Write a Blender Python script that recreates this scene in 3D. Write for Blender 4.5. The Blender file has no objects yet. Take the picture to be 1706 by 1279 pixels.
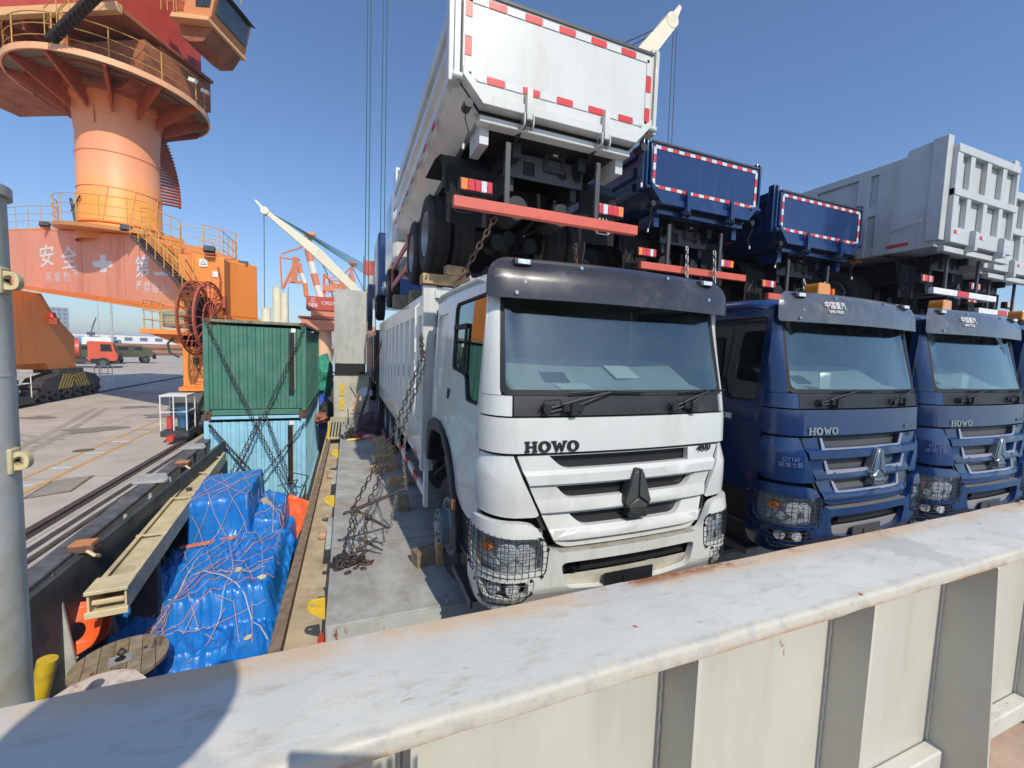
import bpy, bmesh, math, random
from mathutils import Vector, Matrix, noise
from mathutils.geometry import tessellate_polygon
R=math.radians; random.seed(7)
S=bpy.context.scene; C=S.collection
# ---------------------------------------------------------------- camera, sky, sun, exposure
cd=bpy.data.cameras.new('camera'); cam=bpy.data.objects.new('camera',cd); C.objects.link(cam); S.camera=cam
cd.sensor_width=36; cd.lens=36*700/1706; cd.clip_start=.02; cd.clip_end=6000
_X=Vector((0.93065252,0.0031082,0.36589101)); _Y=Vector((-0.36439626,-0.08281733,0.92755412)); _Z=Vector((0.03318514,-0.9965599,-0.07594154))
right=Vector((_X[0],_Y[0],_Z[0])); down=Vector((_X[1],_Y[1],_Z[1])); fwd=Vector((_X[2],_Y[2],_Z[2]))
M=Matrix(((right.x,-down.x,-fwd.x),(right.y,-down.y,-fwd.y),(right.z,-down.z,-fwd.z))).to_4x4()
cam.matrix_world=Matrix.Translation((0,0,2.3))@M
SUN_EL=R(44); SUN_AZ=R(7)     # azimuth measured from -Y towards +X
w=bpy.data.worlds.new('World'); S.world=w; w.use_nodes=True
nt=w.node_tree; bg=nt.nodes['Background']; sky=nt.nodes.new('ShaderNodeTexSky')
sky.sky_type='NISHITA'; sky.sun_disc=False; sky.sun_elevation=SUN_EL; sky.sun_rotation=math.pi-SUN_AZ
sky.air_density=1.1; sky.dust_density=.9; sky.ozone_density=3.5; sky.altitude=10
tn=nt.nodes.new('ShaderNodeMix'); tn.data_type='RGBA'; tn.blend_type='MULTIPLY'; tn.inputs[0].default_value=1; tn.inputs[7].default_value=(.86,.985,1.15,1)
nt.links.new(sky.outputs[0],tn.inputs[6]); nt.links.new(tn.outputs[2],bg.inputs[0]); bg.inputs[1].default_value=.135
sd=bpy.data.lights.new('sun','SUN'); sd.energy=3.95; sd.angle=R(.53); sd.color=(1,.93,.81)
so=bpy.data.objects.new('sun',sd); C.objects.link(so)
sv=Vector((math.sin(SUN_AZ)*math.cos(SUN_EL),-math.cos(SUN_AZ)*math.cos(SUN_EL),math.sin(SUN_EL)))
so.rotation_euler=sv.to_track_quat('Z','Y').to_euler(); so.location=(0,-20,30)
S.view_settings.view_transform='Standard'; S.view_settings.look='None'; S.view_settings.gamma=1
S.view_settings.use_curve_mapping=False; S.view_settings.exposure=0
S.cycles.max_bounces=8; S.cycles.transparent_max_bounces=16

# ---------------------------------------------------------------- materials
MT={}
def mat(name,col,rough=.5,metal=0,var=0,vs=3,dirt=None,dcol=(.12,.09,.06),ds=2,rust=None,bump=0,bs=60,coat=0,streak=False,emit=None,spec=.5,col2=None):
    """procedural paint/metal/etc: colour variation, dirt clouds, rust spots, fine relief"""
    if name in MT: return MT[name]
    m=bpy.data.materials.new(name); MT[name]=m; m.use_nodes=True; n=m.node_tree; L=n.links
    b=n.nodes['Principled BSDF']; b.inputs['Roughness'].default_value=rough; b.inputs['Metallic'].default_value=metal
    b.inputs['Coat Weight'].default_value=coat; b.inputs['Coat Roughness'].default_value=.08; b.inputs['Specular IOR Level'].default_value=spec
    pos=n.nodes.new('ShaderNodeNewGeometry').outputs['Position']
    def ns(scale,det=6,r=.6,vec=None,zs=None):
        t=n.nodes.new('ShaderNodeTexNoise'); t.inputs['Scale'].default_value=scale; t.inputs['Detail'].default_value=det; t.inputs['Roughness'].default_value=r
        src=pos
        if zs is not None:
            mp=n.nodes.new('ShaderNodeMapping'); mp.inputs['Scale'].default_value=zs; L.new(pos,mp.inputs[0]); src=mp.outputs[0]
        L.new(src,t.inputs['Vector']); return t.outputs['Fac']
    def ramp(f,a,c):
        r_=n.nodes.new('ShaderNodeMapRange'); r_.inputs[1].default_value=a; r_.inputs[2].default_value=c; r_.interpolation_type='SMOOTHSTEP'; L.new(f,r_.inputs[0]); return r_.outputs[0]
    def mix(f,a,c):
        x=n.nodes.new('ShaderNodeMix'); x.data_type='RGBA'
        if isinstance(f,float): x.inputs[0].default_value=f
        else: L.new(f,x.inputs[0])
        for i,v in ((6,a),(7,c)):
            if isinstance(v,tuple): x.inputs[i].default_value=(*v,1)
            else: L.new(v,x.inputs[i])
        return x.outputs[2]
    cur=tuple(col)
    if col2: cur=mix(ramp(ns(vs,7,.65),.38,.62),cur,tuple(col2))
    if var:
        hi=tuple(min(1,c*(1+var)) for c in col); lo=tuple(c*(1-var) for c in col)
        v=mix(ramp(ns(vs*1.7),.3,.7),lo,hi)
        cur=v if not col2 else mix(.5,cur,v)
    rs=None
    if dirt:
        z=(1,1,.12) if streak else None
        f=ns(ds,9,.7,zs=z); rr=ramp(f,.62-dirt*.5,.78-dirt*.1)
        mu=n.nodes.new('ShaderNodeMath'); mu.operation='MULTIPLY'; L.new(rr,mu.inputs[0]); mu.inputs[1].default_value=.8
        cur=mix(mu.outputs[0],cur,tuple(dcol)); rs=rr
    if rust:
        f=ns(5.5,10,.72,zs=(1,1,.35)); cur=mix(ramp(f,.74-rust*.35,.78-rust*.3),cur,(.23,.075,.025)); 
        f2=ns(38,4,.6); cur=mix(ramp(f2,.80-rust*.1,.83-rust*.1),cur,(.16,.05,.02))
    if isinstance(cur,tuple): b.inputs['Base Color'].default_value=(*cur,1)
    else: L.new(cur,b.inputs['Base Color'])
    if rs is not None:
        mr=n.nodes.new('ShaderNodeMapRange'); mr.inputs[3].default_value=rough; mr.inputs[4].default_value=min(1,rough+.25); L.new(rs,mr.inputs[0]); L.new(mr.outputs[0],b.inputs['Roughness'])
    if bump:
        bp=n.nodes.new('ShaderNodeBump'); bp.inputs['Strength'].default_value=bump; bp.inputs['Distance'].default_value=.02
        L.new(ns(bs,5,.6),bp.inputs['Height']); L.new(bp.outputs[0],b.inputs['Normal'])
    if emit: b.inputs['Emission Color'].default_value=(*emit,1); b.inputs['Emission Strength'].default_value=1
    return m
WHITE=mat('white_truck_paint',(.63,.645,.61),.28,var=.03,vs=2,dirt=.30,dcol=(.46,.42,.35),ds=2.2,streak=True,coat=.5,bump=.02,bs=3)
BLUE=mat('blue_truck_paint',(.004,.026,.105),.26,var=.12,vs=2,dirt=.2,dcol=(.05,.07,.16),ds=2.5,streak=True,coat=.7,bump=.03,bs=2.5)
GREYP=mat('grey_bed_paint',(.54,.56,.55),.4,var=.04,vs=2,dirt=.3,dcol=(.38,.36,.31),ds=2,streak=True,coat=.2,bump=.02,bs=3)
BLACKP=mat('black_plastic',(.018,.019,.021),.5,var=.2,vs=8,dirt=.22,dcol=(.06,.055,.05),bump=.05,bs=200)
CHAS=mat('chassis_paint',(.012,.013,.015),.5,var=.2,vs=4,dirt=.1,dcol=(.06,.055,.05))
CHASG=mat('chassis_grey',(.06,.062,.065),.5,var=.1,dirt=.1,dcol=(.05,.05,.05))
RUB=mat('tyre_rubber',(.02,.02,.021),.82,var=.25,vs=9,dirt=.35,dcol=(.09,.08,.065),bump=.12,bs=90)
RIM=mat('wheel_rim_paint',(.36,.375,.38),.4,metal=.3,var=.08,dirt=.3,dcol=(.12,.10,.08))
RUSTB=mat('primer_red_bar',(.60,.115,.075),.5,var=.06,dirt=.2,dcol=(.3,.08,.05),ds=4)
VISW=mat('smoked_visor',(.028,.024,.024),.28,var=.15,vs=2,dirt=.26,dcol=(.09,.08,.075),ds=3,coat=.6)
VISB=mat('grey_visor',(.075,.08,.09),.24,var=.15,vs=2,dirt=.25,dcol=(.17,.165,.16),ds=3,coat=.6)
CHROME=mat('badge_chrome',(.55,.56,.56),.22,metal=1,var=.05)
DBADGE=mat('dark_badge',(.06,.066,.064),.3,metal=.7,var=.2,vs=20)
LENSW=mat('lamp_clear',(.72,.74,.77),.12,metal=.25,var=.35,vs=45,coat=1)
LENSO=mat('lamp_amber',(.85,.22,.02),.15,coat=1,var=.2,vs=40)
LENSR=mat('lamp_red',(.62,.03,.025),.15,coat=1,var=.2,vs=40)
RETR=mat('tape_red',(.62,.045,.04),.35,var=.05,vs=30)
RETW=mat('tape_white',(.62,.62,.60),.35,var=.12,vs=40)
BEAC=mat('beacon_amber',(.72,.26,.02),.12,coat=1,var=.2,vs=30)
WOOD=mat('raw_timber',(.50,.33,.17),.75,var=.22,vs=5,dirt=.3,dcol=(.24,.15,.08),ds=6,bump=.15,bs=40)
WOODO=mat('old_timber',(.29,.22,.14),.8,var=.22,vs=6,dirt=.45,dcol=(.10,.08,.055),ds=6,bump=.2,bs=50)
STEELR=mat('chain_steel',(.075,.068,.062),.55,metal=.55,var=.35,vs=30,rust=.3)
CHAINR=mat('chain_rusty',(.12,.075,.055),.7,metal=.3,var=.35,vs=30)
ORNG=mat('crane_orange',(.84,.27,.045),.5,var=.08,vs=.35,col2=(.80,.25,.06),dirt=.22,dcol=(.40,.10,.04),ds=.7,streak=True,bump=.02,bs=6)
PINK=mat('crane_faded_red',(.86,.31,.18),.55,var=.07,vs=.5,col2=(.88,.37,.22),dirt=.2,dcol=(.45,.14,.08),ds=.8,streak=True,bump=.02,bs=6)
DKOR=mat('crane_red_steel',(.42,.09,.035),.55,var=.15,vs=1,dirt=.25,dcol=(.14,.045,.03),ds=2,streak=True)
REDP=mat('red_crane_panel',(.50,.07,.04),.5,var=.1,vs=1,dirt=.2,dcol=(.3,.08,.05),streak=True)
YELR=mat('yellow_railing',(.60,.34,.08),.55,var=.15,vs=3,rust=.3)
DSTEEL=mat('dark_steel',(.05,.048,.05),.6,var=.3,vs=3,rust=.2)
CREAM=mat('cream_paint',(.66,.55,.33),.5,var=.08,vs=2,dirt=.35,dcol=(.25,.21,.13),ds=2,bump=.03,bs=8)
CREAM2=mat('pale_cream',(.74,.68,.50),.5,var=.05,vs=.5,dirt=.2,dcol=(.5,.45,.32),ds=.5)
GREENC=mat('container_green',(.055,.19,.135),.48,var=.13,vs=1.5,dirt=.38,dcol=(.12,.22,.18),ds=2.5,bump=.10,bs=5,rust=.12)
CYANC=mat('container_light_blue',(.31,.60,.74),.5,var=.06,vs=1.5,dirt=.3,dcol=(.20,.42,.48),ds=2.5,bump=.06,bs=4,rust=.12)
RUSTY=mat('rusty_steel',(.14,.075,.05),.8,var=.3,vs=8,dirt=.4,dcol=(.07,.045,.035),ds=5,bump=.2,bs=50)
DECKG=mat('hatch_grey',(.43,.425,.39),.75,var=.12,vs=1.5,col2=(.36,.355,.33),dirt=.62,dcol=(.23,.21,.17),ds=3.2,rust=.17,bump=.12,bs=45)
HATCHF=mat('hatch_front_paint',(.47,.485,.46),.55,var=.07,vs=1.5,dirt=.35,dcol=(.30,.28,.2),ds=2,streak=True,rust=.42)
SAND=mat('coaming_sand',(.52,.42,.27),.8,var=.12,vs=2,dirt=.4,dcol=(.27,.19,.12),ds=3,rust=.2,bump=.15,bs=40)
FLANGE=bpy.data.materials.new('breakwater_paint'); MT['fl']=FLANGE
def _fl():
    FLANGE.use_nodes=True; n=FLANGE.node_tree; L=n.links; b=n.nodes['Principled BSDF']; g=n.nodes.new('ShaderNodeNewGeometry').outputs['Position']
    sp=n.nodes.new('ShaderNodeSeparateXYZ'); L.new(g,sp.inputs[0])
    def ns(sc,det=8,r=.62,vs=(1,1,1)):
        mp=n.nodes.new('ShaderNodeMapping'); mp.inputs['Scale'].default_value=vs; L.new(g,mp.inputs[0]); t=n.nodes.new('ShaderNodeTexNoise'); t.inputs['Scale'].default_value=sc; t.inputs['Detail'].default_value=det; t.inputs['Roughness'].default_value=r; L.new(mp.outputs[0],t.inputs['Vector']); return t.outputs['Fac']
    def rg(f,a,c,lo=0,hi=1):
        q=n.nodes.new('ShaderNodeMapRange'); q.interpolation_type='SMOOTHSTEP'
        for k,v in ((1,a),(2,c),(3,lo),(4,hi)): q.inputs[k].default_value=v
        L.new(f,q.inputs[0]); return q.outputs[0]
    def mu(a,c,op='MULTIPLY'):
        q=n.nodes.new('ShaderNodeMath'); q.operation=op
        for k,v in enumerate((a,c)):
            if isinstance(v,(int,float)): q.inputs[k].default_value=v
            else: L.new(v,q.inputs[k])
        return q.outputs[0]
    def mx(f,a,c):
        x=n.nodes.new('ShaderNodeMix'); x.data_type='RGBA'; L.new(f,x.inputs[0])
        for k,v in ((6,a),(7,c)):
            if isinstance(v,tuple): x.inputs[k].default_value=(*v,1)
            else: L.new(v,x.inputs[k])
        return x.outputs[2]
    Y=sp.outputs[1]; Z=sp.outputs[2]
    c=mx(rg(ns(3.2),.35,.65),(.50,.50,.46),(.57,.555,.50))
    c=mx(mu(rg(ns(2.1,6,.62),.60,.64),.6),c,(.38,.385,.36))                    # worn grey patches
    c=mx(mu(rg(ns(7,10,.75,(1,3,1)),.50,.68),.6),c,(.36,.33,.27))               # grime
    c=mx(mu(rg(ns(60,3,.6,(.25,1,1)),.62,.70),mu(rg(ns(2.6),.52,.62),.7)),c,(.17,.15,.12))   # scuffs
    band=mu(rg(Y,.795,.875),rg(ns(2.4,7,.7,(1,.6,1)),.34,.56)); c=mx(mu(band,.75),c,(.60,.40,.22))
    c=mx(mu(rg(Y,.84,.88),rg(ns(1.9,9,.75,(1,1.6,1)),.545,.63)),c,(.30,.095,.025))      # rust on the far edge
    lip=rg(Y,.66,.642); c=mx(mu(lip,.55),c,(.50,.46,.36)); c=mx(mu(lip,mu(rg(ns(16,5,.7),.5,.6),.7)),c,(.40,.40,.37))
    low=mu(rg(Z,1.680,1.662),rg(Y,.68,.65)); c=mx(mu(low,rg(ns(3.3,9,.75),.40,.58)),c,(.42,.17,.05)); 
    c=mx(rg(ns(24,2,.5),.765,.785),c,(.36,.10,.03))
    L.new(c,b.inputs['Base Color']); L.new(rg(ns(9,8,.7),.3,.7,.42,.68),b.inputs['Roughness'])
    bp=n.nodes.new('ShaderNodeBump'); bp.inputs['Strength'].default_value=.6; bp.inputs['Distance'].default_value=.004; L.new(mu(ns(14,7,.6),mu(ns(110,3,.6),.25),'ADD'),bp.inputs['Height']); L.new(bp.outputs[0],b.inputs['Normal'])
_fl()
PANEL=mat('breakwater_web_paint',(.50,.495,.43),.5,var=.05,vs=1.5,dirt=.32,dcol=(.36,.34,.27),ds=2.2,streak=True,rust=.20,bump=.05,bs=10)
POSTM=mat('post_paint',(.56,.56,.51),.5,var=.08,vs=4,dirt=.45,dcol=(.30,.25,.12),ds=2.2,bump=.04,bs=12)
YPAD=mat('yellow_padeye',(.75,.50,.04),.5,var=.1,vs=8,rust=.2)
DGREY=mat('bulwark_dark',(.055,.068,.075),.6,var=.25,vs=2,dirt=.35,dcol=(.03,.03,.03),ds=2,rust=.15,bump=.05,bs=10)
BTOP=mat('bulwark_top',(.12,.125,.13),.7,var=.3,vs=3,dirt=.5,dcol=(.05,.05,.05),ds=4,bump=.2,bs=30)
PALEG=mat('pale_stay',(.45,.47,.42),.6,var=.1,dirt=.3,dcol=(.25,.2,.14),rust=.25)
DECKD=mat('main_deck',(.055,.045,.04),.8,var=.3,vs=3,dirt=.4,dcol=(.10,.06,.04),ds=2,bump=.2,bs=20)
ROPEM=mat('net_rope',(.55,.36,.30),.85,var=.2,vs=20)
STRAP=mat('orange_strap',(.72,.20,.10),.7,var=.15,vs=20)
BLK=mat('flat_black',(.012,.012,.013),.7)
PAPER=mat('white_paper',(.80,.82,.78),.7)
FLAPM=mat('mud_flap_rubber',(.010,.010,.011),.95)
DASH=mat('dashboard_grey',(.46,.48,.47),.7,var=.06)
SEAT=mat('seat_fabric',(.09,.10,.12),.9,var=.2,vs=10)
INTER=mat('cab_lining',(.20,.21,.20),.8)
WTXT=mat('white_lettering',(.78,.76,.74),.6,var=.15,vs=6,dirt=.25,dcol=(.7,.35,.28),ds=9)
WPAINT=mat('white_painted_steel',(.76,.76,.72),.5,var=.05,dirt=.25,dcol=(.5,.45,.38))
def glass(name,tint,ior=1.7,rough=.02):
    m=bpy.data.materials.new(name); m.use_nodes=True; n=m.node_tree; L=n.links; n.nodes.clear()
    o=n.nodes.new('ShaderNodeOutputMaterial'); t=n.nodes.new('ShaderNodeBsdfTransparent'); t.inputs[0].default_value=(*tint,1)
    g=n.nodes.new('ShaderNodeBsdfGlossy'); g.inputs['Roughness'].default_value=rough; g.inputs['Color'].default_value=(.92,1,.99,1)
    d=n.nodes.new('ShaderNodeBsdfDiffuse'); d.inputs[0].default_value=(.45,.48,.46,1)
    lw=n.nodes.new('ShaderNodeLayerWeight'); lw.inputs[0].default_value=.5; pw=n.nodes.new('ShaderNodeMath'); pw.operation='POWER'; pw.inputs[1].default_value=4; L.new(lw.outputs['Facing'],pw.inputs[0])
    f=n.nodes.new('ShaderNodeMath'); f.operation='MULTIPLY_ADD'; f.inputs[1].default_value=.9; f.inputs[2].default_value=((ior-1)/(ior+1))**2; L.new(pw.outputs[0],f.inputs[0])
    nz=n.nodes.new('ShaderNodeTexNoise'); nz.inputs['Scale'].default_value=2.5; nz.inputs['Detail'].default_value=6
    p=n.nodes.new('ShaderNodeNewGeometry'); L.new(p.outputs['Position'],nz.inputs['Vector'])
    mr=n.nodes.new('ShaderNodeMapRange'); mr.inputs[1].default_value=.35; mr.inputs[2].default_value=.8; mr.inputs[3].default_value=.004; mr.inputs[4].default_value=.05; L.new(nz.outputs[0],mr.inputs[0])
    m0=n.nodes.new('ShaderNodeMixShader'); L.new(mr.outputs[0],m0.inputs[0]); L.new(t.outputs[0],m0.inputs[1]); L.new(d.outputs[0],m0.inputs[2])
    m1=n.nodes.new('ShaderNodeMixShader'); L.new(f.outputs[0],m1.inputs[0]); L.new(m0.outputs[0],m1.inputs[1]); L.new(g.outputs[0],m1.inputs[2])
    L.new(m1.outputs[0],o.inputs[0]); return m
GLASS=glass('windscreen_glass',(.72,.79,.77),2.0)
GLASSD=glass('tinted_window_glass',(.32,.38,.35),1.9)
def mesh_mat(name,c1,c2,scale,axis='xz'):
    """perforated grille: rows of small holes"""
    m=bpy.data.materials.new(name); m.use_nodes=True; n=m.node_tree; L=n.links; b=n.nodes['Principled BSDF']; b.inputs['Roughness'].default_value=.5
    p=n.nodes.new('ShaderNodeNewGeometry'); v=n.nodes.new('ShaderNodeTexVoronoi'); v.inputs['Scale'].default_value=scale; v.inputs['Randomness'].default_value=.0
    mp=n.nodes.new('ShaderNodeMapping'); mp.inputs['Scale'].default_value=(1,.05,1.3); mp.inputs['Rotation'].default_value=(0,R(45),0); L.new(p.outputs['Position'],mp.inputs[0]); L.new(mp.outputs[0],v.inputs['Vector'])
    r_=n.nodes.new('ShaderNodeMapRange'); r_.inputs[1].default_value=.30; r_.inputs[2].default_value=.42; L.new(v.outputs['Distance'],r_.inputs[0])
    x=n.nodes.new('ShaderNodeMix'); x.data_type='RGBA'; x.inputs[6].default_value=(*c1,1); x.inputs[7].default_value=(*c2,1); L.new(r_.outputs[0],x.inputs[0]); L.new(x.outputs[2],b.inputs['Base Color']); return m
GMESH=mesh_mat('grille_mesh_black',(.003,.003,.003),(.018,.018,.019),75)
GMESHG=mesh_mat('grille_mesh_grey',(.015,.015,.015),(.10,.10,.098),75)
TREAD=mesh_mat('step_tread',(.01,.01,.01),(.07,.07,.07),30)

# ---------------------------------------------------------------- geometry helpers
def link(name,bm,m,parent=None,loc=None,smooth=35,bev=0,rot=None):
    me=bpy.data.meshes.new(name); bm.normal_update()
    if smooth:
        for f in bm.faces: f.smooth=True
        lim=R(smooth)
        for e in bm.edges:
            if len(e.link_faces)==2 and e.calc_face_angle(0)>lim: e.smooth=False
    bm.to_mesh(me); bm.free()
    if isinstance(m,(list,tuple)):
        for x in m: me.materials.append(x)
    else: me.materials.append(m)
    return olink(name,me,parent,loc,bev,rot)
def olink(name,me,parent=None,loc=None,bev=0,rot=None):
    o=bpy.data.objects.new(name,me); C.objects.link(o)
    if parent: o.parent=parent
    if loc is not None: o.location=loc
    if rot is not None: o.rotation_euler=rot
    if bev:
        b=o.modifiers.new('b','BEVEL'); b.width=bev; b.segments=2; b.limit_method='ANGLE'; b.angle_limit=R(50)
    return o
def tag(o,label=None,cat=None,group=None,kind=None):
    if label: o['label']=label
    if cat: o['category']=cat
    if group: o['group']=group
    if kind: o['kind']=kind
    return o
def thing(name,label,cat,loc=(0,0,0),rz=0,group=None):
    o=bpy.data.objects.new(name,None); C.objects.link(o); o.location=loc; o.rotation_euler=(0,0,rz); o.empty_display_size=.2
    return tag(o,label,cat,group)
KIDS={}
def copy_tree(o,parent=None):
    c=o.copy(); C.objects.link(c)
    if parent: c.parent=parent
    for ch in [x for x in C.objects if x.parent==o] if o not in KIDS else KIDS[o]: copy_tree(ch,c)
    return c
def snap_kids():
    KIDS.clear()
    for x in C.objects:
        KIDS.setdefault(x,[])
        if x.parent: KIDS.setdefault(x.parent,[]).append(x)
B=bmesh.new
def quadset(bm,co,faces,mi=0):
    v=[bm.verts.new(c) for c in co]
    for f in faces:
        x=bm.faces.new([v[i] for i in f]); x.material_index=mi
    return v
def box(bm,x0,x1,y0,y1,z0,z1,mi=0,mtx=None):
    co=[Vector(p) for p in ((x0,y0,z0),(x1,y0,z0),(x1,y1,z0),(x0,y1,z0),(x0,y0,z1),(x1,y0,z1),(x1,y1,z1),(x0,y1,z1))]
    if mtx: co=[mtx@c for c in co]
    quadset(bm,co,((0,3,2,1),(4,5,6,7),(0,1,5,4),(1,2,6,5),(2,3,7,6),(3,0,4,7)),mi); return bm
def bxo(name,m,parent,x0,x1,y0,y1,z0,z1,bev=0): return link(name,box(B(),x0,x1,y0,y1,z0,z1),m,parent,bev=bev)
def frame(d):
    d=Vector(d).normalized(); a=Vector((0,0,1)) if abs(d.z)<.9 else Vector((1,0,0)); u=d.cross(a).normalized(); return u,d.cross(u).normalized()
def cyl(bm,p0,p1,r0,n=12,r1=None,cap=True,mi=0):
    p0=Vector(p0); p1=Vector(p1); r1=r0 if r1 is None else r1; u,v=frame(p1-p0)
    a=[bm.verts.new(p0+(u*math.cos(t)+v*math.sin(t))*r0) for t in [2*math.pi*i/n for i in range(n)]]
    b=[bm.verts.new(p1+(u*math.cos(t)+v*math.sin(t))*r1) for t in [2*math.pi*i/n for i in range(n)]]
    for i in range(n): f=bm.faces.new((a[i],a[(i+1)%n],b[(i+1)%n],b[i])); f.material_index=mi
    if cap: f=bm.faces.new(a[::-1]); f.material_index=mi; f=bm.faces.new(b); f.material_index=mi
    return bm
def tube(bm,pts,r,n=6,closed=False,mi=0):
    pts=[Vector(p) for p in pts]; N=len(pts); rings=[]
    u=None
    for i,p in enumerate(pts):
        if closed: d=pts[(i+1)%N]-pts[i-1]
        else: d=pts[min(i+1,N-1)]-pts[max(i-1,0)]
        if d.length<1e-9: d=Vector((0,0,1))
        d.normalize()
        if u is None: u,_=frame(d)
        u=(u-d*u.dot(d)); 
        if u.length<1e-6: u,_=frame(d)
        u.normalize(); v=d.cross(u)
        rings.append([bm.verts.new(p+(u*math.cos(2*math.pi*k/n)+v*math.sin(2*math.pi*k/n))*r) for k in range(n)])
    for i in range(N if closed else N-1):
        a=rings[i]; b=rings[(i+1)%N]
        for k in range(n): f=bm.faces.new((a[k],a[(k+1)%n],b[(k+1)%n],b[k])); f.material_index=mi
    if not closed: bm.faces.new(rings[0][::-1]); bm.faces.new(rings[-1])
    return bm
def prism(bm,poly,ax,a0,a1,mi=0):
    """extrude a 2D polygon along axis ax (0,1,2)"""
    def P(p,t): 
        q=list(p); q.insert(ax,t); return q
    v0=[bm.verts.new(P(p,a0)) for p in poly]; v1=[bm.verts.new(P(p,a1)) for p in poly]; n=len(poly); fs=[]
    for i in range(n): fs.append(bm.faces.new((v0[i],v0[(i+1)%n],v1[(i+1)%n],v1[i])))
    fs.append(bm.faces.new(v0[::-1])); fs.append(bm.faces.new(v1))
    for f in fs: f.material_index=mi
    bmesh.ops.recalc_face_normals(bm,faces=fs); return bm
def plate2(outline,holes,t,ax=1,at=0.):
    """flat plate with holes in the plane normal to ax"""
    bm=B(); allp=[Vector((p[0],p[1],0)) for p in outline]+[Vector((p[0],p[1],0)) for h in holes for p in h]
    tr=tessellate_polygon([[Vector((p[0],p[1],0)) for p in l] for l in [outline]+list(holes)])
    def P(p,o):
        q=[p.x,p.y]; q.insert(ax,o); return q
    vs=[bm.verts.new(P(p,at)) for p in allp]; fs=[]
    for a in tr:
        try: fs.append(bm.faces.new([vs[i] for i in a]))
        except ValueError: pass
    r=bmesh.ops.extrude_face_region(bm,geom=fs)
    d=[0,0,0]; d[ax]=t
    bmesh.ops.translate(bm,vec=d,verts=[g for g in r['geom'] if isinstance(g,bmesh.types.BMVert)])
    bmesh.ops.recalc_face_normals(bm,faces=bm.faces[:]); return bm
def lathe(bm,prof,n=32,mi=0,c=(0,0,0)):
    """revolve (axial x, radius) profile about the X axis"""
    c=Vector(c); rings=[]
    for x,r in prof: rings.append([bm.verts.new(c+Vector((x,r*math.cos(2*math.pi*k/n),r*math.sin(2*math.pi*k/n)))) for k in range(n)])
    fs=[]
    for a,b in zip(rings,rings[1:]):
        for k in range(n): fs.append(bm.faces.new((a[k],b[k],b[(k+1)%n],a[(k+1)%n])))
    for f in fs: f.material_index=mi
    return bm
_dg=None
def text_mesh(name,txt,size,m,depth=.004,parent=None,loc=(0,0,0),rot=(R(90),0,0),align='CENTER',shear=0,sx=1,bold=0):
    cu=bpy.data.curves.new(name,'FONT'); cu.body=txt; cu.size=size; cu.extrude=depth; cu.align_x=align; cu.align_y='CENTER'; cu.shear=shear; cu.offset=bold; cu.resolution_u=3
    t=bpy.data.objects.new('tmp_text',cu); C.objects.link(t); dg=bpy.context.evaluated_depsgraph_get()
    me=bpy.data.meshes.new_from_object(t.evaluated_get(dg)); bpy.data.objects.remove(t); me.materials.clear(); me.materials.append(m); me.name=name
    o=olink(name,me,parent,loc,rot=rot); o.scale=(sx,1,1); return o
def link_mesh(L,r,nseg=12,ns=5,w=.62):
    """one chain link in the XY plane, long axis X"""
    bm=B(); a=L*.5-r; b=L*w*.5-r*.6; pts=[]
    for i in range(nseg):
        t=2*math.pi*i/nseg; c_,s_=math.cos(t),math.sin(t)
        pts.append(((a-b)*(1 if c_>0 else -1)*(1 if abs(c_)>.01 else 0)+b*c_, b*s_, 0))
    tube(bm,pts,r,ns,closed=True)
    me=bpy.data.meshes.new('chain_link')
    for f in bm.faces: f.smooth=True
    bm.to_mesh(me); bm.free(); return me
LM={}
def chain(name,pts,L=.1,r=.011,m=None,parent=None,label=None,cat='chain',group=None,parts=True,sag=0,twist=0):
    m=m or STEELR; key=(L,r,m.name)
    if key not in LM: LM[key]=link_mesh(L,r); LM[key].materials.append(m)
    me=LM[key]
    pts=[Vector(p) for p in pts]
    if sag:
        q=[]
        for a,b in zip(pts,pts[1:]):
            for k in range(12):
                t=k/12; p=a.lerp(b,t); p.z-=sag*4*t*(1-t); q.append(p)
        q.append(pts[-1]); pts=q
    step=L-2.2*r; out=[]; carry=step*.5
    for a,b in zip(pts,pts[1:]):
        d=b-a; ln=d.length
        if ln<1e-6: continue
        t=carry
        while t<ln: out.append((a+d*(t/ln),d.normalized())); t+=step
        carry=t-ln
    root=parent
    if parent is None:
        root=bpy.data.objects.new(name,None); C.objects.link(root); tag(root,label,cat,group); root.location=pts[0]
    off=root.location.copy() if parent is None else Vector()
    bm=None if parts else B()
    for i,(p,d) in enumerate(out):
        u,v=frame(d); a=(0 if i%2 else math.pi/2)+twist+random.uniform(-.2,.2)
        s1=u*math.cos(a)+v*math.sin(a); s2=d.cross(s1)
        mt=Matrix((( d.x,s1.x,s2.x,p.x-off.x),(d.y,s1.y,s2.y,p.y-off.y),(d.z,s1.z,s2.z,p.z-off.z),(0,0,0,1)))
        if parts:
            o=bpy.data.objects.new('chain_link',me); C.objects.link(o); o.parent=root; o.matrix_local=mt
        else:
            n0=len(bm.verts); bm.from_mesh(me); bm.verts.ensure_lookup_table()
            for vv in bm.verts[n0:]: vv.co=mt@vv.co
    if not parts:
        o=link('chain_links',bm,m,root)
    return root
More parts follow.
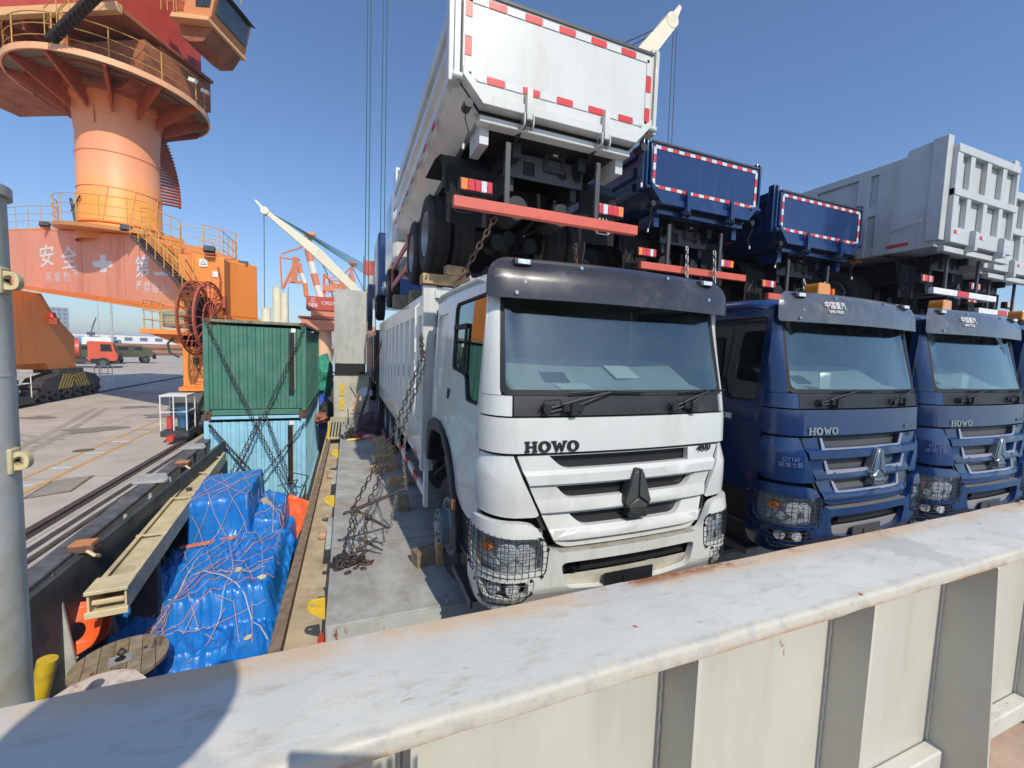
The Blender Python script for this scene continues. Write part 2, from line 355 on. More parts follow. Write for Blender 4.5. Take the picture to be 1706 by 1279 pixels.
# ---------------------------------------------------------------- tipper truck, cab end (lower row)
LEAN=[(0,.10),(.5,.07),(.66,.015),(1.08,.015),(1.2,.05),(1.95,.09),(2.1,.115),(2.95,.36),(3.3,.46)]
TAPER=[(0,1),(1.9,1),(3.0,.955),(3.4,.94)]
def lerp1(T,z):
    for (a,va),(b,vb) in zip(T,T[1:]):
        if z<=b: return va+(vb-va)*max(0,(z-a))/(b-a)
    return T[-1][1]
CORN=.48
def cabmap(s,o,z,f0=.95):
    sg=1 if s>=0 else -1; a=abs(s)
    if a<=f0: x=a; y=.055*(a/f0)**2; nx,ny=.10*a/f0,-1.
    elif a<=f0+CORN:
        th=(a-f0)/CORN*math.pi/2; x=f0+.25*math.sin(th); y=.055+.345*(1-math.cos(th)); nx,ny=.345*math.sin(th)+.02,-.25*math.cos(th)-.0
    else: x=1.2; y=.40+(a-f0-CORN); nx,ny=1.,0.
    l=math.hypot(nx,ny); nx/=l; ny/=l
    y+=lerp1(LEAN,z)*max(0,-ny)**.7 if ny<0 else 0
    return Vector(((x+nx*o)*sg*lerp1(TAPER,z), y+ny*o, z))
def rnd(poly,r,n=4):
    """round the corners of a 2D polygon"""
    out=[]; N=len(poly)
    for i in range(N):
        p=Vector(poly[i]).to_2d() if False else Vector((poly[i][0],poly[i][1])); a=Vector(poly[i-1][:2]); b=Vector(poly[(i+1)%N][:2])
        rr=r[i] if isinstance(r,(list,tuple)) else r
        if rr<=0: out.append((p.x,p.y)); continue
        d0=(a-p); d1=(b-p); q=min(rr,d0.length*.49,d1.length*.49); s=p+d0.normalized()*q; e=p+d1.normalized()*q
        for k in range(n+1):
            t=k/n; v=s*(1-t)**2+p*2*t*(1-t)+e*t*t; out.append((v.x,v.y))
    return out
def bent(outline,holes,t,off,fn=None,ds=.06,zs=(),bowz=None):
    fn=fn or cabmap
    flat=plate2(outline,holes,t,1,0.)
    s0=min(p[0] for p in outline); s1=max(p[0] for p in outline); z0=min(p[1] for p in outline); z1=max(p[1] for p in outline)
    k=math.ceil(s0/ds+1e-3)
    while k*ds<s1-1e-3:
        a=abs(k*ds)
        if a>=.85 and a<1.55 or k%3==0:
            bmesh.ops.bisect_plane(flat,geom=flat.verts[:]+flat.edges[:]+flat.faces[:],plane_co=(k*ds,0,0),plane_no=(1,0,0),dist=1e-5)
        k+=1
    zz=[z0+(z1-z0)*i/max(1,int((z1-z0)/.12)) for i in range(1,max(1,int((z1-z0)/.12)))]+list(zs)
    for z in zz: bmesh.ops.bisect_plane(flat,geom=flat.verts[:]+flat.edges[:]+flat.faces[:],plane_co=(0,0,z),plane_no=(0,0,1),dist=1e-5)
    for v in flat.verts:
        o=off-v.co.y
        if bowz: o+=bowz(v.co.x,v.co.z)
        v.co=fn(v.co.x,o,v.co.z)
    bmesh.ops.recalc_face_normals(flat,faces=flat.faces[:])
    return flat
def mir(poly,sg): 
    return [(p[0]*sg,p[1]) for p in poly]
def wheel(parent,x,y,z,side,front=False,rad=.53,width=.30,covers=True,name='tyre'):
    """side=-1: outer face towards -X"""
    w=width/2; s=side
    pr=[(-w*.75,.30),(-w,.36),(-w,.44),(-w*.92,.495),(-w*.72,.525),(-w*.6,rad)]
    tr=[]
    for i,xx in enumerate((-.095,-.085,-.035,-.028,.028,.035,.085,.095)): tr.append((xx*w/.15,rad if i%4 in(0,3) else rad-.014))
    pr=pr+[(a,b) for a,b in tr]+[(-a,b) for a,b in pr[::-1]]
    bm=B(); lathe(bm,[(a,b*rad/.53) for a,b in pr],40); bmesh.ops.recalc_face_normals(bm,faces=bm.faces[:])
    t=link(name,bm,RUB,parent,loc=(x,y,z))
    # lettering-like ribs on the side wall
    bm=B()
    if front: rp=[(-w*.74,.315),(-w*.9,.30),(-w*.9,.285),(-w*.55,.27),(-w*.55,.20),(-w*1.25,.185),(-w*1.45,.17),(-w*1.45,.0)]
    else: rp=[(-w*.74,.315),(-w*.9,.30),(-w*.9,.285),(-w*.5,.265),(w*.5,.22),(w*.55,.12),(w*.2,.11),(w*.1,.0)]
    lathe(bm,[(a,b) for a,b in rp],32)
    for v in bm.verts: v.co.x*=-s
    bmesh.ops.recalc_face_normals(bm,faces=bm.faces[:])
    rm=link('rim',bm,RIM,t)
    bm=B()
    for k in range(10):
        a=2*math.pi*k/10; r_=.235 if front else .17
        xx=s*(w*.56 if front else -w*.45)
        cyl(bm,(xx,r_*math.cos(a),r_*math.sin(a)),(xx+s*.018,r_*math.cos(a),r_*math.sin(a)),.022,8)
    link('hand_holes',bm,BLK,t)
    if front:
        bm=B(); xx=s*w*1.5
        lathe(bm,[(s*w*.6,.19),(s*w*1.6,.19),(s*w*1.6,.165)],28); bmesh.ops.recalc_face_normals(bm,faces=bm.faces[:])
        link('hub_ring',bm,mat('hub_ring_blue_grey',(.16,.21,.23),.45,var=.1),t)
        bm=B()
        for k in range(10):
            a=2*math.pi*k/10; cyl(bm,(xx,.12*math.cos(a),.12*math.sin(a)),(xx+s*.035,.12*math.cos(a),.12*math.sin(a)),.019,6)
        cyl(bm,(xx,0,0),(xx+s*.05,0,0),.075,16,.06); link('hub_cap',bm,RIM,t)
    return t
def lamp_guard(parent,poly,off=.05,n=(12,6)):
    """welded wire guard over a lamp, bent round the cab corner"""
    bm=B(); s0=min(p[0] for p in poly); s1=max(p[0] for p in poly); z0=min(p[1] for p in poly); z1=max(p[1] for p in poly)
    rp=rnd(poly,.05,4); tube(bm,[cabmap(s,off,z) for s,z in rp],.0065,6,closed=True)
    def cross(axis,val):
        hits=[]; N=len(poly)
        for i in range(N):
            a=poly[i]; b=poly[(i+1)%N]
            if (a[axis]-val)*(b[axis]-val)<0:
                t=(val-a[axis])/(b[axis]-a[axis]); hits.append(a[1-axis]+(b[1-axis]-a[1-axis])*t)
        return sorted(hits)
    for i in range(1,n[0]):
        s=s0+(s1-s0)*i/n[0]; h=cross(0,s)
        if len(h)>=2: tube(bm,[cabmap(s,off+.003+.006*math.sin(math.pi*t),h[0]+(h[-1]-h[0])*t) for t in (0,.33,.66,1)],.003,4)
    for i in range(1,n[1]):
        z=z0+(z1-z0)*i/n[1]; h=cross(1,z)
        if len(h)>=2: tube(bm,[cabmap(h[0]+(h[-1]-h[0])*t/8,off+.003+.006*math.sin(math.pi*t/8),z) for t in range(9)],.003,4)
    for p in rp[::6]: cyl(bm,cabmap(p[0],-.02,p[1]),cabmap(p[0],off+.02,p[1]),.011,6)
    return link('lamp_guard',bm,BLACKP,parent)
def wiper(parent,x0,x1,z,sg=1):
    bm=B(); p=lambda x,z,o: cabmap(x,o,z)
    tube(bm,[p(x0,2.02,.03),p((x0+x1)/2,2.10,.06),p(x1,2.155,.06)],.010,5)
    tube(bm,[p(x0+.04,2.0,.03),p((x0+x1)/2+.03,2.07,.05),p(x1,2.15,.05)],.008,5)
    q=p(x0,2.03,.03); cyl(bm,q+Vector((0,.03,0)),q-Vector((0,.04,0)),.035,10)
    q=p(x0+.22*sg,2.04,.03); box(bm,q.x-.09,q.x+.09,q.y-.03,q.y+.03,q.z-.03,q.z+.025)
    box(bm,q.x-.03,q.x+.03,q.y-.05,q.y+.03,q.z-.06,q.z+.03)
    tube(bm,[p(x0-.06,2.0,.03),p(x0-.02,2.09,.06),p(x0+.1,2.10,.07),p(x0+.13,2.03,.04)],.005,4)
    for a in (-.42,): tube(bm,[p(x1-.36,2.147,.045),p(x1-.05,2.165,.05),p(x1+.34,2.155,.045)],.009,5)
    link('wiper',bm,BLACKP,parent)
def slab(name,parent,m,polyfn,*a): pass
def emblem(parent,x,z,y,h,m,m2,txt='CNHTC',rot=R(90)):
    """three-facet spearhead emblem with a name plate under it"""
    def T(p): return (x+p[0]*h,p[1]*h+z)
    facets=[[(-.03,.98),(-.03,.30),(-.36,.08),(-.40,.16),(-.13,.93)],[(.03,.98),(.03,.30),(.36,.08),(.40,.16),(.13,.93)],[(0,.24),(-.30,.04),(-.25,-.02),(.25,-.02),(.30,.04)]]
    base=[(-.0,1.02),(-.12,1.0),(-.44,.16),(-.38,.02),(-.26,-.05),(.26,-.05),(.38,.02),(.44,.16),(.12,1.0)]
    e=link('emblem',prism(B(),[T(p) for p in base],1,y-.03,y+.05),m2,parent,bev=.004)
    for f in facets: link('emblem_facet',prism(B(),[T(p) for p in f],1,y-.045,y-.028),m,e,bev=.003)
    pl=bxo('name_plate',m2,e,x-.27*h,x+.27*h,y-.055,y+.04,z-.26*h,z-.03*h,bev=.004)
    text_mesh('plate_letters',txt,.17*h,m,.003,e,(x,y-.058,z-.145*h),sx=1.15)
    return e
def cab_text(name,txt,size,m,parent,s0,z0,off,shear=0,sx=1,bold=0):
    o=text_mesh(name,txt,size,m,.003,parent,(0,0,0),rot=(0,0,0),shear=shear,bold=bold)
    for v in o.data.vertices: v.co=cabmap(s0+v.co.x*sx,off+v.co.z,z0+v.co.y)
    return o
def howo(parent,x,z,y,h,m):
    """slab-serif word HOWO"""
    bm=B(); w=h*1.25; t=.32*h; sr=.13*h; x0=x
    def b(a,c,d,e): box(bm,x0+a,x0+c,y-.012,y+.01,z+d,z+e)
    def H():
        for a in (.08*h,.80*h): b(a,a+t,0,h); b(a-.09*h,a+t+.09*h,0,sr); b(a-.09*h,a+t+.09*h,h-sr,h)
        box(bm,x0+.08*h+t,x0+.80*h,y-.011,y+.009,z+.43*h,z+.57*h)
    def O():
        n=20; cx=x0+.62*h; cz=z+.5*h; o=[]; i_=[]
        for k in range(n):
            a=2*math.pi*k/n; o.append((cx+.62*h*math.cos(a),cz+.53*h*math.sin(a))); i_.append((cx+.26*h*math.cos(a),cz+.36*h*math.sin(a)))
        q=plate2(o,[i_],.022,1,y-.012); me=bpy.data.meshes.new('t'); q.to_mesh(me); q.free(); bm.from_mesh(me); bpy.data.meshes.remove(me)
    def Wl():
        pts=[(0,1),(.34,1),(.52,.42),(.68,.85),(.88,.85),(1.04,.42),(1.22,1),(1.5,1),(1.14,0),(.96,0),(.78,.5),(.58,0),(.40,0)]
        prism(bm,[(x0+a*h*.95,z+b_*h) for a,b_ in pts],1,y-.012,y+.01)
        box(bm,x0-.08*h,x0+.42*h,y-.0125,y+.0095,z+h-sr,z+h); box(bm,x0+1.08*h,x0+1.52*h,y-.0125,y+.0095,z+h-sr,z+h)
    H(); x0+=1.30*h; O(); x0+=1.36*h; Wl(); x0+=1.52*h; O()
    for v in bm.verts: v.co.y+=cabmap(v.co.x,.026,v.co.z).y-y
    return link('badge_word',bm,m,parent)
def lower_truck(cx,paint,vis,badge,blue,label,cat='tipper truck'):
    T=thing('tipper_truck',label,cat,(cx,2.75,-.15),0,'tipper trucks parked side by side on the hatch cover')
    # black cab core and floor, standing in for shade behind the nose panel gaps
    link('cab_core',box(box(B(),-1.08,1.08,.20,1.2,.62,1.93),-1.12,1.12,1.2,2.35,1.45,1.6),BLK,T)
    # --- nose panels
    sd=1.43
    P=[(-1.0,1.665),(1.0,1.665),(.70,1.0),(.62,.955),(-.62,.955),(-.70,1.0)]
    P=rnd(P,[0,0,.03,.05,.05,.03],3)
    s1=rnd([(-.74,1.664),(.62,1.664),(.62,1.555),(-.62,1.555)],[0,0,.0,.09],3)
    s2=rnd([(-.68,1.425),(.68,1.425),(.60,1.322),(-.58,1.322)],[.02,.0,.08,.08],3)
    s3=rnd([(-.57,1.205),(.56,1.205),(.48,1.105),(-.46,1.105)],[.02,.0,.08,.08],3)
    def relief(s,z):
        # each bar bulges out between the slots; edges of the grille stay flush
        a=abs(s)/(.45+.75*(z-.6)); e=max(0,min(1,(1-a)*6))
        k=0
        for c,hw in ((1.49,.06),(1.265,.05),(1.05,.045)): 
            d=abs(z-c)/hw
            if d<1: k=max(k,min(1,(1-d)*3))
        return .035*k*e
    g=link('grille_panel',bent(P,[s1[::-1],s2[::-1],s3[::-1]],.05,.012,ds=.06,zs=(1.565,1.55,1.45,1.435,1.33,1.32,1.23,1.215,1.105,1.09,1.02,1.005),bowz=relief),paint,T,smooth=50)
    for nm,ss in (('grille_mesh',s1),('grille_mesh',s2),('grille_mesh',s3)):
        a=min(p[0] for p in ss)-.03; b=max(p[0] for p in ss)+.03; c=min(p[1] for p in ss)-.03; d=max(p[1] for p in ss)+.03
        link(nm,bent([(a,c),(b,c),(b,min(d,1.68)),(a,min(d,1.68))],[],.01,-.045),GMESHG if blue else GMESH,T)
    if blue:   # grey chevrons framing the slots
        for ss in (s1,s2,s3):
            a=min(p[0] for p in ss); b=max(p[0] for p in ss); c=min(p[1] for p in ss); d=max(p[1] for p in ss)
            o=[(a-.03,d),(a+.0,d),(a+.05,c+.0),(b-.05,c),(b,d),(b+.03,d),(b-.02,c-.055),(a+.02,c-.055)]
            link('grille_trim',bent(o,[],.01,.028),mat('grille_trim_grey',(.30,.31,.36),.4,var=.08),T)
    for sg in (-1,1):
        cp=[(1.035,1.665),(sd,1.665),(sd,1.26),(1.37,1.22),(.85,1.20),(.82,1.215)]
        cp=rnd(cp,[.0,.05,.05,.05,.04,.02],3)
        link('corner_panel',bent(mir(cp,sg),[],.035,.03,bowz=lambda s,z:.012*math.sin(math.pi*min(1,max(0,(z-1.2)/.46)))-.03*max(0,(z-1.55)/.12)),paint,T,smooth=50)
        link('grille_seam',bent(mir([(1.0,1.66),(1.03,1.66),(.80,1.10),(.77,1.10)],sg),[],.01,.005),BLK,T)
    hp=rnd([(-sd,1.69),(sd,1.69),(sd,1.955),(-sd,1.955)],[.05,.05,.02,.02],3)
    link('hood_panel',bent(hp,[],.035,.025,zs=(1.75,1.9)),paint,T,smooth=50)
    # black cowl strip, painted pillar feet
    link('cowl_strip',bent([(-1.04,1.97),(1.04,1.97),(1.04,2.12),(-1.04,2.12)],[],.02,.012),BLACKP,T)
    for sg in (-1,1): link('pillar_foot',bent(mir([(1.055,1.97),(sd,1.97),(sd,2.12),(1.055,2.12)],sg),[],.03,.022),paint,T,smooth=50)
    # windscreen frame and pillars
    wo=[(-1.19,2.125),(1.19,2.125),(1.19,3.0),(-1.19,3.0)]; wi=rnd([(-1.13,2.165),(1.13,2.165),(1.13,2.96),(-1.13,2.96)],.09,5)
    link('windscreen_frame',bent(rnd(wo,.12,5),[wi[::-1]],.03,.008),BLK,T)
    link('windscreen',bent(rnd([(-1.15,2.145),(1.15,2.145),(1.15,2.98),(-1.15,2.98)],.09,5),[],.006,-.004),GLASS,T)
    for sg in (-1,1):
        link('front_pillar',bent(rnd(mir([(1.175,2.125),(sd,2.125),(sd,3.04),(1.175,3.04)],sg),.0,2),[],.035,.02),paint,T,smooth=50)
    # --- visor
    vo=rnd([(-1.22,2.86),(1.22,2.86),(1.18,3.195),(-1.18,3.195)],[.05,.05,.17,.17],6)
    link('sun_visor',bent(vo,[],.012,.13,zs=(2.86,2.89,3.0,3.08,3.13,3.16,3.18),bowz=lambda s,z:.04*math.cos(s*1.2)+.025*math.sin(max(0,min(1,(z-2.84)/.36))*math.pi)-.015*max(0,(z-3.02)/.1)**2-.03*max(0,(z-3.12)/.08)**2),vis,T,smooth=60)
    for sg in (-1,1):
        q=cabmap(.96*sg,.13,3.13); lm=bxo('marker_lamp',CHASG,T,q.x-.075,q.x+.075,q.y-.045,q.y+.06,3.12,3.17,bev=.01); bxo('marker_lens',LENSW,lm,q.x-.05,q.x+.05,q.y-.055,q.y-.04,3.128,3.162)
    bm=B()
    for s,z in ((-.95,2.99),(0,3.0),(.95,2.99),(-.45,3.14),(.45,3.14),(.5,2.95),(-1.0,2.9)):
        bm=B(); q=cabmap(s,.175,z); cyl(bm,q+Vector((0,.06,0)),q-Vector((0,.0,0)),.015,8); link('visor_bolt',bm,CHROME,T)
    # roof and rear cab shell
    def roofsec(y): return .955 
    bm=B(); prof=[(-1.14,2.98),(-1.13,3.06),(-1.05,3.13),(-.8,3.17),(0,3.20),(.8,3.17),(1.05,3.13),(1.13,3.06),(1.14,2.98)]
    rows=[]
    for y,dz in ((.52,-.10),(.62,-.03),(.9,.0),(1.9,.02),(2.38,.02),(2.46,-.05)): rows.append([bm.verts.new((x,y,z+dz*(1 if z>3 else 0))) for x,z in prof])
    for a,b in zip(rows,rows[1:]):
        for i in range(len(prof)-1): bm.faces.new((a[i],a[i+1],b[i+1],b[i]))
    bm.faces.new(rows[-1]); bmesh.ops.recalc_face_normals(bm,faces=bm.faces[:])
    link('cab_roof',bm,paint,T,smooth=50)
    for sg in (-1,1): rb=B(); tube(rb,[(sg*1.11,.5,3.0),(sg*1.135,.75,3.06),(sg*1.135,2.3,3.08),(sg*1.135,2.44,3.02)],.022,6); link('roof_gutter',rb,paint,T)
    bxo('cab_back',paint,T,-1.12,1.12,2.40,2.45,1.5,3.02)
    bxo('roof_lining',INTER,T,-1.08,1.08,.55,2.39,2.99,3.02)
    # --- doors
    for sg in (-1,1):
        yo=1.03
        D=[(.415,3.0),(1.64,3.0),(1.64,1.56),(1.55,1.54),(1.40,1.46),(1.25,1.30),(1.12,1.08),(.9,1.0),(.415,1.0)]
        W=rnd([(.47,2.92),(1.44,2.92),(1.50,2.86),(1.50,2.26),(.98,2.22),(.90,2.0),(.50,2.0)],[.03,.03,.03,.06,.08,.06,.05],3)
        Wg=[(.44,2.95),(1.53,2.95),(1.53,2.21),(1.0,2.17),(.93,1.95),(.44,1.95)]
        d=link('door',bent(mir([(y+yo,z) for y,z in rnd(D,[.03,.03,.02,.05,.08,.08,.05,.05,.02],3)],sg),[mir([(y+yo,z) for y,z in W],sg)[::-1]],.03,.006,bowz=lambda s,z:.018 if 1.72<z<2.0 and abs(s)>1.5 else 0),paint,T,smooth=40)
        link('window_glass',bent(mir([(y+yo,z) for y,z in Wg],sg),[],.006,-.018),GLASSD,d)
        ws=bent(mir([(y+yo,z) for y,z in rnd([(.44,2.95),(1.53,2.95),(1.53,2.23),(1.0,2.19),(.92,1.97),(.47,1.97)],.05,3)],sg),[mir([(y+yo,z) for y,z in rnd([(.49,2.90),(1.48,2.90),(1.48,2.28),(.96,2.24),(.885,2.02),(.515,2.02)],.05,3)],sg)[::-1]],.012,.000)
        link('window_seal',ws,BLK,d)
        link('quarter_bar',bent(mir([(y+yo,z) for y,z in [(1.02,2.25),(1.06,2.25),(1.06,2.66),(1.50,2.66),(1.50,2.70),(1.02,2.70)]],sg),[],.02,.01),BLK,d)
        link('door_handle',bent(mir([(y+yo,z) for y,z in rnd([(1.50,1.90),(1.60,1.90),(1.60,2.05),(1.50,2.05)],.02,2)],sg),[],.015,.014),BLK,d)
        # side rear panel with recess
        Rr=[(1.665,3.0),(2.43,3.0),(2.43,1.62),(2.0,1.64),(1.665,1.58)]
        q=rnd([(1.80,2.85),(2.32,2.85),(2.32,2.0),(1.80,2.0)],.09,4)
        link('side_panel',bent(mir([(y+yo,z) for y,z in Rr],sg),[mir([(y+yo,z) for y,z in q],sg)[::-1]],.03,.0),paint,T,smooth=40)
        link('side_recess',bent(mir([(y+yo,z) for y,z in rnd([(1.76,2.89),(2.36,2.89),(2.36,1.96),(1.76,1.96)],.1,4)],sg),[],.008,-.022),paint,T)
        # mudguard arch
        arc=[]; inn=[]
        pts=[(2.62,1.05),(2.62,1.35),(2.50,1.56),(2.2,1.64),(1.9,1.64),(1.58,1.54),(1.30,1.32),(1.12,1.05),(.98,.75),(.95,.55)]
        pin=[(2.50,1.05),(2.46,1.30),(2.36,1.44),(2.15,1.51),(1.9,1.51),(1.65,1.42),(1.42,1.22),(1.26,1.0),(1.16,.72),(1.14,.55)]
        bm=plate2([(y,z) for y,z in pts]+pin[::-1],[],.16,0,-.08)
        for v in bm.verts: v.co.x+=sg*1.16
        link('mudguard',bm,BLACKP,T,bev=.015)
        bm=B(); pp=pin
        for (a,b) in zip(pp,pp[1:]): quadset(bm,[(sg*1.2,a[0],a[1]),(sg*1.2,b[0],b[1]),(sg*.7,b[0],b[1]),(sg*.7,a[0],a[1])],((0,1,2,3),))
        link('wheel_arch',bm,BLK,T)
        q=Vector((sg*1.25,1.10,.98)); bxo('side_marker',LENSO,T,min(q.x,q.x-sg*.03),max(q.x,q.x-sg*.03),1.06,1.12,.93,1.03,bev=.006)
        # steps
        st=bxo('step_box',BLACKP,T,*(sorted((sg*.80,sg*1.14))),.55,1.14,.35,.62,bev=.01); 
        link('step_tread',box(B(),*sorted((sg*.9,sg*1.20)),.55,1.10,.625,.65),TREAD,st)
        link('step_tread',box(B(),*sorted((sg*.95,sg*1.215)),.50,1.08,.34,.365),TREAD,st)
        link('step_edge',box(B(),*sorted((sg*1.205,sg*1.225)),.48,1.12,.30,.37),CHASG,st)
        link('sill_panel',box(B(),*sorted((sg*1.02,sg*1.17)),.42,1.0,.66,.99),BLACKP,T)
    # --- bumper
    low=[(-1.50,.50),(-1.3,.455),(1.3,.455),(1.50,.50),(1.52,1.10),(1.42,1.175),(.98,1.175),(.86,1.15),(.74,.96),(.66,.93),(-.66,.93),(-.74,.96),(-.86,1.15),(-.98,1.175),(-1.42,1.175),(-1.52,1.10)]
    hl=rnd([(-1.42,1.08),(-.84,1.06),(-.80,.98),(-.80,.80),(-1.38,.76),(-1.44,.85)],.04,3); hr=[(-p[0],p[1]) for p in hl][::-1]
    fl=rnd([(-1.30,.715),(-.92,.735),(-.92,.62),(-1.0,.58),(-1.25,.57)],.03,3); fr=[(-p[0],p[1]) for p in fl][::-1]
    cg=rnd([(-.66,.85),(.66,.85),(.60,.64),(.30,.60),(-.30,.60),(-.60,.64)],.06,3)
    link('bumper',bent(rnd(low,[.08,.05,.05,.08,.05,.08,.05,.05,.05,.03,.03,.05,.05,.05,.08,.05],3),[h[::-1] for h in (hl,hr,fl,fr,cg)],.06,.06,zs=(.6,.66,.9),bowz=lambda s,z:-.03*max(0,(.62-z)/.12)),paint,T,smooth=45)
    bm=bent([(-.74,.925),(.74,.925),(.74,.935),(-.74,.935)],[],.14,.055); link('bumper_ledge',bm,mat('dirty_'+paint.name,tuple(.55*c for c in ((.7,.68,.6) if not blue else (.25,.26,.32))),.6,dirt=.5,dcol=(.2,.16,.10),ds=5),T)
    link('lower_grille',bent([(-.66,.72),(.66,.72),(.66,.87),(-.66,.87)],[],.01,-.035),GMESH,T)
    link('bumper_tray',bent([(-.66,.58),(.66,.58),(.66,.72),(-.66,.72)],[],.01,-.0),mat('tray_'+paint.name,(.55,.52,.43) if not blue else (.28,.28,.30),.6,dirt=.45,dcol=(.28,.24,.17),ds=5),T)
    q=cabmap(-.52,-.01,.79); link('tow_eye',lathe(B(),[(-.03,.05),(.03,.05),(.03,.03),(-.03,.03)],16),CHAS,T,loc=q,rot=(0,0,R(90)))
    link('number_plate_bracket',box(box(B(),-.08,.20,-.03,-.02,.47,.66),-.26,.22,-.018,-.008,.60,.70),CHASG if blue else CHAS,T)
    for sg in (-1,1):
        L0=[(sg*abs(p[0]),p[1]) for p in hl]
        body=link('headlamp',bent([(sg*1.47,.74),(sg*.78,.74),(sg*.78,1.10),(sg*1.47,1.10)] ,[],.01,-.03),mat('lamp_housing',(.60,.61,.62),.25,metal=.3,var=.3,vs=14),T)
        for s_,z_,r_,mm in ((1.28,.95,.055,LENSO),(1.10,.93,.085,LENSW),(.93,.92,.075,LENSW),(1.20,.85,.05,LENSW)):
            q=cabmap(sg*s_,.0,z_); n_=(cabmap(sg*s_,.05,z_)-q).normalized(); bm=B(); cyl(bm,q-n_*.02,q+n_*.02,r_,18,r_*.75); link('lamp_reflector',bm,mm,body)
        link('lamp_lens',bent(L0 if sg<0 else L0[::-1],[],.004,.045),glass('lamp_cover',(.93,.95,.96),1.4,.05) if 'lamp_cover' not in bpy.data.materials else bpy.data.materials['lamp_cover'],body)
        F=[(sg*abs(p[0]),p[1]) for p in fl]
        fb=link('fog_lamp',bent([(sg*1.32,.56),(sg*.86,.56),(sg*.86,.74),(sg*1.32,.74)],[],.01,-.02),BLACKP,T)
        for s_ in (1.2,1.03):
            q=cabmap(sg*s_,.0,.65); n_=(cabmap(sg*s_,.05,.65)-q).normalized(); bm=B(); cyl(bm,q-n_*.02,q+n_*.025,.058,16,.05); link('lamp_reflector',bm,LENSW,fb)
        lamp_guard(T,[(sg*1.50,1.10),(sg*.80,1.06),(sg*.76,.98),(sg*.78,.77),(sg*1.42,.72),(sg*1.52,.82)],.058,(15,8))
        lamp_guard(T,[(sg*1.36,.72),(sg*.86,.75),(sg*.88,.64),(sg*.95,.54),(sg*1.25,.52)],.055,(9,5))
    wiper(T,-.78,-.22,2.1); wiper(T,.42,.86,2.1)
    # badges
    if not blue:
        howo(T,-.945,1.70,.098,.082,DBADGE); cab_text('badge_number','400',.085,DBADGE,T,.80,1.652,.030,shear=.15,sx=1.3,bold=.002)
        emblem(T,.03,1.22,.02,.31,mat('emblem_grey',(.13,.14,.135),.35,metal=.5,var=.1),mat('emblem_edge',(.05,.05,.05),.4,metal=.4))
    else:
        howo(T,-.93,1.70,.098,.075,CHROME); cab_text('badge_word','SINOTRUK',.062,CHROME,T,.84,1.74,.032,bold=.001); cab_text('badge_number','380',.062,CHROME,T,.84,1.645,.032,shear=.15,sx=1.2)
        emblem(T,.10,1.22,.02,.31,CHROME,mat('emblem_edge_light',(.35,.36,.38),.3,metal=.7))
        q=cabmap(-.10,.23,2.99); a=-R(28)
        cab_text('visor_word','中国重汽',.085,WTXT,T,-.52,3.05,.195,sx=.95); cab_text('visor_word','SINOTRUK',.045,WTXT,T,-.52,2.985,.195)
        for sg in (-1,):
            s_=bxo('door_sticker',mat('sticker_white',(.7,.7,.7),.5),T,-1.232,-1.226,.78,1.32,1.775,1.835); text_mesh('sticker_word','WEICHAI',.06,BLK,.001,T,(-1.2345,1.05,1.805),rot=(R(90),0,R(-90)),sx=1.5,bold=.003)
        cab_text('chalk_note','GY160\n达信士能',.058,mat('chalk_marks',(.10,.15,.36),.8),T,-1.12,1.42,.046)
    # --- interior
    ds=link('dashboard',prism(B(),[(.19,1.95),(.19,2.14),(.45,2.19),(.82,2.40),(.98,2.40),(1.02,1.95)],0,-.97,.97),DASH,T,bev=.03); link('dash_vent',prism(B(),[(.46,2.203),(.60,2.283),(.598,2.287),(.458,2.207)],0,-.62,-.38),BLK,ds)
    if not blue: link('paper_sheet',box(B(),-.15,.15,-.11,.11,0,.004),PAPER,T,loc=(.25,.60,2.293),rot=(R(29.5),0,R(8)))
    link('paper_sheet',box(B(),-.15,.15,-.09,.09,0,.004),PAPER,T,loc=(-.42,.33,2.178),rot=(R(10),0,R(-4))) if not blue else link('paper_sheet',box(B(),-.66,-.49,.205,.215,2.17,2.34),PAPER,T)
    link('steering_wheel',tube(B(),[(-.52+.23*math.cos(a),1.10+.10*math.sin(a),2.50+.20*math.sin(a)) for a in [2*math.pi*k/24 for k in range(24)]],.016,6,closed=True),BLACKP,T)
    for x in (-.52,.52):
        st=bxo('seat',SEAT,T,x-.27,x+.27,1.15,1.65,1.75,1.9,bev=.04); bxo('seat_back',SEAT,st,x-.26,x+.26,1.62,1.78,1.85,2.6,bev=.05); bxo('headrest',SEAT,st,x-.14,x+.14,1.63,1.74,2.62,2.8,bev=.03)
    bxo('sleeper_wall',INTER,T,-1.1,1.1,2.30,2.34,1.6,2.99); link('curtain',box(box(B(),-1.05,-.80,2.15,2.2,1.9,2.95),.80,1.05,2.15,2.2,1.9,2.95),PALEG,T)
    # --- wheels, frame, fuel tank, guards
    for sg in (-1,1):
        wheel(T,sg*1.02,1.65,.53,sg,front=True)
        for y in (7.75,9.15):
            wheel(T,sg*1.06,y,.53,sg); wheel(T,sg*.72,y,.53,sg)
        r=link('frame_rail',box(B(),*sorted((sg*.38,sg*.46)),.5,10.6,.85,1.12),CHAS,T)
        # side guard with red and white bars
        g=link('side_guard',box(box(B(),*sorted((sg*1.17,sg*1.22)),2.78,2.90,.33,1.06),*sorted((sg*1.17,sg*1.22)),6.4,6.5,.4,1.06),WPAINT if not blue else CHASG,T)
        for z in (.44,.86):
            y=2.90; k=0
            while y<6.4:
                y2=min(6.4,y+(.55 if k%2==0 else .42)); bxo('guard_bar',WPAINT if k%2==0 else RETR,g,*sorted((sg*1.175,sg*1.215)),y,y2,z,z+.11); y=y2; k+=1
    t=B(); cyl(t,(-.85,3.1,.72),(-.85,4.6,.72),.28,20); link('fuel_tank',t,CHASG,T)
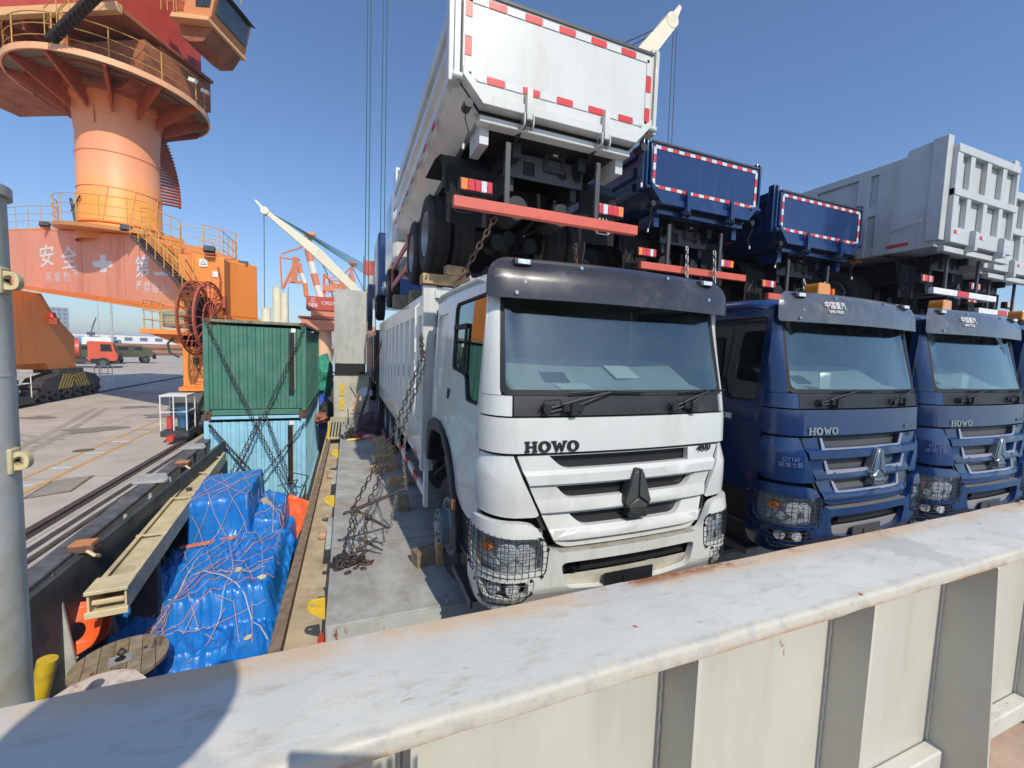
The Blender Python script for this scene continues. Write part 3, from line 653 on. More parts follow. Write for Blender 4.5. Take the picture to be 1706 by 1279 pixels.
    t=B(); cyl(t,(.85,3.1,.72),(.85,4.3,.72),.26,20); link('air_tank',t,CHAS,T)
    a=B(); cyl(a,(-1.0,1.65,.53),(1.0,1.65,.53),.07,10); 
    for y in (7.75,9.15): cyl(a,(-1.0,y,.53),(1.0,y,.53),.10,10); 
    link('axle',a,CHAS,T)
    link('engine_block',box(B(),-.5,.5,.6,2.4,.7,1.42),CHAS,T)
    ai=B(); cyl(ai,(-.95,2.66,1.2),(-.95,2.66,2.75),.13,14); cyl(ai,(-.95,2.66,2.75),(-.95,2.66,2.95),.17,14); 
    link('air_intake',ai,BLACKP,T)
    hs=B(); tube(hs,[(-1.0,2.65,1.15),(-1.08,2.75,.95),(-1.02,2.9,.85),(-.9,3.0,1.1)],.06,8); tube(hs,[(-.9,2.6,1.0),(-1.1,2.7,.8),(-1.0,2.95,.65)],.025,6); link('hose',hs,BLACKP,T)
    # --- bed
    x=1.22; y0,y1,z0,z1=2.82,10.9,1.02,3.18
    b=bxo('bed_floor',paint,T,-x+.04,x-.04,y0,y1,z0-.02,z0+.04)
    for sg in (-1,1):
        sw=link('bed_side',box(B(),*sorted((sg*(x-.06),sg*(x-.03))),y0+.12,y1,z0+.045,z1-.1),paint,b)
        link('top_rail',box(B(),*sorted((sg*(x-.10),sg*(x+.03))),y0+.10,y1,z1-.28,z1),paint,sw,bev=.012)
        link('bottom_rail',box(B(),*sorted((sg*(x-.10),sg*(x+.03))),y0+.10,y1,z0-.05,z0+.32),paint,sw,bev=.012)
        for k in range(11):
            yy=y0+.35+k*.72; bm=prism(B(),[(sg*(x-.03),yy),(sg*(x+.05),yy+.05),(sg*(x+.05),yy+.25),(sg*(x-.03),yy+.30)],2,z0+.32,z1-.28); link('bed_rib',bm,paint,sw)
        link('corner_post',box(B(),*sorted((sg*(x-.12),sg*(x+.05))),y0-.02,y0+.10,z0-.20,z1+.10),paint,b,bev=.012)
        ld=B(); tube(ld,[(sg*(x+.06),y0+.15,1.5),(sg*(x+.12),y0+.15,1.55),(sg*(x+.12),y0+.15,3.0),(sg*(x+.06),y0+.15,3.05)],.014,6)
        link('grab_rail',ld,WPAINT,b)
    link('headboard',box(B(),-x+.1,x-.1,y0,y0+.05,z0,z1+.08),paint,b)
    for zz in (1.6,2.1,2.65,3.12): link('headboard_rail',box(B(),-x+.1,x-.1,y0-.05,y0,zz,zz+.10),paint,b)
    link('tailgate',box(B(),-x+.05,x-.05,y1,y1+.06,z0,z1),paint,b)
    return T
trucks=[]
T1=lower_truck(2.19,WHITE,VISW,None,False,'white tipper truck with a smoked visor, facing the breakwater on the hatch cover')
T2=lower_truck(5.34,BLUE,VISB,None,True,'blue tipper truck parked right beside the white one, amber beacon behind its visor')
snap_kids()
T3=copy_tree(T2); T3.location.x=8.0; T3['label']='blue tipper truck second from the white one, in the shadow of the blue bed above'

for ch in C.objects:
    if ch.parent==T3 and ch.name.startswith('paper_sheet'): ch.location=(-.10,.02,-.05); ch.rotation_euler=(0,R(7),0)
T4=copy_tree(T2); T4.location.x=10.75; T4['label']='blue tipper truck at the far end of the row, only its edge in view'
for i,(T,x) in enumerate(((T2,.62),(T3,.95),(T4,.8))):
    bm=B(); cyl(bm,(x,1.15,3.20),(x,1.15,3.33),.12,20); b=link('beacon_base',bm,BLK,T)
    bm=B(); prism(bm,rnd([(x-.13,3.33),(x+.13,3.33),(x+.115,3.51),(x-.115,3.51)],.03,2),1,1.05,1.25); link('beacon_lens',bm,BEAC,b,bev=.015)
# ---------------------------------------------------------------- upper tippers, tail towards the camera, standing on the beds below
def tapes(parent,poly,seg,wd,y):
    """alternating red and white reflective tape along a closed outline"""
    N=len(poly)
    for i in range(N):
        a=Vector(poly[i]); b=Vector(poly[(i+1)%N]); d=b-a; ln=d.length
        if ln<.12: continue
        n=max(2,round(ln/seg)); u=d/ln; v=Vector((-u.y,u.x))*wd/2
        for k in range(n):
            p=a+d*(k/n)+u*.004; q=a+d*((k+1)/n)-u*.004
            P=[(p-v),(q-v),(q+v),(p+v)]
            link('reflector_tape',prism(B(),[(c.x,c.y) for c in P],1,y-.003,y),RETR if k%2 else RETW,parent,smooth=0)
def tail_lamp(parent,x,y,z,sg):
    h=link('tail_lamp',box(B(),x-.19,x+.19,y,y+.09,z-.075,z+.075),BLACKP,parent,bev=.008)
    for i,(m,wd) in enumerate(((LENSO,.08),(LENSR,.08),(LENSR,.07),(LENSW,.07),(LENSR,.06))):
        x0=(-.18+sum((.08,.08,.07,.07,.06)[:i]))
        a,b=x0,x0+wd-.004
        if sg>0: a,b=-b,-a
        bxo('lamp_lens',m,h,x+a,x+b,y-.022,y-.001,z-.06,z+.06,bev=.006)
    return h
def flap_emblem(parent,x,y,z,h,m):
    bm=B(); p=[(-.0,1.0),(-.40,.12),(-.28,-.02),(.28,-.02),(.40,.12),(0,1.0)]
    P=lambda a:Vector((x+a[0]*h,y,z+a[1]*h))
    tube(bm,[P(a) for a in p],.008,5); tube(bm,[P((0,1)),P((0,.32))],.008,5); tube(bm,[P((0,.32)),P((-.3,.02))],.008,5); tube(bm,[P((0,.32)),P((.3,.02))],.008,5)
    link('flap_emblem',bm,m,parent)
def upper_truck(loc,paint,label,kind='plain',bar=RUSTB,seg=.17,tw=.055,gap=1,cab=True,bedL=5.6,z1=2.40):
    T=thing('tipper_truck',label,'tipper truck',loc,0,'tipper trucks stacked piggyback, tail to the camera')
    x=1.17; zc=1.58; zb=1.32
    if kind=='ribbed': zc=1.22; zb=1.22; z1=3.0
    # bed shell
    def U(o,y): return [(-x-o,z1),(-x-o,zc),(-.93-o*.4,zb-o),(.93+o*.4,zb-o),(x+o,zc),(x+o,z1)]
    if kind=='plain':
        bm=B(); rows=[]
        for o in (0,-.035):
            for y in (.06,bedL): rows.append([bm.verts.new((a,y,b)) for a,b in U(o,y)])
        o0,o1,i0,i1=rows
        for a,b in ((o0,o1),(i0,i1)):
            for k in range(5): bm.faces.new((a[k],a[k+1],b[k+1],b[k]))
        for a,b in ((o0,i0),(o1,i1)):
            for k in range(5): bm.faces.new((a[k],a[k+1],b[k+1],b[k]))
        for k in (0,5): bm.faces.new((o0[k],o1[k],i1[k],i0[k]))
        bmesh.ops.recalc_face_normals(bm,faces=bm.faces[:])
        bed=link('bed_shell',bm,paint,T)
    else:
        bed=bxo('bed_floor',paint,T,-x,x,.06,bedL,zb,zb+.05)
        for sg in (-1,1): bxo('bed_side',paint,bed,*sorted((sg*(x-.03),sg*(x-.001))),.06,bedL,zb+.05,z1-.05)
    for sg in (-1,1):
        s=lambda a,b:sorted((sg*a,sg*b))
        link('top_rail',box(B(),*s(x-.04,x+.06),.10,bedL,z1-.13,z1+.03),paint,bed,bev=.01)
        if kind=='plain':
            for za,zb_,wdt in ((z1-.46,z1-.24,.05),(zc+.02,zc+.20,.055)):
                link('side_swage',prism(B(),[(sg*(x-.002),za),(sg*(x+wdt),za+.05),(sg*(x+wdt),zb_-.05),(sg*(x-.002),zb_)],1,.30,bedL-.1),paint,bed)
            for y in (.9,1.5,2.1,2.7,3.3,3.9,4.5,5.1):
                link('side_marker',box(B(),*s(x+.055,x+.068),y,y+.16,zc-.03,zc+.02),RETR if int(y*10)%12 else RETW,bed)
            link('end_post',box(B(),*s(x-.02,x+.10),.0,.12,zc-.02,z1+.12),paint,bed,bev=.01)
            link('end_post_strip',box(B(),*s(x+.02,x+.05),-.035,-.001,zc-.02,z1+.10),paint,bed,bev=.006)
            # hinge boss and cable
            cb=B(); cyl(cb,(sg*(x-.10),-.06,zc-.22),(sg*(x-.10),.08,zc-.22),.045,14); hb=link('hinge_boss',cb,BLACKP,bed)
            cb=B(); tube(cb,[(sg*(x-.10),-.05,zc-.24),(sg*(x-.07),-.03,zc-.36),(sg*(x-.12),.0,zc-.47),(sg*(x-.07),.0,zc-.60)],.007,5); link('cable',cb,BLACKP,T)
            cb=B(); cyl(cb,(sg*(x-.07),.0,zc-.60),(sg*(x-.065),.0,zc-.65),.013,8); link('cable_plug',cb,WPAINT,T)
            link('bed_bracket',prism(B(),[(sg*1.12,zc-.02),(sg*.98,zc-.24),(sg*.82,zc-.30),(sg*.74,zb-.0),(sg*.93,zb)],1,.07,.13),paint,bed)
            link('bed_leg',box(B(),*s(.80,.90),.12,.5,zb-.24,zb-.03),GREYP if paint is WHITE else paint,bed)
            cb=B(); cyl(cb,(sg*(x-.18),-.03,zc+.02),(sg*(x+.06),-.03,zc+.02),.035,12); link('gate_pin',cb,paint,bed)
        else:
            # framed side panels
            for k in range(6):
                y=.12+k*1.08
                link('side_post',box(B(),*s(x,x+.08),y if k else .06,y+.22 if k else 1.05,zb,z1-.13),paint,bed,bev=.01)
            for z in (zb+.0,(zb+z1)/2-.06): link('side_rail',box(B(),*s(x,x+.07),1.05,bedL,z,z+.20),paint,bed,bev=.01)
            link('end_post',box(B(),*s(x-.05,x+.12),-.02,.20,zb+.1,z1+.17),paint,bed,bev=.012)
            link('end_ear',prism(B(),[(.201,z1+.031),(.62,z1+.031),(.60,z1+.13),(.201,z1+.16)],0,*s(x-.03,x+.05)),paint,bed)
            link('side_marker',box(B(),*s(x+.08,x+.09),.45,.80,zb+.10,zb+.16),RETR,bed)
            cb=B(); tube(cb,[(sg*(x+.09),.75,zb+.42),(sg*(x+.16),.5,zb+.44),(sg*(x+.16),.25,zb+.50)],.012,6); link('hook_arm',cb,paint,bed)
            for y in (1.25,2.6): link('side_marker',box(B(),*s(x+.02,x+.05),y,y+.2,zb-.08,zb-.02),LENSO,bed)
    link('headboard',box(B(),-x,x,bedL,bedL+.06,zb,z1+.10),paint,bed)
    if kind=='plain':
        link('canopy',box(B(),-x-.02,x+.02,bedL+.06,bedL+.62,z1+.45,z1+.50),paint,bed); 
        for sg in (-1,1): link('canopy_side',box(B(),*sorted((sg*(x-.02),sg*(x+.02))),bedL+.06,bedL+.62,z1-.30,z1+.45),paint,bed)
    # tailgate
    if kind=='plain':
        O=[(-x+.03,z1+.03),(x-.03,z1+.03),(x-.03,zc+.02),(.93,zb+.05),(-.93,zb+.05),(-x+.03,zc+.02)]
        g=link('tailgate',prism(B(),O,1,-.045,.055),paint,T,bev=.006)
        link('gate_flange',prism(B(),[(-x+.03,zc+.02),(-.93,zb+.05),(.93,zb+.05),(x-.03,zc+.02),(x-.03,zc+.10),(.90,zb+.15),(-.90,zb+.15),(-x+.03,zc+.10)],1,-.085,-.046),paint,g,bev=.006)
        link('gate_top_strip',box(B(),-x+.03,x-.03,-.06,-.046,z1-.0,z1+.03),CHASG,g)
        m=.085; IN=[(-x+m,z1-.06),(x-m,z1-.06),(x-m,zb+.30),(-x+m,zb+.30)]
        tapes(g,IN,seg,tw,-.05)
        for xx in (-.44,.50):
            h=link('gate_hinge',prism(B(),rnd([(-.09,zb+.30),(-.13,zb+.30),(-.14,zb-.02),(-.04,zb-.02),(-.05,zb+.1)],.01,2),0,xx-.03,xx+.03),paint,g)
            for d in (-.055,.045): link('hinge_cheek',prism(B(),rnd([(-.13,zb+.06),(-.02,zb+.06),(-.02,zb-.09),(-.13,zb-.09)],.04,3),0,xx+d,xx+d+.012),paint,h)
            cb=B(); cyl(cb,(xx-.07,-.08,zb-.03),(xx+.07,-.08,zb-.03),.028,12); link('hinge_pin',cb,CHASG,h)
        link('rear_sill',box(B(),-.93,.93,.02,.16,zb-.07,zb+.0),paint,bed,bev=.01); link('gate_gap_filler',prism(B(),[(-.92,zb+.002),(.92,zb+.002),(x-.04,zc+.0),(x-.04,zc+.16),(.9,zb+.12),(-.9,zb+.12),(-x+.04,zc+.16),(-x+.04,zc)],1,.058,.075),BLK,bed)  # black filler added to block the sky showing under the tailgate
    else:
        g=bxo('tailgate',paint,T,-x+.05,x-.05,-.01,.03,zb+.05,z1)
        xs=[-x+.05,-.60,-.02,.56,x-.05]
        for i,xx in enumerate(xs): link('gate_post',box(B(),xx-(.0 if i==0 else .07),xx+(.0 if i==4 else .07)+(.10 if i==0 else 0)-(.0),-.10,-.011,zb+.34,z1-.12),paint,g,bev=.01)
        for z,hh in ((z1-.14,.15),((zb+z1)/2-.0,.14),(zb+.06,.28)): link('gate_rail',box(B(),-x+.05,x-.05,-.112,-.012,z,z+hh),paint,g,bev=.012)
        for xx in (-.95,-.05,.85):
            link('gate_reflector',box(B(),xx-.09,xx,-.118,-.113,zb+.22,zb+.28),RETR,g); link('gate_reflector',box(B(),xx+.001,xx+.09,-.118,-.113,zb+.22,zb+.28),RETW,g)
        for xx in (-.45,.60):
            link('gate_hinge',prism(B(),rnd([(-.12,zb+.34),(-.20,zb+.30),(-.20,zb-.05),(-.05,zb-.05)],.03,2),0,xx-.05,xx+.05),paint,g)
        link('rear_sill',box(B(),-x,x,-.06,.05,zb-.10,zb-.001),paint,bed,bev=.01)
    if kind=='plain': link('under_bed_shade',box(B(),-.90,.90,.17,bedL,zb-.058,zb-.048),CHAS,bed)  # dark plate that paints in the black shade under the bed
    for k in range(7): link('floor_bearer',box(B(),-.85,.85,.55+k*.72,.63+k*.72,zb-.12,zb-.06),CHAS,bed)
    # frame, cross member, bumper bar
    for sg in (-1,1):
        link('frame_rail',box(B(),*sorted((sg*.38,sg*.46)),.44,8.2,.78,1.06),CHAS,T)
        link('sub_frame',box(B(),*sorted((sg*.37,sg*.47)),.25,bedL,1.08,1.24),CHAS,T)
        link('bar_support',box(B(),*sorted((sg*.54,sg*.60)),.12,.16,.40,1.16),CHASG,T,bev=.004)
        tail_lamp(T,sg*.87,.28,.70,sg)
        fl=link('mud_flap',box(B(),*sorted((sg*.60,sg*1.14)),.58,.60,.36,1.0),FLAPM,T); flap_emblem(fl,sg*.95,.565,.50,.30,CHASG if sg<0 else WPAINT)
        md=B(); pts=[(.60,.75),(.64,1.0),(.76,1.18),(1.1,1.26),(1.8,1.28)]
        for a,b in zip(pts,pts[1:]): quadset(md,[(sg*.60,a[0],a[1]),(sg*1.18,a[0],a[1]),(sg*1.18,b[0],b[1]),(sg*.60,b[0],b[1])],((0,1,2,3),))
        link('rear_mudguard',md,BLACKP,T)
        sp=B()
        for i in range(6): box(sp,*sorted((sg*.50,sg*.59)),1.75-.1-i*.0,3.2+.1,.60+i*.03,.625+i*.03)
        link('leaf_spring',sp,CHAS,T)
        for y in (1.85,3.20):
            wheel(T,sg*1.03,y,.53,sg); wheel(T,sg*.70,y,.53,sg)
        if cab: wheel(T,sg*1.02,7.9,.53,sg,front=True)
        sgd=link('side_guard',box(B(),*sorted((sg*1.10,sg*1.14)),3.95,4.03,.35,1.05),RUSTB,T)
        for z in (.40,.84): link('guard_bar',box(B(),*sorted((sg*1.10,sg*1.135)),4.031,6.9,z,z+.12),RUSTB,sgd)
        link('guard_post',box(B(),*sorted((sg*1.10,sg*1.14)),6.901,6.98,.35,1.05),RUSTB,sgd)
    hole=lambda cx_,cz,r:[(cx_+r*math.cos(a),cz+r*math.sin(a)) for a in [2*math.pi*k/14 for k in range(14)]]
    cm=link('cross_member',plate2([(-.52,.93),(.52,.93),(.52,1.20),(-.52,1.20)],[hole(-.46,1.08,.055)[::-1],hole(.24,1.06,.065)[::-1],hole(.44,1.06,.06)[::-1],[(-.28,.97),(-.28,1.13),(-.13,1.13),(-.13,.97)]],.02,1,.40),CHASG,T)
    link('cross_plate',box(B(),-.51,.51,.425,.435,.94,1.19),BLK,T)
    br=link('plate_bracket',plate2([(-.02,1.05),(.26,1.05),(.26,1.31),(-.02,1.31)],[[(.03,1.11),(.03,1.21),(.21,1.21),(.21,1.11)][::-1]],.01,1,.37),BLACKP,cm); bxo('bracket_label',WTXT,br,.09,.15,.366,.369,1.24,1.27)
    bx=link('bumper_bar',box(B(),-1.18,1.10,.02,.10,.37,.48),bar,T,bev=.004)
    if bar is not RUSTB:
        for a in (-.25,): bxo('bar_stripe',RETR,bx,a-.12,a+.28,.012,.018,.372,.478)
    for y in (1.85,3.20):
        bm=B(); cyl(bm,(-.95,y,.53),(.95,y,.53),.085,12); box(bm,-.5,.5,y-.10,y+.10,.43,.64); link('axle',bm,CHAS,T)
        bm=B(); bmesh.ops.create_uvsphere(bm,u_segments=18,v_segments=10,radius=.24,matrix=Matrix.Translation((0,y,.53))@Matrix.Diagonal((.75,.9,1,1))); cyl(bm,(0,y-.30,.55),(0,y-.1,.55),.10,14); link('differential',bm,CHAS,T)
    
    for q in ((-.30,.5,.95,.62,.14),(.30,.5,.95,.62,.14),(-.2,1.45,1.62,.45,.11),(.3,1.45,1.62,.45,.11)): bm=B(); cyl(bm,(q[0],q[1],q[3]),(q[0],q[2],q[3]),q[4],16); link('brake_chamber',bm,CHAS,T)
    bm=B(); tube(bm,[(-.12,.3,.75),(-.05,.4,.55),(.0,1.0,.5),(.1,1.5,.6)],.02,6); tube(bm,[(.1,.3,.7),(.15,.5,.5),(.12,1.2,.52)],.016,6); tube(bm,[(.2,1.6,.7),(.1,1.7,.3),(-.15,1.75,.7)],.025,6); link('air_line',bm,CHAS,T)
    bm=B(); cyl(bm,(-.05,.15,.44),(-.05,.24,.44),.012,6); cyl(bm,(.0,.15,.40),(.14,.15,.40),.014,6); link('brass_fitting',bm,YELR,T)
    bm=B(); cyl(bm,(0,3.9,.75),(0,5.8,.95),.06,10); box(bm,-.3,.3,.95,2.6,.86,1.0); link('drive_shaft',bm,CHAS,T)
    if cab:
        link('cab_shell',box(B(),-1.13,1.13,6.95,9.1,1.0,2.95),paint,T,bev=.12)
        for sg in (-1,1): bxo('cab_window',GLASSD,T,*sorted((sg*1.131,sg*1.135)),7.5,8.6,2.0,2.7)
    for sg in (-1,1): bm=B(); cyl(bm,(sg*.8,4.3,.72),(sg*.8,5.5,.72),.26,18); link('fuel_tank',bm,CHASG,T)
    return T
U1=upper_truck((2.19,4.32,3.40),WHITE,'white tipper truck riding above the white cab, primer red bumper bar and large plain tailgate',seg=.19,tw=.07)
U2=upper_truck((5.50,5.55,3.32),BLUE,'blue tipper truck with a tape-framed tailgate, stacked right beside the white tailgate',seg=.115,tw=.05,z1=2.27)
snap_kids()
U3=copy_tree(U2); U3.location=(8.38,5.55,3.06); U3['label']='blue tipper truck stacked between the other blue bed and the tall grey bed'
U4=upper_truck((11.3,4.5,3.28),GREYP,'grey tipper truck with a tall ribbed tailgate and framed side panels, stacked highest',kind='ribbed',bar=WPAINT,cab=False,bedL=6.6)
snap_kids()
U5=copy_tree(U4); U5.location=(14.0,4.9,3.12); U5['label']='grey tipper truck at the far right, beyond the one with the ribbed tailgate'
# timber packing between the trucks
def timber(name,label,loc,sx,sy,sz,rz=0,m=None,group='timber packing blocks'):
    o=link(name,box(B(),-sx/2,sx/2,-sy/2,sy/2,0,sz),m or WOOD,None,loc=loc,bev=.008,rot=(0,0,rz)); return tag(o,label,'timber',group)
timber('timber_beam','long pale timber beam across the headboard of the white bed, under the tyres',(1.62,5.62,3.14),1.45,.22,.13,.02)
timber('timber_block','pale timber chock on top of the beam over the white cab',(1.33,5.58,3.272),.26,.16,.13,.1)
timber('timber_beam','thick timber beam across the middle of the white bed',(2.1,8.2,3.04),2.6,.3,.24,.0,WOODO)
timber('timber_beam','timber beam bearing the second axle over the white bed',(2.1,7.1,3.04),2.3,.25,.2,.0,WOODO)
for x in (5.4,8.1,10.9): timber('timber_beam','timber beam across the headboard of the blue bed at x'.replace(' at x','')+{5.4:' nearest the white truck',8.1:' in the middle of the row',10.9:' farthest along the row'}[x],(x,5.7,3.04),2.2,.25,.2)
# ---------------------------------------------------------------- ship structure
def grid_sheet(x0,x1,y0,y1,z,nx,ny,amp=0,sc=1.):
    bm=B(); V=[[bm.verts.new((x0+(x1-x0)*i/nx,y0+(y1-y0)*j/ny,z+(amp*noise.noise(Vector((i*sc,j*sc,z))) if amp else 0))) for i in range(nx+1)] for j in range(ny+1)]
    for j in range(ny):
        for i in range(nx): bm.faces.new((V[j][i],V[j][i+1],V[j+1][i+1],V[j+1][i]))
    return bm
# hatch cover with plate seams: separate pontoon panels
HZ=-.15
y=3.82; ends=[10.95,18.2,25.5,33.]
hp=None
for k,ye in enumerate(ends):
    bm=box(B(),-.17+(k%2)*.01,19.5,y,ye-.03,HZ-.62,HZ)
    o=link('hatch_cover',bm,[DECKG],None,bev=.012); tag(o,None,None,None,'structure')
    y=ye
bm=B(); bm_=box(bm,-.155,19.4,3.800,3.817,HZ-.66,HZ-.02); tag(link('hatch_front_plate',bm,HATCHF,None),kind='structure')
bm=B()
for x in (.05,): box(bm,x,x+.0,0,0,0,0)
bm.free()
# strips let into the cover
for yy,nm in ((5.35,'weld_seam'),(7.6,'weld_seam'),(9.4,'weld_seam')):
    tag(bxo('weld_seam',mat('seam_rust',(.30,.23,.17),.8,var=.3,vs=9),None,-.165,19.4,yy,yy+.018,HZ-.001,HZ+.004),kind='structure')
for yy in (6.9,):
    tag(bxo('red_paint_line',mat('red_line',(.45,.16,.12),.8,var=.3,vs=9),None,-.165,1.2,yy,yy+.02,HZ-.001,HZ+.004),kind='structure')
# coaming walkway and its timber-coloured side wall
bm=B(); quadset(bm,[(-.72,3.0,-.80),(-.19,3.0,-.80),(-.19,40,-.80),(-.56,40,-.80)],((0,1,2,3),)); tag(link('coaming_walkway',bm,SAND,None),kind='structure')
bm=B(); prism(bm,[(-.70,-.62),(-.60,-.62),(-.60,-2.27),(-.70,-2.27)],1,2.8,14.0)
for v in bm.verts: v.co.x+= .012*(v.co.y-4)
cw=link('coaming_wall',bm,RUSTY,None); tag(cw,'rusty brown steel coaming wall beside the blue tarpaulin','wall')
bm=B(); prism(bm,[(-.69,-.60),(-.585,-.60),(-.585,-.615),(-.69,-.615)],1,2.8,14.0)
for v in bm.verts: v.co.x+= .012*(v.co.y-4)
link('coaming_cap',bm,mat('coaming_cap_brown',(.24,.17,.11),.8,var=.25,vs=6,dirt=.4,dcol=(.12,.08,.05),ds=5,bump=.2,bs=40),cw)
# main deck, bulwark, hull side
tag(link('main_deck',grid_sheet(-3.75,-.6,1.5,60,-2.27,12,80,.01,.4),DECKD,None),kind='structure')
tag(link('forward_deck',box(B(),-.69,20,.9,3.79,-2.4,-2.27),DECKD,None),kind='structure')
bm=B(); prism(bm,[(-3.62,-2.3),(-3.55,-2.3),(-3.55,-.36),(-3.62,-.36)],1,2.0,60)
bw=link('ship_bulwark',bm,DGREY,None); tag(bw,'dark grey steel bulwark along the quay side of the deck','bulwark')
def shear(bm):
    for v in bm.verts: v.co.x+= -.045*(v.co.y-6)*(1 if v.co.y<14 else 0)-(.36 if v.co.y>=14 else 0)+.42
    return bm
for v in bw.data.vertices: v.co.x+= -.045*(min(v.co.y,14)-6)+.42
bm=B(); prism(bm,rnd([(-3.70,-.35),(-3.48,-.35),(-3.48,-.29),(-3.70,-.27)],.02,2),1,2.0,60)
bmesh.ops.bisect_plane(bm,geom=bm.verts[:]+bm.edges[:]+bm.faces[:],plane_co=(0,14,0),plane_no=(0,1,0))
for v in bm.verts: v.co.x+= -.045*(min(v.co.y,14)-6)+.42
link('bulwark_rail',bm,BTOP,bw)
def bx_(y): return -3.55-.045*(min(y,14)-6)+.42
for i,y in enumerate((5.0,6.05,7.0,7.9,8.9,9.9,10.9,11.9,12.9)):
    link('bulwark_stay',prism(B(),[(0,-.36),(.10,-.36),(.34,-2.26),(0,-2.26)],1,y,y+.03),PALEG if i<6 else DGREY,bw).location.x=bx_(y)+.002
    for z in (-.9,): link('stringer',box(B(),0,.05,y+.031,y+1.0,z,z+.05),DGREY,bw).location.x=bx_(y+.9)+.002
for y,w_ in ((9.25,.55),(12.0,.5)):
    tag(link('roller_fairlead',prism(B(),rnd([(-.30,y),(.18,y),(.22,y+.1),(.05,y+w_),(-.3,y+w_)],.05,3),2,-.285,-.235),mat('fairlead_paint',(.40,.41,.38),.6,var=.1,dirt=.4,dcol=(.12,.1,.08)),None,loc=(bx_(y),0,0),bev=.01),('pale steel fairlead plate on the bulwark rail beside the grooved crane rails' if y<10 else 'pale steel fairlead plate on the bulwark rail close to the blue container'),'fairlead')
t=thing('mooring_chock','round dark mooring chock in the bulwark with a pale rim','chock',(bx_(8.3)+.02,8.3,-.95))
link('chock_ring',lathe(B(),[(0,.30),(.10,.29),(.14,.25),(.12,.21),(0,.20)],28),DSTEEL,t)
link('chock_lip',prism(B(),[(-.34,-.35),(.34,-.35),(.30,-.25),(-.25,-.30)],0,.0,.02),PALEG,t)
for y,lab in ((6.6,'small rusty cleat welded on the bulwark rail nearest the camera'),(10.6,'small rusty cleat on the bulwark rail behind the fairlead')):
    t=thing('rusty_cleat',lab,'cleat',(bx_(y)+.12,y,-.36))
    link('cleat_body',box(B(),-.12,.14,-.10,.10,.03,.12),RUSTY,t,bev=.01); link('cleat_hook',tube(B(),[(.08,-.10,.06),(.16,-.12,.0),(.16,-.02,-.05),(.08,.0,-.03)],.02,6),CREAM,t)
    link('cleat_cap',box(B(),-.10,.12,-.09,.09,.121,.14),mat('cleat_orange',(.55,.22,.09),.7,var=.2,vs=9),t)
# breakwater in the foreground: flange, web and fins
bwk=thing('steel_breakwater','white painted steel breakwater with a broad rust-stained top flange, in the foreground','breakwater',(0,0,0))
FZ=1.70
bm=B(); pr=rnd([(.630,FZ-.036),(.632,FZ-.006),(.642,FZ),(.885,FZ),(.885,FZ-.014),(.66,FZ-.016),(.645,FZ-.036)],[.004,.007,.0,0,0,.0,.004],3)
prism(bm,pr,0,-2.2,6.0)
for k in range(1,120):
    bmesh.ops.bisect_plane(bm,geom=bm.verts[:]+bm.edges[:]+bm.faces[:],plane_co=(-2.2+k*.07,0,0),plane_no=(1,0,0))
for v in bm.verts:
    v.co.z+=.0028*noise.noise(Vector((v.co.x*4,v.co.y*3,1)))+.002*noise.noise(Vector((v.co.x*13,v.co.y*9,4))); 
    if v.co.y<.655: v.co.y+=.003*noise.noise(Vector((v.co.x*9,v.co.z*20,7)))
link('top_flange',bm,FLANGE,bwk,smooth=50)
link('web_plate',grid_sheet(-2.2,6,0,1,0,2,2),PANEL,bwk).matrix_local=Matrix(((1,0,0,0),(0,0,1,.76),(0,-2.0,0,FZ-.017),(0,0,0,1)))
link('web_back',box(B(),-2.2,6,.763,.775,-2.2,FZ-.017),PANEL,bwk)
for x in (-1.76,-1.14,-.52,.10,.72,1.35,1.955,2.60,3.25,3.9,4.55):
    link('weld_bead',tube(B(),[(x-.004+.0015*math.sin(k*2.3),.7565,FZ-.02-k*.02) for k in range(40)],.0042,5),FLANGE,bwk)
    f=link('stiffener_fin',plate2(rnd([(.664 if x!=1.955 else .663,FZ-.017),(.7585,FZ-.017),(.7585,.87),(.655 if x!=1.955 else .60,.87),(.655 if x!=1.955 else .635,FZ-.045)],[0,0,.0,.02,.0],2),[],.012,0,x),PANEL,bwk)
link('base_strip',box(B(),-2.2,6,.71,.7585,.88,.955),FLANGE,bwk,bev=.006)
tag(link('upper_deck',grid_sheet(-2.2,6,-3.5,.757,.85,30,14,.006,.7),mat('deck_pinkish_paint',(.48,.34,.25),.75,var=.12,vs=4,dirt=.45,dcol=(.32,.24,.18),ds=4,rust=.25,bump=.15,bs=40),None),kind='structure')
# the lug and scrap visible low right
t=thing('steel_post','tall round pale steel post with a flat cap at the left edge','post',(-.88,1.4,0))
bm=B(); cyl(bm,(0,0,-2.27),(0,0,2.63),.112,32); link('post_tube',bm,POSTM,t)
bm=B(); cyl(bm,(0,0,2.631),(0,0,2.655),.122,32); link('post_cap',bm,POSTM,t)
bm=B(); cyl(bm,(0,0,2.20),(0,0,2.204),.113,32); link('weld_band',bm,POSTM,t)
for z in (2.43,1.99):
    l=link('pad_eye',plate2(rnd([(-.03,z-.024),(.105,z-.022),(.145,z-.022),(.145,z+.022),(.105,z+.022),(-.03,z+.024)],[0,.0,.03,.03,.0,0],4),[rnd([(.118,z-.012),(.136,z-.012),(.136,z+.012),(.118,z+.012)],.008,3)[::-1]],.02,1,-.01),mat('pad_eye_cream',(.60,.50,.28) if z>2.2 else (.40,.38,.28),.55,var=.1,vs=20,rust=.2),t,bev=.004)
    l.location=(0,0,0)
    l.location.x=.0
    link('pad_eye_base',box(B(),.085,.118,-.018,.018,z-.032,z+.032),mat('pad_eye_cream2',(.52,.45,.27),.55,var=.1,rust=.15),t,bev=.004)
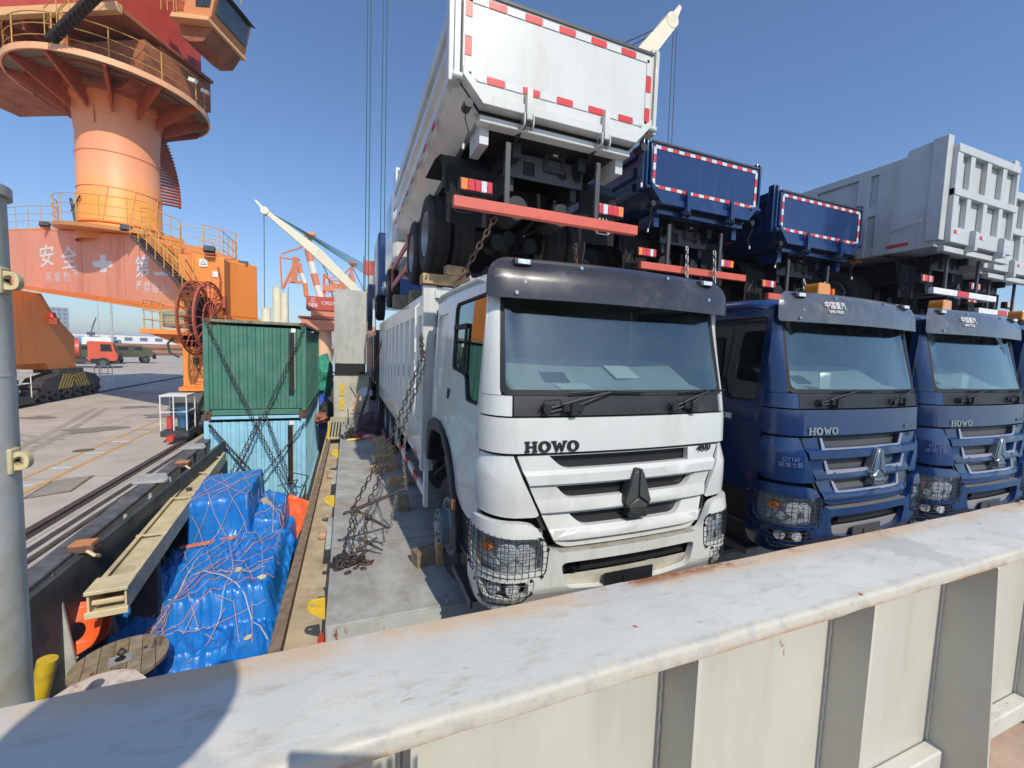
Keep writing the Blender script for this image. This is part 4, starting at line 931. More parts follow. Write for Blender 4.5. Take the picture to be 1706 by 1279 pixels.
# yellow pad eyes and fittings along the hatch side
for i,(y,z,lab) in enumerate(((4.15,-.12,'yellow lashing eye plate on the hatch edge nearest the breakwater'),(7.4,-.22,'yellow lashing eye plate on the hatch edge beside a rope pad'),(10.75,-.22,'yellow lashing eye plate beyond the near pair, by the chain heap'),(14.6,-.2,'yellow lashing eye plate by the striped step'))):
    o=link('lashing_eye',plate2(rnd([(-.11,-.05),(-.09,.045),(.05,.045),(.05,-.17)],[.06,.05,.0,.0],4),[[( -.05+.022*math.cos(a),.0+.022*math.sin(a)-.01) for a in [2*math.pi*k/10 for k in range(10)]][::-1]],.025,1,0),YPAD,None,loc=(-.235,y,z),bev=.004); tag(o,lab,'lashing eye')
    if i in (1,2):
        tag(bxo('rubber_pad',mat('pad_pinkish',(.50,.31,.19),.85,var=.1),None,-.42,-.24,y-.28,y-.06,-.795,-.70,bev=.03),('pinkish rope pad below the yellow eye nearest the tarpaulin' if i==1 else 'pinkish rope pad farther along the walkway'),'pad')
tag(bxo('side_clamp',PALEG,None,-.26,-.175,5.9,6.9,-.40,-.36),'thin pale steel clamp bar on the hatch side','clamp')
tag(bxo('side_clamp',PALEG,None,-.26,-.175,8.8,9.6,-.40,-.36),'thin pale steel clamp bar farther along the hatch side','clamp')
tag(bxo('red_stopper',mat('stopper_red',(.50,.04,.02),.5),None,-.60,-.52,4.0,4.25,-.79,-.62,bev=.01),'small red stopper block on the sandy walkway beside the coaming wall','stopper')
tag(bxo('red_stopper',mat('stopper_red',(.50,.04,.02),.5),None,-.235,-.18,3.85,3.98,-.62,-.30,bev=.01),'dark red stopper at the rusty corner of the hatch cover','stopper')
# little posts in the gap before the trucks
for x,y,h,lab in ((3.72,2.2,.25,'small white steel stub in front of the first gap between the cabs'),(5.55,2.35,.3,'small white steel box post below the first blue bumper'),(6.35,2.3,.25,'small white steel stub below the second blue bumper'),(2.75,2.3,.14,'white steel plate with black marks under the white bumper')):
    t=thing('steel_stub',lab,'stub',(x,y,0)); link('stub_body',box(B(),-.09,.09,-.05,.05,-2.2,h),WPAINT,t,bev=.006); link('stub_cap',box(B(),-.11,.11,-.06,.06,h+.001,h+.02),WPAINT,t)
# lashing chain runs in the foreground
chs=[([(.86,5.35,2.45),(.82,4.98,2.20),(.50,5.0,1.30),(.07,5.0,.46)],'rusty lashing chain from behind the white cab down to the lever',.10,.0105),
     ([(.88,5.45,2.50),(.86,5.05,2.10),(.60,5.05,1.30),(.24,5.05,.50)],'second rusty lashing chain beside it, running to the hooks',.10,.0105),
     ([(.66,5.05,1.40),(.62,5.0,1.0),(.66,5.0,.63)],'pale loose chain hanging from the lashing down to the lever tip',.07,.008),
     ([(.07,5.0,.43),(.03,4.98,.20),(-.06,4.93,-.13)],'short chain from the lever end to the deck heap',.08,.010),
     ([(.10,4.96,.43),(.08,4.95,.15),(.05,4.9,-.10)],'short chain beside the lever, reaching the deck',.08,.010),
     ([(.22,5.0,.42),(.20,4.98,.10),(.19,4.93,-.12)],'reddish chain with a hook lying at its foot',.09,.011),
     ([(.34,5.02,.40),(.46,5.0,.1)],'thin chain running to the tip of the lower bar',.06,.007),
     ([(.55,5.0,.58),(.52,5.0,.40),(.49,5.0,.19)],'thin hanging chain to the middle bar',.06,.007),
     ([(.28,5.02,.62),(.34,5.1,.45),(.28,5.05,.2),(.36,5.0,.02)],'loose chain loop dangling between the bars',.055,.006)]
for p,lab,L,r in chs: chain('lashing_chain',p,L*.78,r*.74,CHAINR if 'reddish' in lab else (mat('pale_chain',(.30,.28,.25),.5,metal=.5,var=.3,vs=20) if 'pale' in lab or 'thin' in lab or 'loose' in lab else STEELR),label=lab,group='lashing chains beside the white truck')
def lever(p,q,r,lab):
    t=bpy.data.objects.new('chain_lever',None); C.objects.link(t); t.location=p; tag(t,lab,'chain lever','chain tensioning levers')
    p=Vector(p); q=Vector(q)-p; bm=B(); cyl(bm,(0,0,0),q,r,10,r*.75); link('lever_bar',bm,STEELR,t)
    bm=B(); bmesh.ops.create_uvsphere(bm,u_segments=12,v_segments=8,radius=r*1.9); cyl(bm,(-r*2.4,0,0),(r*2.4,0,0),r*1.4,10); link('lever_pivot',bm,STEELR,t)
    d=q.normalized(); u,v=frame(d); a=[(-d*.02+u*.03),(-d*.05+u*.05-v*.02),(-d*.10+u*.03-v*.02),(-d*.12-u*.01),(-d*.09-u*.035)]
    bm=B(); tube(bm,a,r*.8,7); link('lever_hook',bm,CHAINR,t)
lever((.09,5.0,.44),(.66,5.0,.64),.022,'longest steel lever, tipped up towards the truck')
lever((.24,5.0,.33),(.47,5.0,.17),.018,'middle steel lever pointing down to the right')
lever((.24,5.02,.02),(.40,4.98,-.08),.014,'lowest steel lever, close above the deck')
lever((.13,4.9,.0),(.33,4.95,.10),.014,'thin steel lever lying across the chains')
t=thing('chain_heap','heap of slack dark lashing chain and hooks on the hatch cover','chain heap',(.02,4.88,-.15))
rnd_=random.Random(3)
for k in range(70):
    a=rnd_.uniform(0,6.3); rr=min(.2,abs(rnd_.gauss(0,.085))); key=(.08,.010,'chain_steel')
    if key not in LM: LM[key]=link_mesh(.08,.010); LM[key].materials.append(STEELR)
    o=bpy.data.objects.new('chain_link',LM[key]); C.objects.link(o); o.parent=t; h=max(.012,.11-rr*.4)*rnd_.uniform(.1,1)
    o.location=(rr*math.cos(a)*1.3,rr*math.sin(a),h); o.rotation_euler=(rnd_.uniform(-.6,.6),rnd_.uniform(-.6,.6),rnd_.uniform(0,6.3))
for k in range(7):
    a=rnd_.uniform(0,6.3); bm=B(); box(bm,-.035,.035,-.022,.022,-.015,.02); cyl(bm,(-.03,0,0),(.05,0,.01),.012,6)
    o=link('hook_block',bm,STEELR,t,loc=(.16*math.cos(a),.10*math.sin(a),.05+.02*k%.06),rot=(rnd_.uniform(-.5,.5),rnd_.uniform(-.5,.5),a))
o=link('chain_hook',tube(B(),[(0,0,0),(.07,.01,.0),(.12,-.02,.02),(.10,-.06,.01),(.03,-.05,0),(-.04,-.02,.01)],.010,6),CHAINR,None,loc=(.17,4.86,-.135)); tag(o,'red rusty hook lying flat on the hatch cover','hook')
# timber chocks near the truck wheels
for p,s,rz,lab in (((.88,4.70,-.15),(.34,.18,.16),.25,'brown timber chock behind the front tyre of the white truck'),((1.0,4.62,-.15),(.10,.14,.30),.0,'upright timber wedge against the front wheel'),((.86,7.6,-.15),(.36,.22,.16),.1,'timber chock under the side guard nearest the chains'),((.80,6.4,-.15),(.16,.18,.20),.0,'short timber offcut under the side guard'),((.70,8.6,-.15),(.5,.24,.12),.4,'pale timber plank end lying beside the guard'),((.72,8.9,-.03),(.45,.2,.12),.2,'pale timber block stacked on the plank end'),((.82,10.0,-.15),(.35,.3,.2),.0,'timber block before the rear tyres'),((.78,11.1,-.15),(.3,.3,.16),.0,'timber block between the rear tyres')):
    timber('timber_block',lab,p,*s,rz,WOODO if 'brown' in lab or 'short' in lab else WOOD)
# chains holding the upper trucks
for x,z0,y0 in ((U1.location.x-.44,4.72,4.28),(U1.location.x+.50,4.72,4.28)):
    chain('stay_chain',[(x,y0,z0),(x-.12,5.0,4.35),(x-.20,5.6,4.15)],.075,.009,mat('black_chain',(.03,.03,.032),.5,metal=.5),label=('dark chain hanging from the %s hinge of the white tailgate'%('left' if x<2 else 'right')),group='stay chains of the tailgates')
chain('stay_chain',[(1.60,4.75,3.85),(1.30,4.9,3.25),(1.05,5.05,2.75)],.11,.0125,CHAINR,label='rusty chain crossing in front of the tyre down behind the white cab',group='stay chains of the tailgates')
chain('stay_chain',[(2.75,4.9,3.72),(2.85,5.0,3.35),(2.92,5.0,3.05)],.09,.010,CHAINR,label='rusty chain below the bumper bar near the far tyres',group='stay chains of the tailgates')
for U,n in ((U2,'blue truck beside the white one'),(U3,'blue truck in the middle')):
    for dx in (-.30,.30): chain('stay_chain',[(U.location.x+dx,U.location.y+.0,U.location.z+.80),(U.location.x+dx-.05,U.location.y-.1,U.location.z+.15)],.10,.012,mat('galv_chain',(.35,.35,.34),.5,metal=.6,var=.3,vs=15),label='grey chain %s the crossmember of the upper %s'%('left on' if dx<0 else 'right on',n),group='stay chains of the tailgates')
chain('stay_chain',[(12.55,4.9,3.5),(12.6,4.9,2.9)],.10,.012,DSTEEL,label='dark chain hanging under the far white bumper bar',group='stay chains of the tailgates')
chain('stay_chain',[(12.9,5.0,4.0),(14.2,5.4,4.6)],.10,.012,DSTEEL,label='dark chain rising to the far grey bed against the sky',group='stay chains of the tailgates')
# ---------------------------------------------------------------- deck cargo
def corr_panel(w,h,n,d,name,m,parent,mtx):
    """corrugated sheet in local x (0..w), z (0..h), ridges vertical"""
    bm=B(); xs=[]; p=w/n
    for k in range(n):
        a=k*p; xs+=[(a,0),(a+.30*p,0),(a+.42*p,d),(a+.88*p,d)]
    xs.append((w,0)); rows=[]
    for j in range(7):
        z=h*j/6; rows.append([bm.verts.new((x,y+(.006*noise.noise(Vector((x*2.5,z*1.7,w+h)))+.006*noise.noise(Vector((x*7,z*5,3)))),z)) for x,y in xs])
    for a,b in zip(rows,rows[1:]):
        for i in range(len(xs)-1): bm.faces.new((a[i],a[i+1],b[i+1],b[i]))
    o=link(name,bm,m,parent,smooth=25); o.matrix_local=mtx; return o
def container(loc,m,label,trim):
    t=thing('shipping_container',label,'container',loc,R(0),'containers stacked on deck'); W,H,D=2.44,2.59,6.06
    I=Matrix.Identity(4)
    corr_panel(W-.24,H-.34,11,.038,'end_panel',m,t,Matrix.Translation((.12,.05,.17)))
    sp=corr_panel(D-.3,H-.34,26,.035,'side_panel',m,t,Matrix(((0,-1,0,W-.05),(1,0,0,.15),(0,0,1,.17),(0,0,0,1))))
    corr_panel(D-.3,H-.34,26,.035,'side_panel',m,t,Matrix(((0,-1,0,.08),(1,0,0,.15),(0,0,1,.17),(0,0,0,1))))
    link('roof_panel',box(B(),.06,W-.06,.06,D-.06,H-.06,H-.03),trim,t)
    link('floor_panel',box(B(),.06,W-.06,.06,D-.06,.08,.14),BLK,t)
    link('back_panel',box(B(),.1,W-.1,D-.06,D-.03,.14,H-.1),m,t)
    for x in (0,W-.12):
        for y in (0,D-.12): link('corner_post',box(B(),x,x+.12,y,y+.12,.121,H-.121),m,t,bev=.01)
        for y in (-.004,D-.166):
            for z in (0,H-.118):
                cc=link('corner_casting',box(B(),x-.01 if x==0 else x-.05,x+.17 if x==0 else x+.13,y,y+.17,z,z+.118),RUSTY,t,bev=.008)
                link('casting_hole',box(B(),x+.055,x+.10,y-.003,y+.01,z+.035,z+.085),BLK,cc)
    link('top_rail',box(B(),.17,W-.17,.0,.09,H-.09,H-.01),trim,t,bev=.008); link('bottom_rail',box(B(),.17,W-.17,.0,.10,.01,.15),m,t,bev=.008)
    for x in (0.0,W-.06): link('side_rail',box(B(),x,x+.06,.17,D-.17,H-.09,H-.01),m,t); link('side_rail',box(B(),x,x+.06,.17,D-.17,.01,.15),m,t)
    return t
gtop=mat('container_top_rail',(.20,.22,.14),.7,var=.2,vs=4,dirt=.4,dcol=(.10,.07,.05),rust=.2)
GC=container((-3.52,13.25,.33),GREENC,'dark green dented container on top of the light blue one, chained across',gtop)
CC=container((-3.53,13.22,-2.27),CYANC,'light blue container at the bottom of the stack behind the tarpaulin',CYANC)
for t,x in ((GC,2.02),(CC,1.98)):
    t_=t; link('marking_strip',box(B(),x,x+.13,-.012,.0,.75,2.3),BLK,t_); link('marking_edge',box(B(),x+.05,x+.16,-.008,-.002,2.31,2.42),WPAINT,t_); link('marking_edge',box(B(),x+.131,x+.142,-.010,-.002,.7,2.3),CREAM,t_); link('marking_tag',box(B(),x-.01,x+.12,-.016,-.0125,.62,.80),BLK,t_)
G2='crossed lashing chains on the containers'
for a,b,lab,sg in (((-3.42,13.18,2.82),(-1.38,12.9,-1.95),'chain from the upper left corner of the green container to the turnbuckles',.05),((-1.12,13.18,2.78),(-2.85,12.95,-1.4),'chain from the upper right corner of the green container crossing left',.05),((-3.38,13.13,.12),(-2.2,12.95,-1.42),'chain from the upper left corner of the light blue container',.03),((-1.1,13.13,.12),(-2.25,12.9,-1.42),'chain from the upper right corner of the light blue container',.03),((-2.05,13.1,.30),(-1.30,12.85,-1.75),'second slack strand running to the turnbuckles',.08),((-2.2,13.12,.35),(-2.95,12.95,-1.3),'second strand crossing left over the light blue container',.06),((-3.38,13.10,.10),(-2.35,12.9,-1.2),'doubled strand at the left of the light blue container',.0)):
    chain('lashing_chain',[a,b],.105,.012,mat('dark_chain',(.065,.055,.05),.6,metal=.4,var=.3,vs=20),label=lab,group=G2,sag=sg,parts=True)
def bar(p,q,r,lab,m=None):
    p=Vector(p); bm=B(); cyl(bm,(0,0,0),Vector(q)-p,r,8); o=link('lashing_bar',bm,m or DSTEEL,None,loc=p); tag(o,lab,'lashing bar','lashing bars at the foot of the containers')
bar((-1.45,12.7,-1.18),(-1.0,12.8,-1.35),.014,'upper lashing bar leaning right'); bar((-1.0,12.8,-1.35),(-1.25,12.7,-2.0),.02,'long lashing bar slanting down left')
bar((-1.75,12.7,-1.55),(-1.25,12.75,-1.42),.014,'short bar level with the tarpaulin top'); bar((-1.25,12.75,-1.42),(-1.6,12.7,-2.05),.018,'lashing bar slanting the other way'); bar((-1.05,12.7,-1.6),(-1.12,12.7,-2.1),.018,'upright lashing bar near the coaming')
t=thing('turnbuckle_heap','rusty turnbuckles and shackles piled at the coaming wall','turnbuckles',(-1.2,12.6,-2.2))
for k in range(12):
    bm=B(); cyl(bm,(-.12,0,0),(.12,0,0),.03,8); box(bm,-.16,-.11,-.04,.04,-.03,.03); link('turnbuckle',bm,RUSTY if k%2 else DSTEEL,t,loc=(rnd_.uniform(-.2,.25),rnd_.uniform(-.3,.2),rnd_.uniform(.03,.3)),rot=(rnd_.uniform(-1,1),rnd_.uniform(-1,1),rnd_.uniform(0,3)))
tag(link('timber_plank',box(B(),-.06,.06,-.03,.03,0,1.5),mat('pale_plank',(.50,.44,.30),.7,var=.15,vs=8,bump=.1),None,loc=(-.98,9.9,-2.25),rot=(R(6),R(-24),0)),'pale plank leaning between the tarpaulin and the coaming','plank')
tag(link('orange_sheet',grid_sheet(-.28,.28,-.5,.5,0,10,14,.06,.5),mat('orange_sheet',(.75,.12,.03),.5,var=.1),None,loc=(-1.12,10.3,-1.55),rot=(R(38),R(28),0)),'orange plastic sheet showing behind the blue tarpaulin','sheet')
# blue tarpaulin over stacked gear
def sst(a,b,x): 
    t=max(0,min(1,(x-a)/(b-a))); return t*t*(3-2*t)
def blk(x,y,x0,x1,y0,y1,z,w,z0):
    k=sst(x0-w,x0,x)*(1-sst(x1,x1+w,x))*sst(y0-w,y0,y)*(1-sst(y1,y1+w,y)); return z0+(z-z0)*k
def tarp_h(x,y):
    base=-2.22
    L=-3.05 if y>6.6 else -2.6; 
    m=blk(x,y,-2.78+(8.9-y)*.02,-1.02,5.95,8.9,-1.44-.17*(8.9-y)+.04*math.sin(x*4+y),.40,base)
    m2=blk(x,y,-2.2,-1.15,6.9,9.0,-1.33,.35,base)
    b2=blk(x,y,-1.66,-1.27,9.2,10.4,-1.08+.10*(y-9.6)-.25*(x+1.66),.20,base)
    b3=blk(x,y,-2.95,-1.12,8.5,10.9,-1.62,.22,base)
    a=blk(x,y,-2.66-(y-9)*.07,-1.74,9.02,10.55,-.60+.05*(y-9)+.03*math.sin((x+2.2)*3),.07,base)
    m3=blk(x,y,-3.0,-1.5,6.25,8.8,-1.76,.20,base)
    h=max(m,m2,m3,b2,b3,a)
    # soft union with the lower mass at the foot of the tall block
    n1=noise.noise(Vector((x*2.6,y*2.2,3.1))); n2=1-abs(noise.noise(Vector((x*5.5,y*4.2,9.7))))*2; n3=1-abs(noise.noise(Vector((x*12,y*8,1.7))))*2
    n4=1-abs(noise.noise(Vector((x*9+y*3,y*1.6,5.5))))*2
    am=1.0 if a<-.75 else .25
    ss=(10.55-y)+.9; pu=abs(math.sin(math.pi*(x+2.15-.34*ss)/.36)*math.sin(math.pi*(x+2.15+.34*ss)/.36)) if y<8.9 else 0
    n5=1-abs(noise.noise(Vector((x*1.9+y*.8,y*1.5-x*.6,21.))))*2
    return h+.028*math.sqrt(pu)*am+am*(.07*n5**3+.05*n1+.026*n2+.012*n3+.034*n4)
bm=B(); nx,ny=210,340; x0,x1,y0,y1=-3.12,-.93,5.45,11.0
V=[]
for j in range(ny+1):
    y=y0+(y1-y0)*j/ny; row=[]
    for i in range(nx+1):
        x=x0+(x1-x0)*i/nx
        # side pleats push the cloth in and out
        h=tarp_h(x,y); q=.02*noise.noise(Vector((x*6,h*1.6,4)))+.009*noise.noise(Vector((x*17,h*3.,8))); q2=.02*noise.noise(Vector((y*9,h*1.2,14)))
        row.append(bm.verts.new((x+q2,y+q*(1.6 if -2.7<x<-1.6 and 8.8<y<9.2 else .6),h)))
    V.append(row)
for j in range(ny):
    for i in range(nx):
        y=y0+(y1-y0)*(j+.5)/ny; x=x0+(x1-x0)*(i+.5)/nx
        if V[j][i].co.z<-2.17 and V[j+1][i+1].co.z<-2.17 and (y<6.2 and x<-1.9 or x<-2.85 and y>7.6 or y>10.9): continue
        bm.faces.new((V[j][i],V[j][i+1],V[j+1][i+1],V[j+1][i]))
for v in [v for v in bm.verts if not v.link_faces]: bm.verts.remove(v)
TARPM=mat('blue_tarpaulin',(.006,.17,.56),.42,var=.12,vs=2,col2=(.02,.22,.62),bump=.5,bs=9,coat=.35,dirt=.22,dcol=(.10,.24,.50),ds=3)
tarp=thing('tarpaulin_cargo','bright blue crumpled tarpaulin tied down with a rope net over stacked gear','tarpaulin',(0,0,0))
link('blue_tarpaulin',bm,TARPM,tarp,smooth=80)
def surf(x,y,o=.014): return Vector((x,y,tarp_h(x,y)+o))
def drape_cols(x,ya,yb,n=460):
    pts=[]; s=0; last=None
    for i in range(n+1):
        y=ya+(yb-ya)*i/n; p=Vector((x,y,tarp_h(x,y)))
        if last is not None: s+=(p-last).length
        pts.append((s,p)); last=p
    return pts
COL={}
def at_s(x,s):
    k=round(x,2)
    if k not in COL: COL[k]=drape_cols(k,10.55,5.6)
    c=COL[k]
    lo,hi=0,len(c)-1
    while lo<hi:
        m_=(lo+hi)//2
        if c[m_][0]<s: lo=m_+1
        else: hi=m_
    s1,p1=c[lo]; s0,p0=c[max(0,lo-1)]
    t=0 if s1==s0 else max(0,min(1,(s-s0)/(s1-s0))); return p0.lerp(p1,t)+Vector((0,-.022,.03))
rr=random.Random(11)
def rope_line(f,n,r=.0065,nm='net_rope',m=None):
    pts=[f(i/n) for i in range(n+1)]
    link(nm,tube(B(),pts,r,5),m or ROPEM,tarp)
for k in range(-7,7):
    for sg in (1,-1):
        xs=-2.15+k*.36; 
        def f(t,xs=xs,sg=sg):
            s=t*6.4; x=xs+sg*s*.34+.02*math.sin(s*6+xs*9); return (x,s)
        seg=[]
        for i in range(150):
            x,s=f(i/149)
            if i%(6 if s<2.4 else 13): continue
            if -2.70<x<-1.72 if s<2.6 else -2.75<x<-1.08:
                if s<5.6: seg.append(at_s(x,s)); continue
            if len(seg)>2: link('net_rope',tube(B(),seg,.0048,5),ROPEM,tarp)
            seg=[]
        if len(seg)>2: link('net_rope',tube(B(),seg,.0048,5),ROPEM,tarp)
for k,(a,b) in enumerate((((-1.7,10.3),(-2.62,9.1)),((-1.70,9.6),(-1.76,9.0)),((-1.72,9.9),(-1.20,9.5)),((-1.70,9.3),(-1.25,9.9)),((-1.65,10.2),(-1.22,9.2)),((-1.5,10.4),(-1.3,8.8)),((-1.25,10.3),(-1.15,8.2)),((-2.6,10.2),(-1.8,9.05)))):
    rope_line(lambda t,a=a,b=b: surf(a[0]+(b[0]-a[0])*t,a[1]+(b[1]-a[1])*t),60)
# taut ropes fanning from a knot at the near left corner
K=(-2.62,6.55)
for k,(bx,by) in enumerate(((-1.15,8.9),(-1.35,8.9),(-1.6,8.95),(-1.10,8.2),(-1.05,7.7),(-1.9,8.9),(-1.05,7.2),(-2.2,8.9),(-1.1,6.8))):
    def f(t,bx=bx,by=by,k=k):
        x=K[0]+(bx-K[0])*t; y=K[1]+(by-K[1])*t
        z=-1.95+(tarp_h(bx,by)+.05+1.95)*t
        return Vector((x,y,max(tarp_h(x,y)+.015,z)))
    rope_line(f,50,.004 if k%2 else .005,'taut_rope',ROPEM if k%3 else mat('salmon_rope',(.72,.25,.17),.8,var=.1))
for k in range(3):
    a=(rr.uniform(-2.4,-1.2),rr.uniform(6.2,8.4)); b=(rr.uniform(-2.4,-1.1),rr.uniform(6.2,8.7)); c=((a[0]+b[0])/2+rr.uniform(-.3,.3),(a[1]+b[1])/2)
    rope_line(lambda t,a=a,b=b,c=c: surf(a[0]*(1-t)**2+2*c[0]*t*(1-t)+b[0]*t*t,a[1]*(1-t)**2+2*c[1]*t*(1-t)+b[1]*t*t,.03),14,.0042,'loose_cord',mat('white_cord',(.62,.60,.58),.8))
rope_line(lambda t: surf(-2.5+1.5*t,7.5-1.2*t*t,.03),12,.0065,'loose_cord',mat('white_cord',(.62,.60,.58),.8))
sp=[at_s(-2.72+.02*i,1.62+.17*0) for i in range(49)]
def strap_pt(i,dz): 
    x=-2.74+1.0*i/40; return Vector((x,8.955+.006*math.sin(i)-.13,-1.36+.10*i/40+dz))
bm=B(); a=[bm.verts.new(strap_pt(i,.03)) for i in range(41)]; b=[bm.verts.new(strap_pt(i,-.03)) for i in range(41)]
for i in range(40): bm.faces.new((a[i],b[i],b[i+1],a[i+1]))
r_=bmesh.ops.extrude_face_region(bm,geom=bm.faces[:]); bmesh.ops.translate(bm,vec=(0,-.006,0),verts=[g for g in r_['geom'] if isinstance(g,bmesh.types.BMVert)])
link('orange_strap',bm,STRAP,tarp)
kn=B()
for k in range(14): tube(kn,[(K[0]+rr.uniform(-.08,.1),K[1]+rr.uniform(-.12,.1),-1.95+rr.uniform(-.05,.08)) for _ in range(4)],.008,5)
tag(link('rope_bundle',kn,mat('salmon_rope',(.72,.25,.17),.8,var=.1),tarp),kind='stuff')
for k,(x,y,s) in enumerate(((-1.55,7.35,.16),(-2.0,7.7,.05),(-1.25,6.4,.12),(-1.2,7.1,.13),(-1.4,5.98,.14))):
    p=surf(x,y,.02); bm=B(); prism(bm,[(-s*.5,-.02),(s*.1,-.05),(s*.5,.0),(s*.2,.06),(-s*.3,.04)],2,0,.004); link('yellow_patch',bm,mat('tape_scrap',(.62,.55,.33),.7),tarp,loc=p,rot=(R(-18),0,rr.uniform(0,3)))
# timber cable drum, painted drum, floats
def drum(name,label,c,r,m,h,planks=7,th=.045,tilt=(0,0),txt=True):
    t=thing(name,label,'cable drum',c); t.rotation_euler=(tilt[0],tilt[1],R(18))
    for k in range(planks):
        xa=-r+2*r*k/planks+.003; xb=-r+2*r*(k+1)/planks-.003; P=[]; n=8
        for i in range(n+1): x=xa+(xb-xa)*i/n; P.append((x,math.sqrt(max(0,r*r-x*x))))
        for i in range(n+1): x=xb+(xa-xb)*i/n; P.append((x,-math.sqrt(max(0,r*r-x*x))))
        P=[p for i,p in enumerate(P) if i==0 or (Vector(p)-Vector(P[i-1])).length>1e-4]
        if (Vector(P[0])-Vector(P[-1])).length<1e-4: P.pop()
        link('drum_plank',prism(B(),P,2,-th+rr.uniform(0,.002),rr.uniform(0,.004)),m[k%len(m)],t)
    bm=B(); cyl(bm,(0,0,-h),(0,0,-th-.002),r*.62,28); link('drum_core',bm,BLK,t)
    bm=B(); cyl(bm,(0,0,-h-th),(0,0,-h-.001),r,36); link('lower_flange',bm,m[0],t)
    if txt:
        link('centre_plate',box(B(),-.10,.10,-.085,.085,.0045,.009),mat('plate_grey',(.42,.43,.44),.45,metal=.3,var=.1),t)
        bm=B(); cyl(bm,(0,0,.0095),(0,0,.012),.05,18); link('centre_hole',bm,BLK,t)
        tube_=B(); tube(tube_,[(.0,.02,.02),(.04,.08,.05),(.0,.14,.06),(-.03,.07,.04),(.02,.0,.03)],.008,6); link('wire_loop',tube_,BLK,t)
        for x,y in ((-.22,-.12),(.0,-.20),(.0,.2),(.22,.08)):
            bm=B(); cyl(bm,(x,y,.005),(x,y,.010),.022,12); cyl(bm,(x,y,.010),(x,y,.018),.010,8); link('bolt_washer',bm,CHROME,t)
        for i,(tx,xx) in enumerate((('Wireropе','.30'),('Drum 8','.24'))): pass
        text_mesh('stencil_text','EuLii8MT\n6oh.2k',.055,mat('stencil_ink',(.06,.05,.04),.8),.0005,t,(.33,.12,.006),rot=(0,0,R(80)))
    return t
drum('cable_drum','weathered timber cable drum lying flat with a steel centre plate',(-2.43,5.9,-1.40),.44,[WOODO,mat('grey_timber',(.30,.25,.17),.8,var=.2,vs=7,dirt=.4,dcol=(.14,.11,.07),ds=5,bump=.2,bs=50),mat('brown_timber',(.25,.20,.13),.8,var=.2,vs=7,dirt=.3,dcol=(.12,.09,.06),ds=5,bump=.2,bs=50)],.75)
PW=mat('peeling_white',(.66,.58,.50),.7,var=.06,vs=6,dirt=.36,dcol=(.33,.07,.05),ds=9,bump=.1)
drum('painted_drum','round drum lid with peeling white and red paint, nearest the breakwater',(-2.38,5.22,-1.34),.41,[PW],.7,planks=1,txt=False)
tag(link('black_net_bag',(lambda bm:(bmesh.ops.create_icosphere(bm,subdivisions=4,radius=.38),[setattr(v,'co',Vector((v.co.x*1.1,v.co.y*.8,v.co.z*.62))*(1+.25*noise.noise(v.co*4))) for v in bm.verts],bm)[2])(B()),mat('black_netting',(.012,.012,.014),.95,var=.3,vs=40,bump=1,bs=40),None,loc=(-1.62,5.62,-1.92)),'heap of black netting between the drum and the tarpaulin','netting')
# orange float: curved plate with cut-outs
t=thing('orange_buoy','orange plastic buoy cradle with round cut-outs beside the bulwark','buoy',(-3.02,6.25,-1.35)); t.scale=(.72,.8,.8)
def fl(c,r0,holes):
    o=rnd([(-.42,-.30),(.0,-.42),(.36,-.28),(.42,.18),(.20,.34),(-.28,.36),(-.46,.18)],.16,5)
    hs=[[(hx+hr*math.cos(a),hz+hr*math.sin(a)) for a in [2*math.pi*k/18 for k in range(18)]][::-1] for hx,hz,hr in holes]
    bm=plate2(o,hs,.05,1,0)
    bmesh.ops.subdivide_edges(bm,edges=[e for e in bm.edges if e.calc_length()>.12],cuts=3,use_grid_fill=False)
    for v in bm.verts: v.co.y+=-.9*(v.co.x)**2
    return bm
link('buoy_shell',fl(0,0,[(.06,-.06,.13)]),mat('buoy_orange',(.80,.11,.02),.45,var=.1),t,loc=(0,0,.28),rot=(R(-32),0,R(12)),bev=.012)
link('buoy_shell',fl(0,0,[(.0,.0,.15)]),mat('buoy_orange',(.80,.11,.02),.45),t,loc=(-.05,.45,.10),rot=(R(-20),0,R(5)))
bm=B(); tube(bm,[(-.16,-.12,.55),(-.17,-.16,.3),(-.12,-.2,.05),(.05,-.22,-.12),(.18,-.2,-.05)],.018,6); link('buoy_rope',bm,CREAM,t)
for lab,pts,r in (('thick yellow curved vent pipe beside the round post',[(-2.75,4.6,-1.15),(-2.56,4.55,-1.0),(-2.42,4.5,-.80),(-2.36,4.5,-.55),(-2.33,4.5,-.40)],.065),('lower yellow bollard arm close to the round post',[(-2.75,4.6,-1.5),(-2.5,4.55,-1.05),(-2.32,4.5,-.95),(-2.18,4.45,-1.15)],.11)):
    o=link('yellow_bollard_horn',tube(B(),[Vector(p)-Vector(pts[0]) for p in pts],r,14),mat('yellow_horn',(.62,.42,.02),.45,var=.1,dirt=.2),None,loc=pts[0]); tag(o,lab,'bollard')
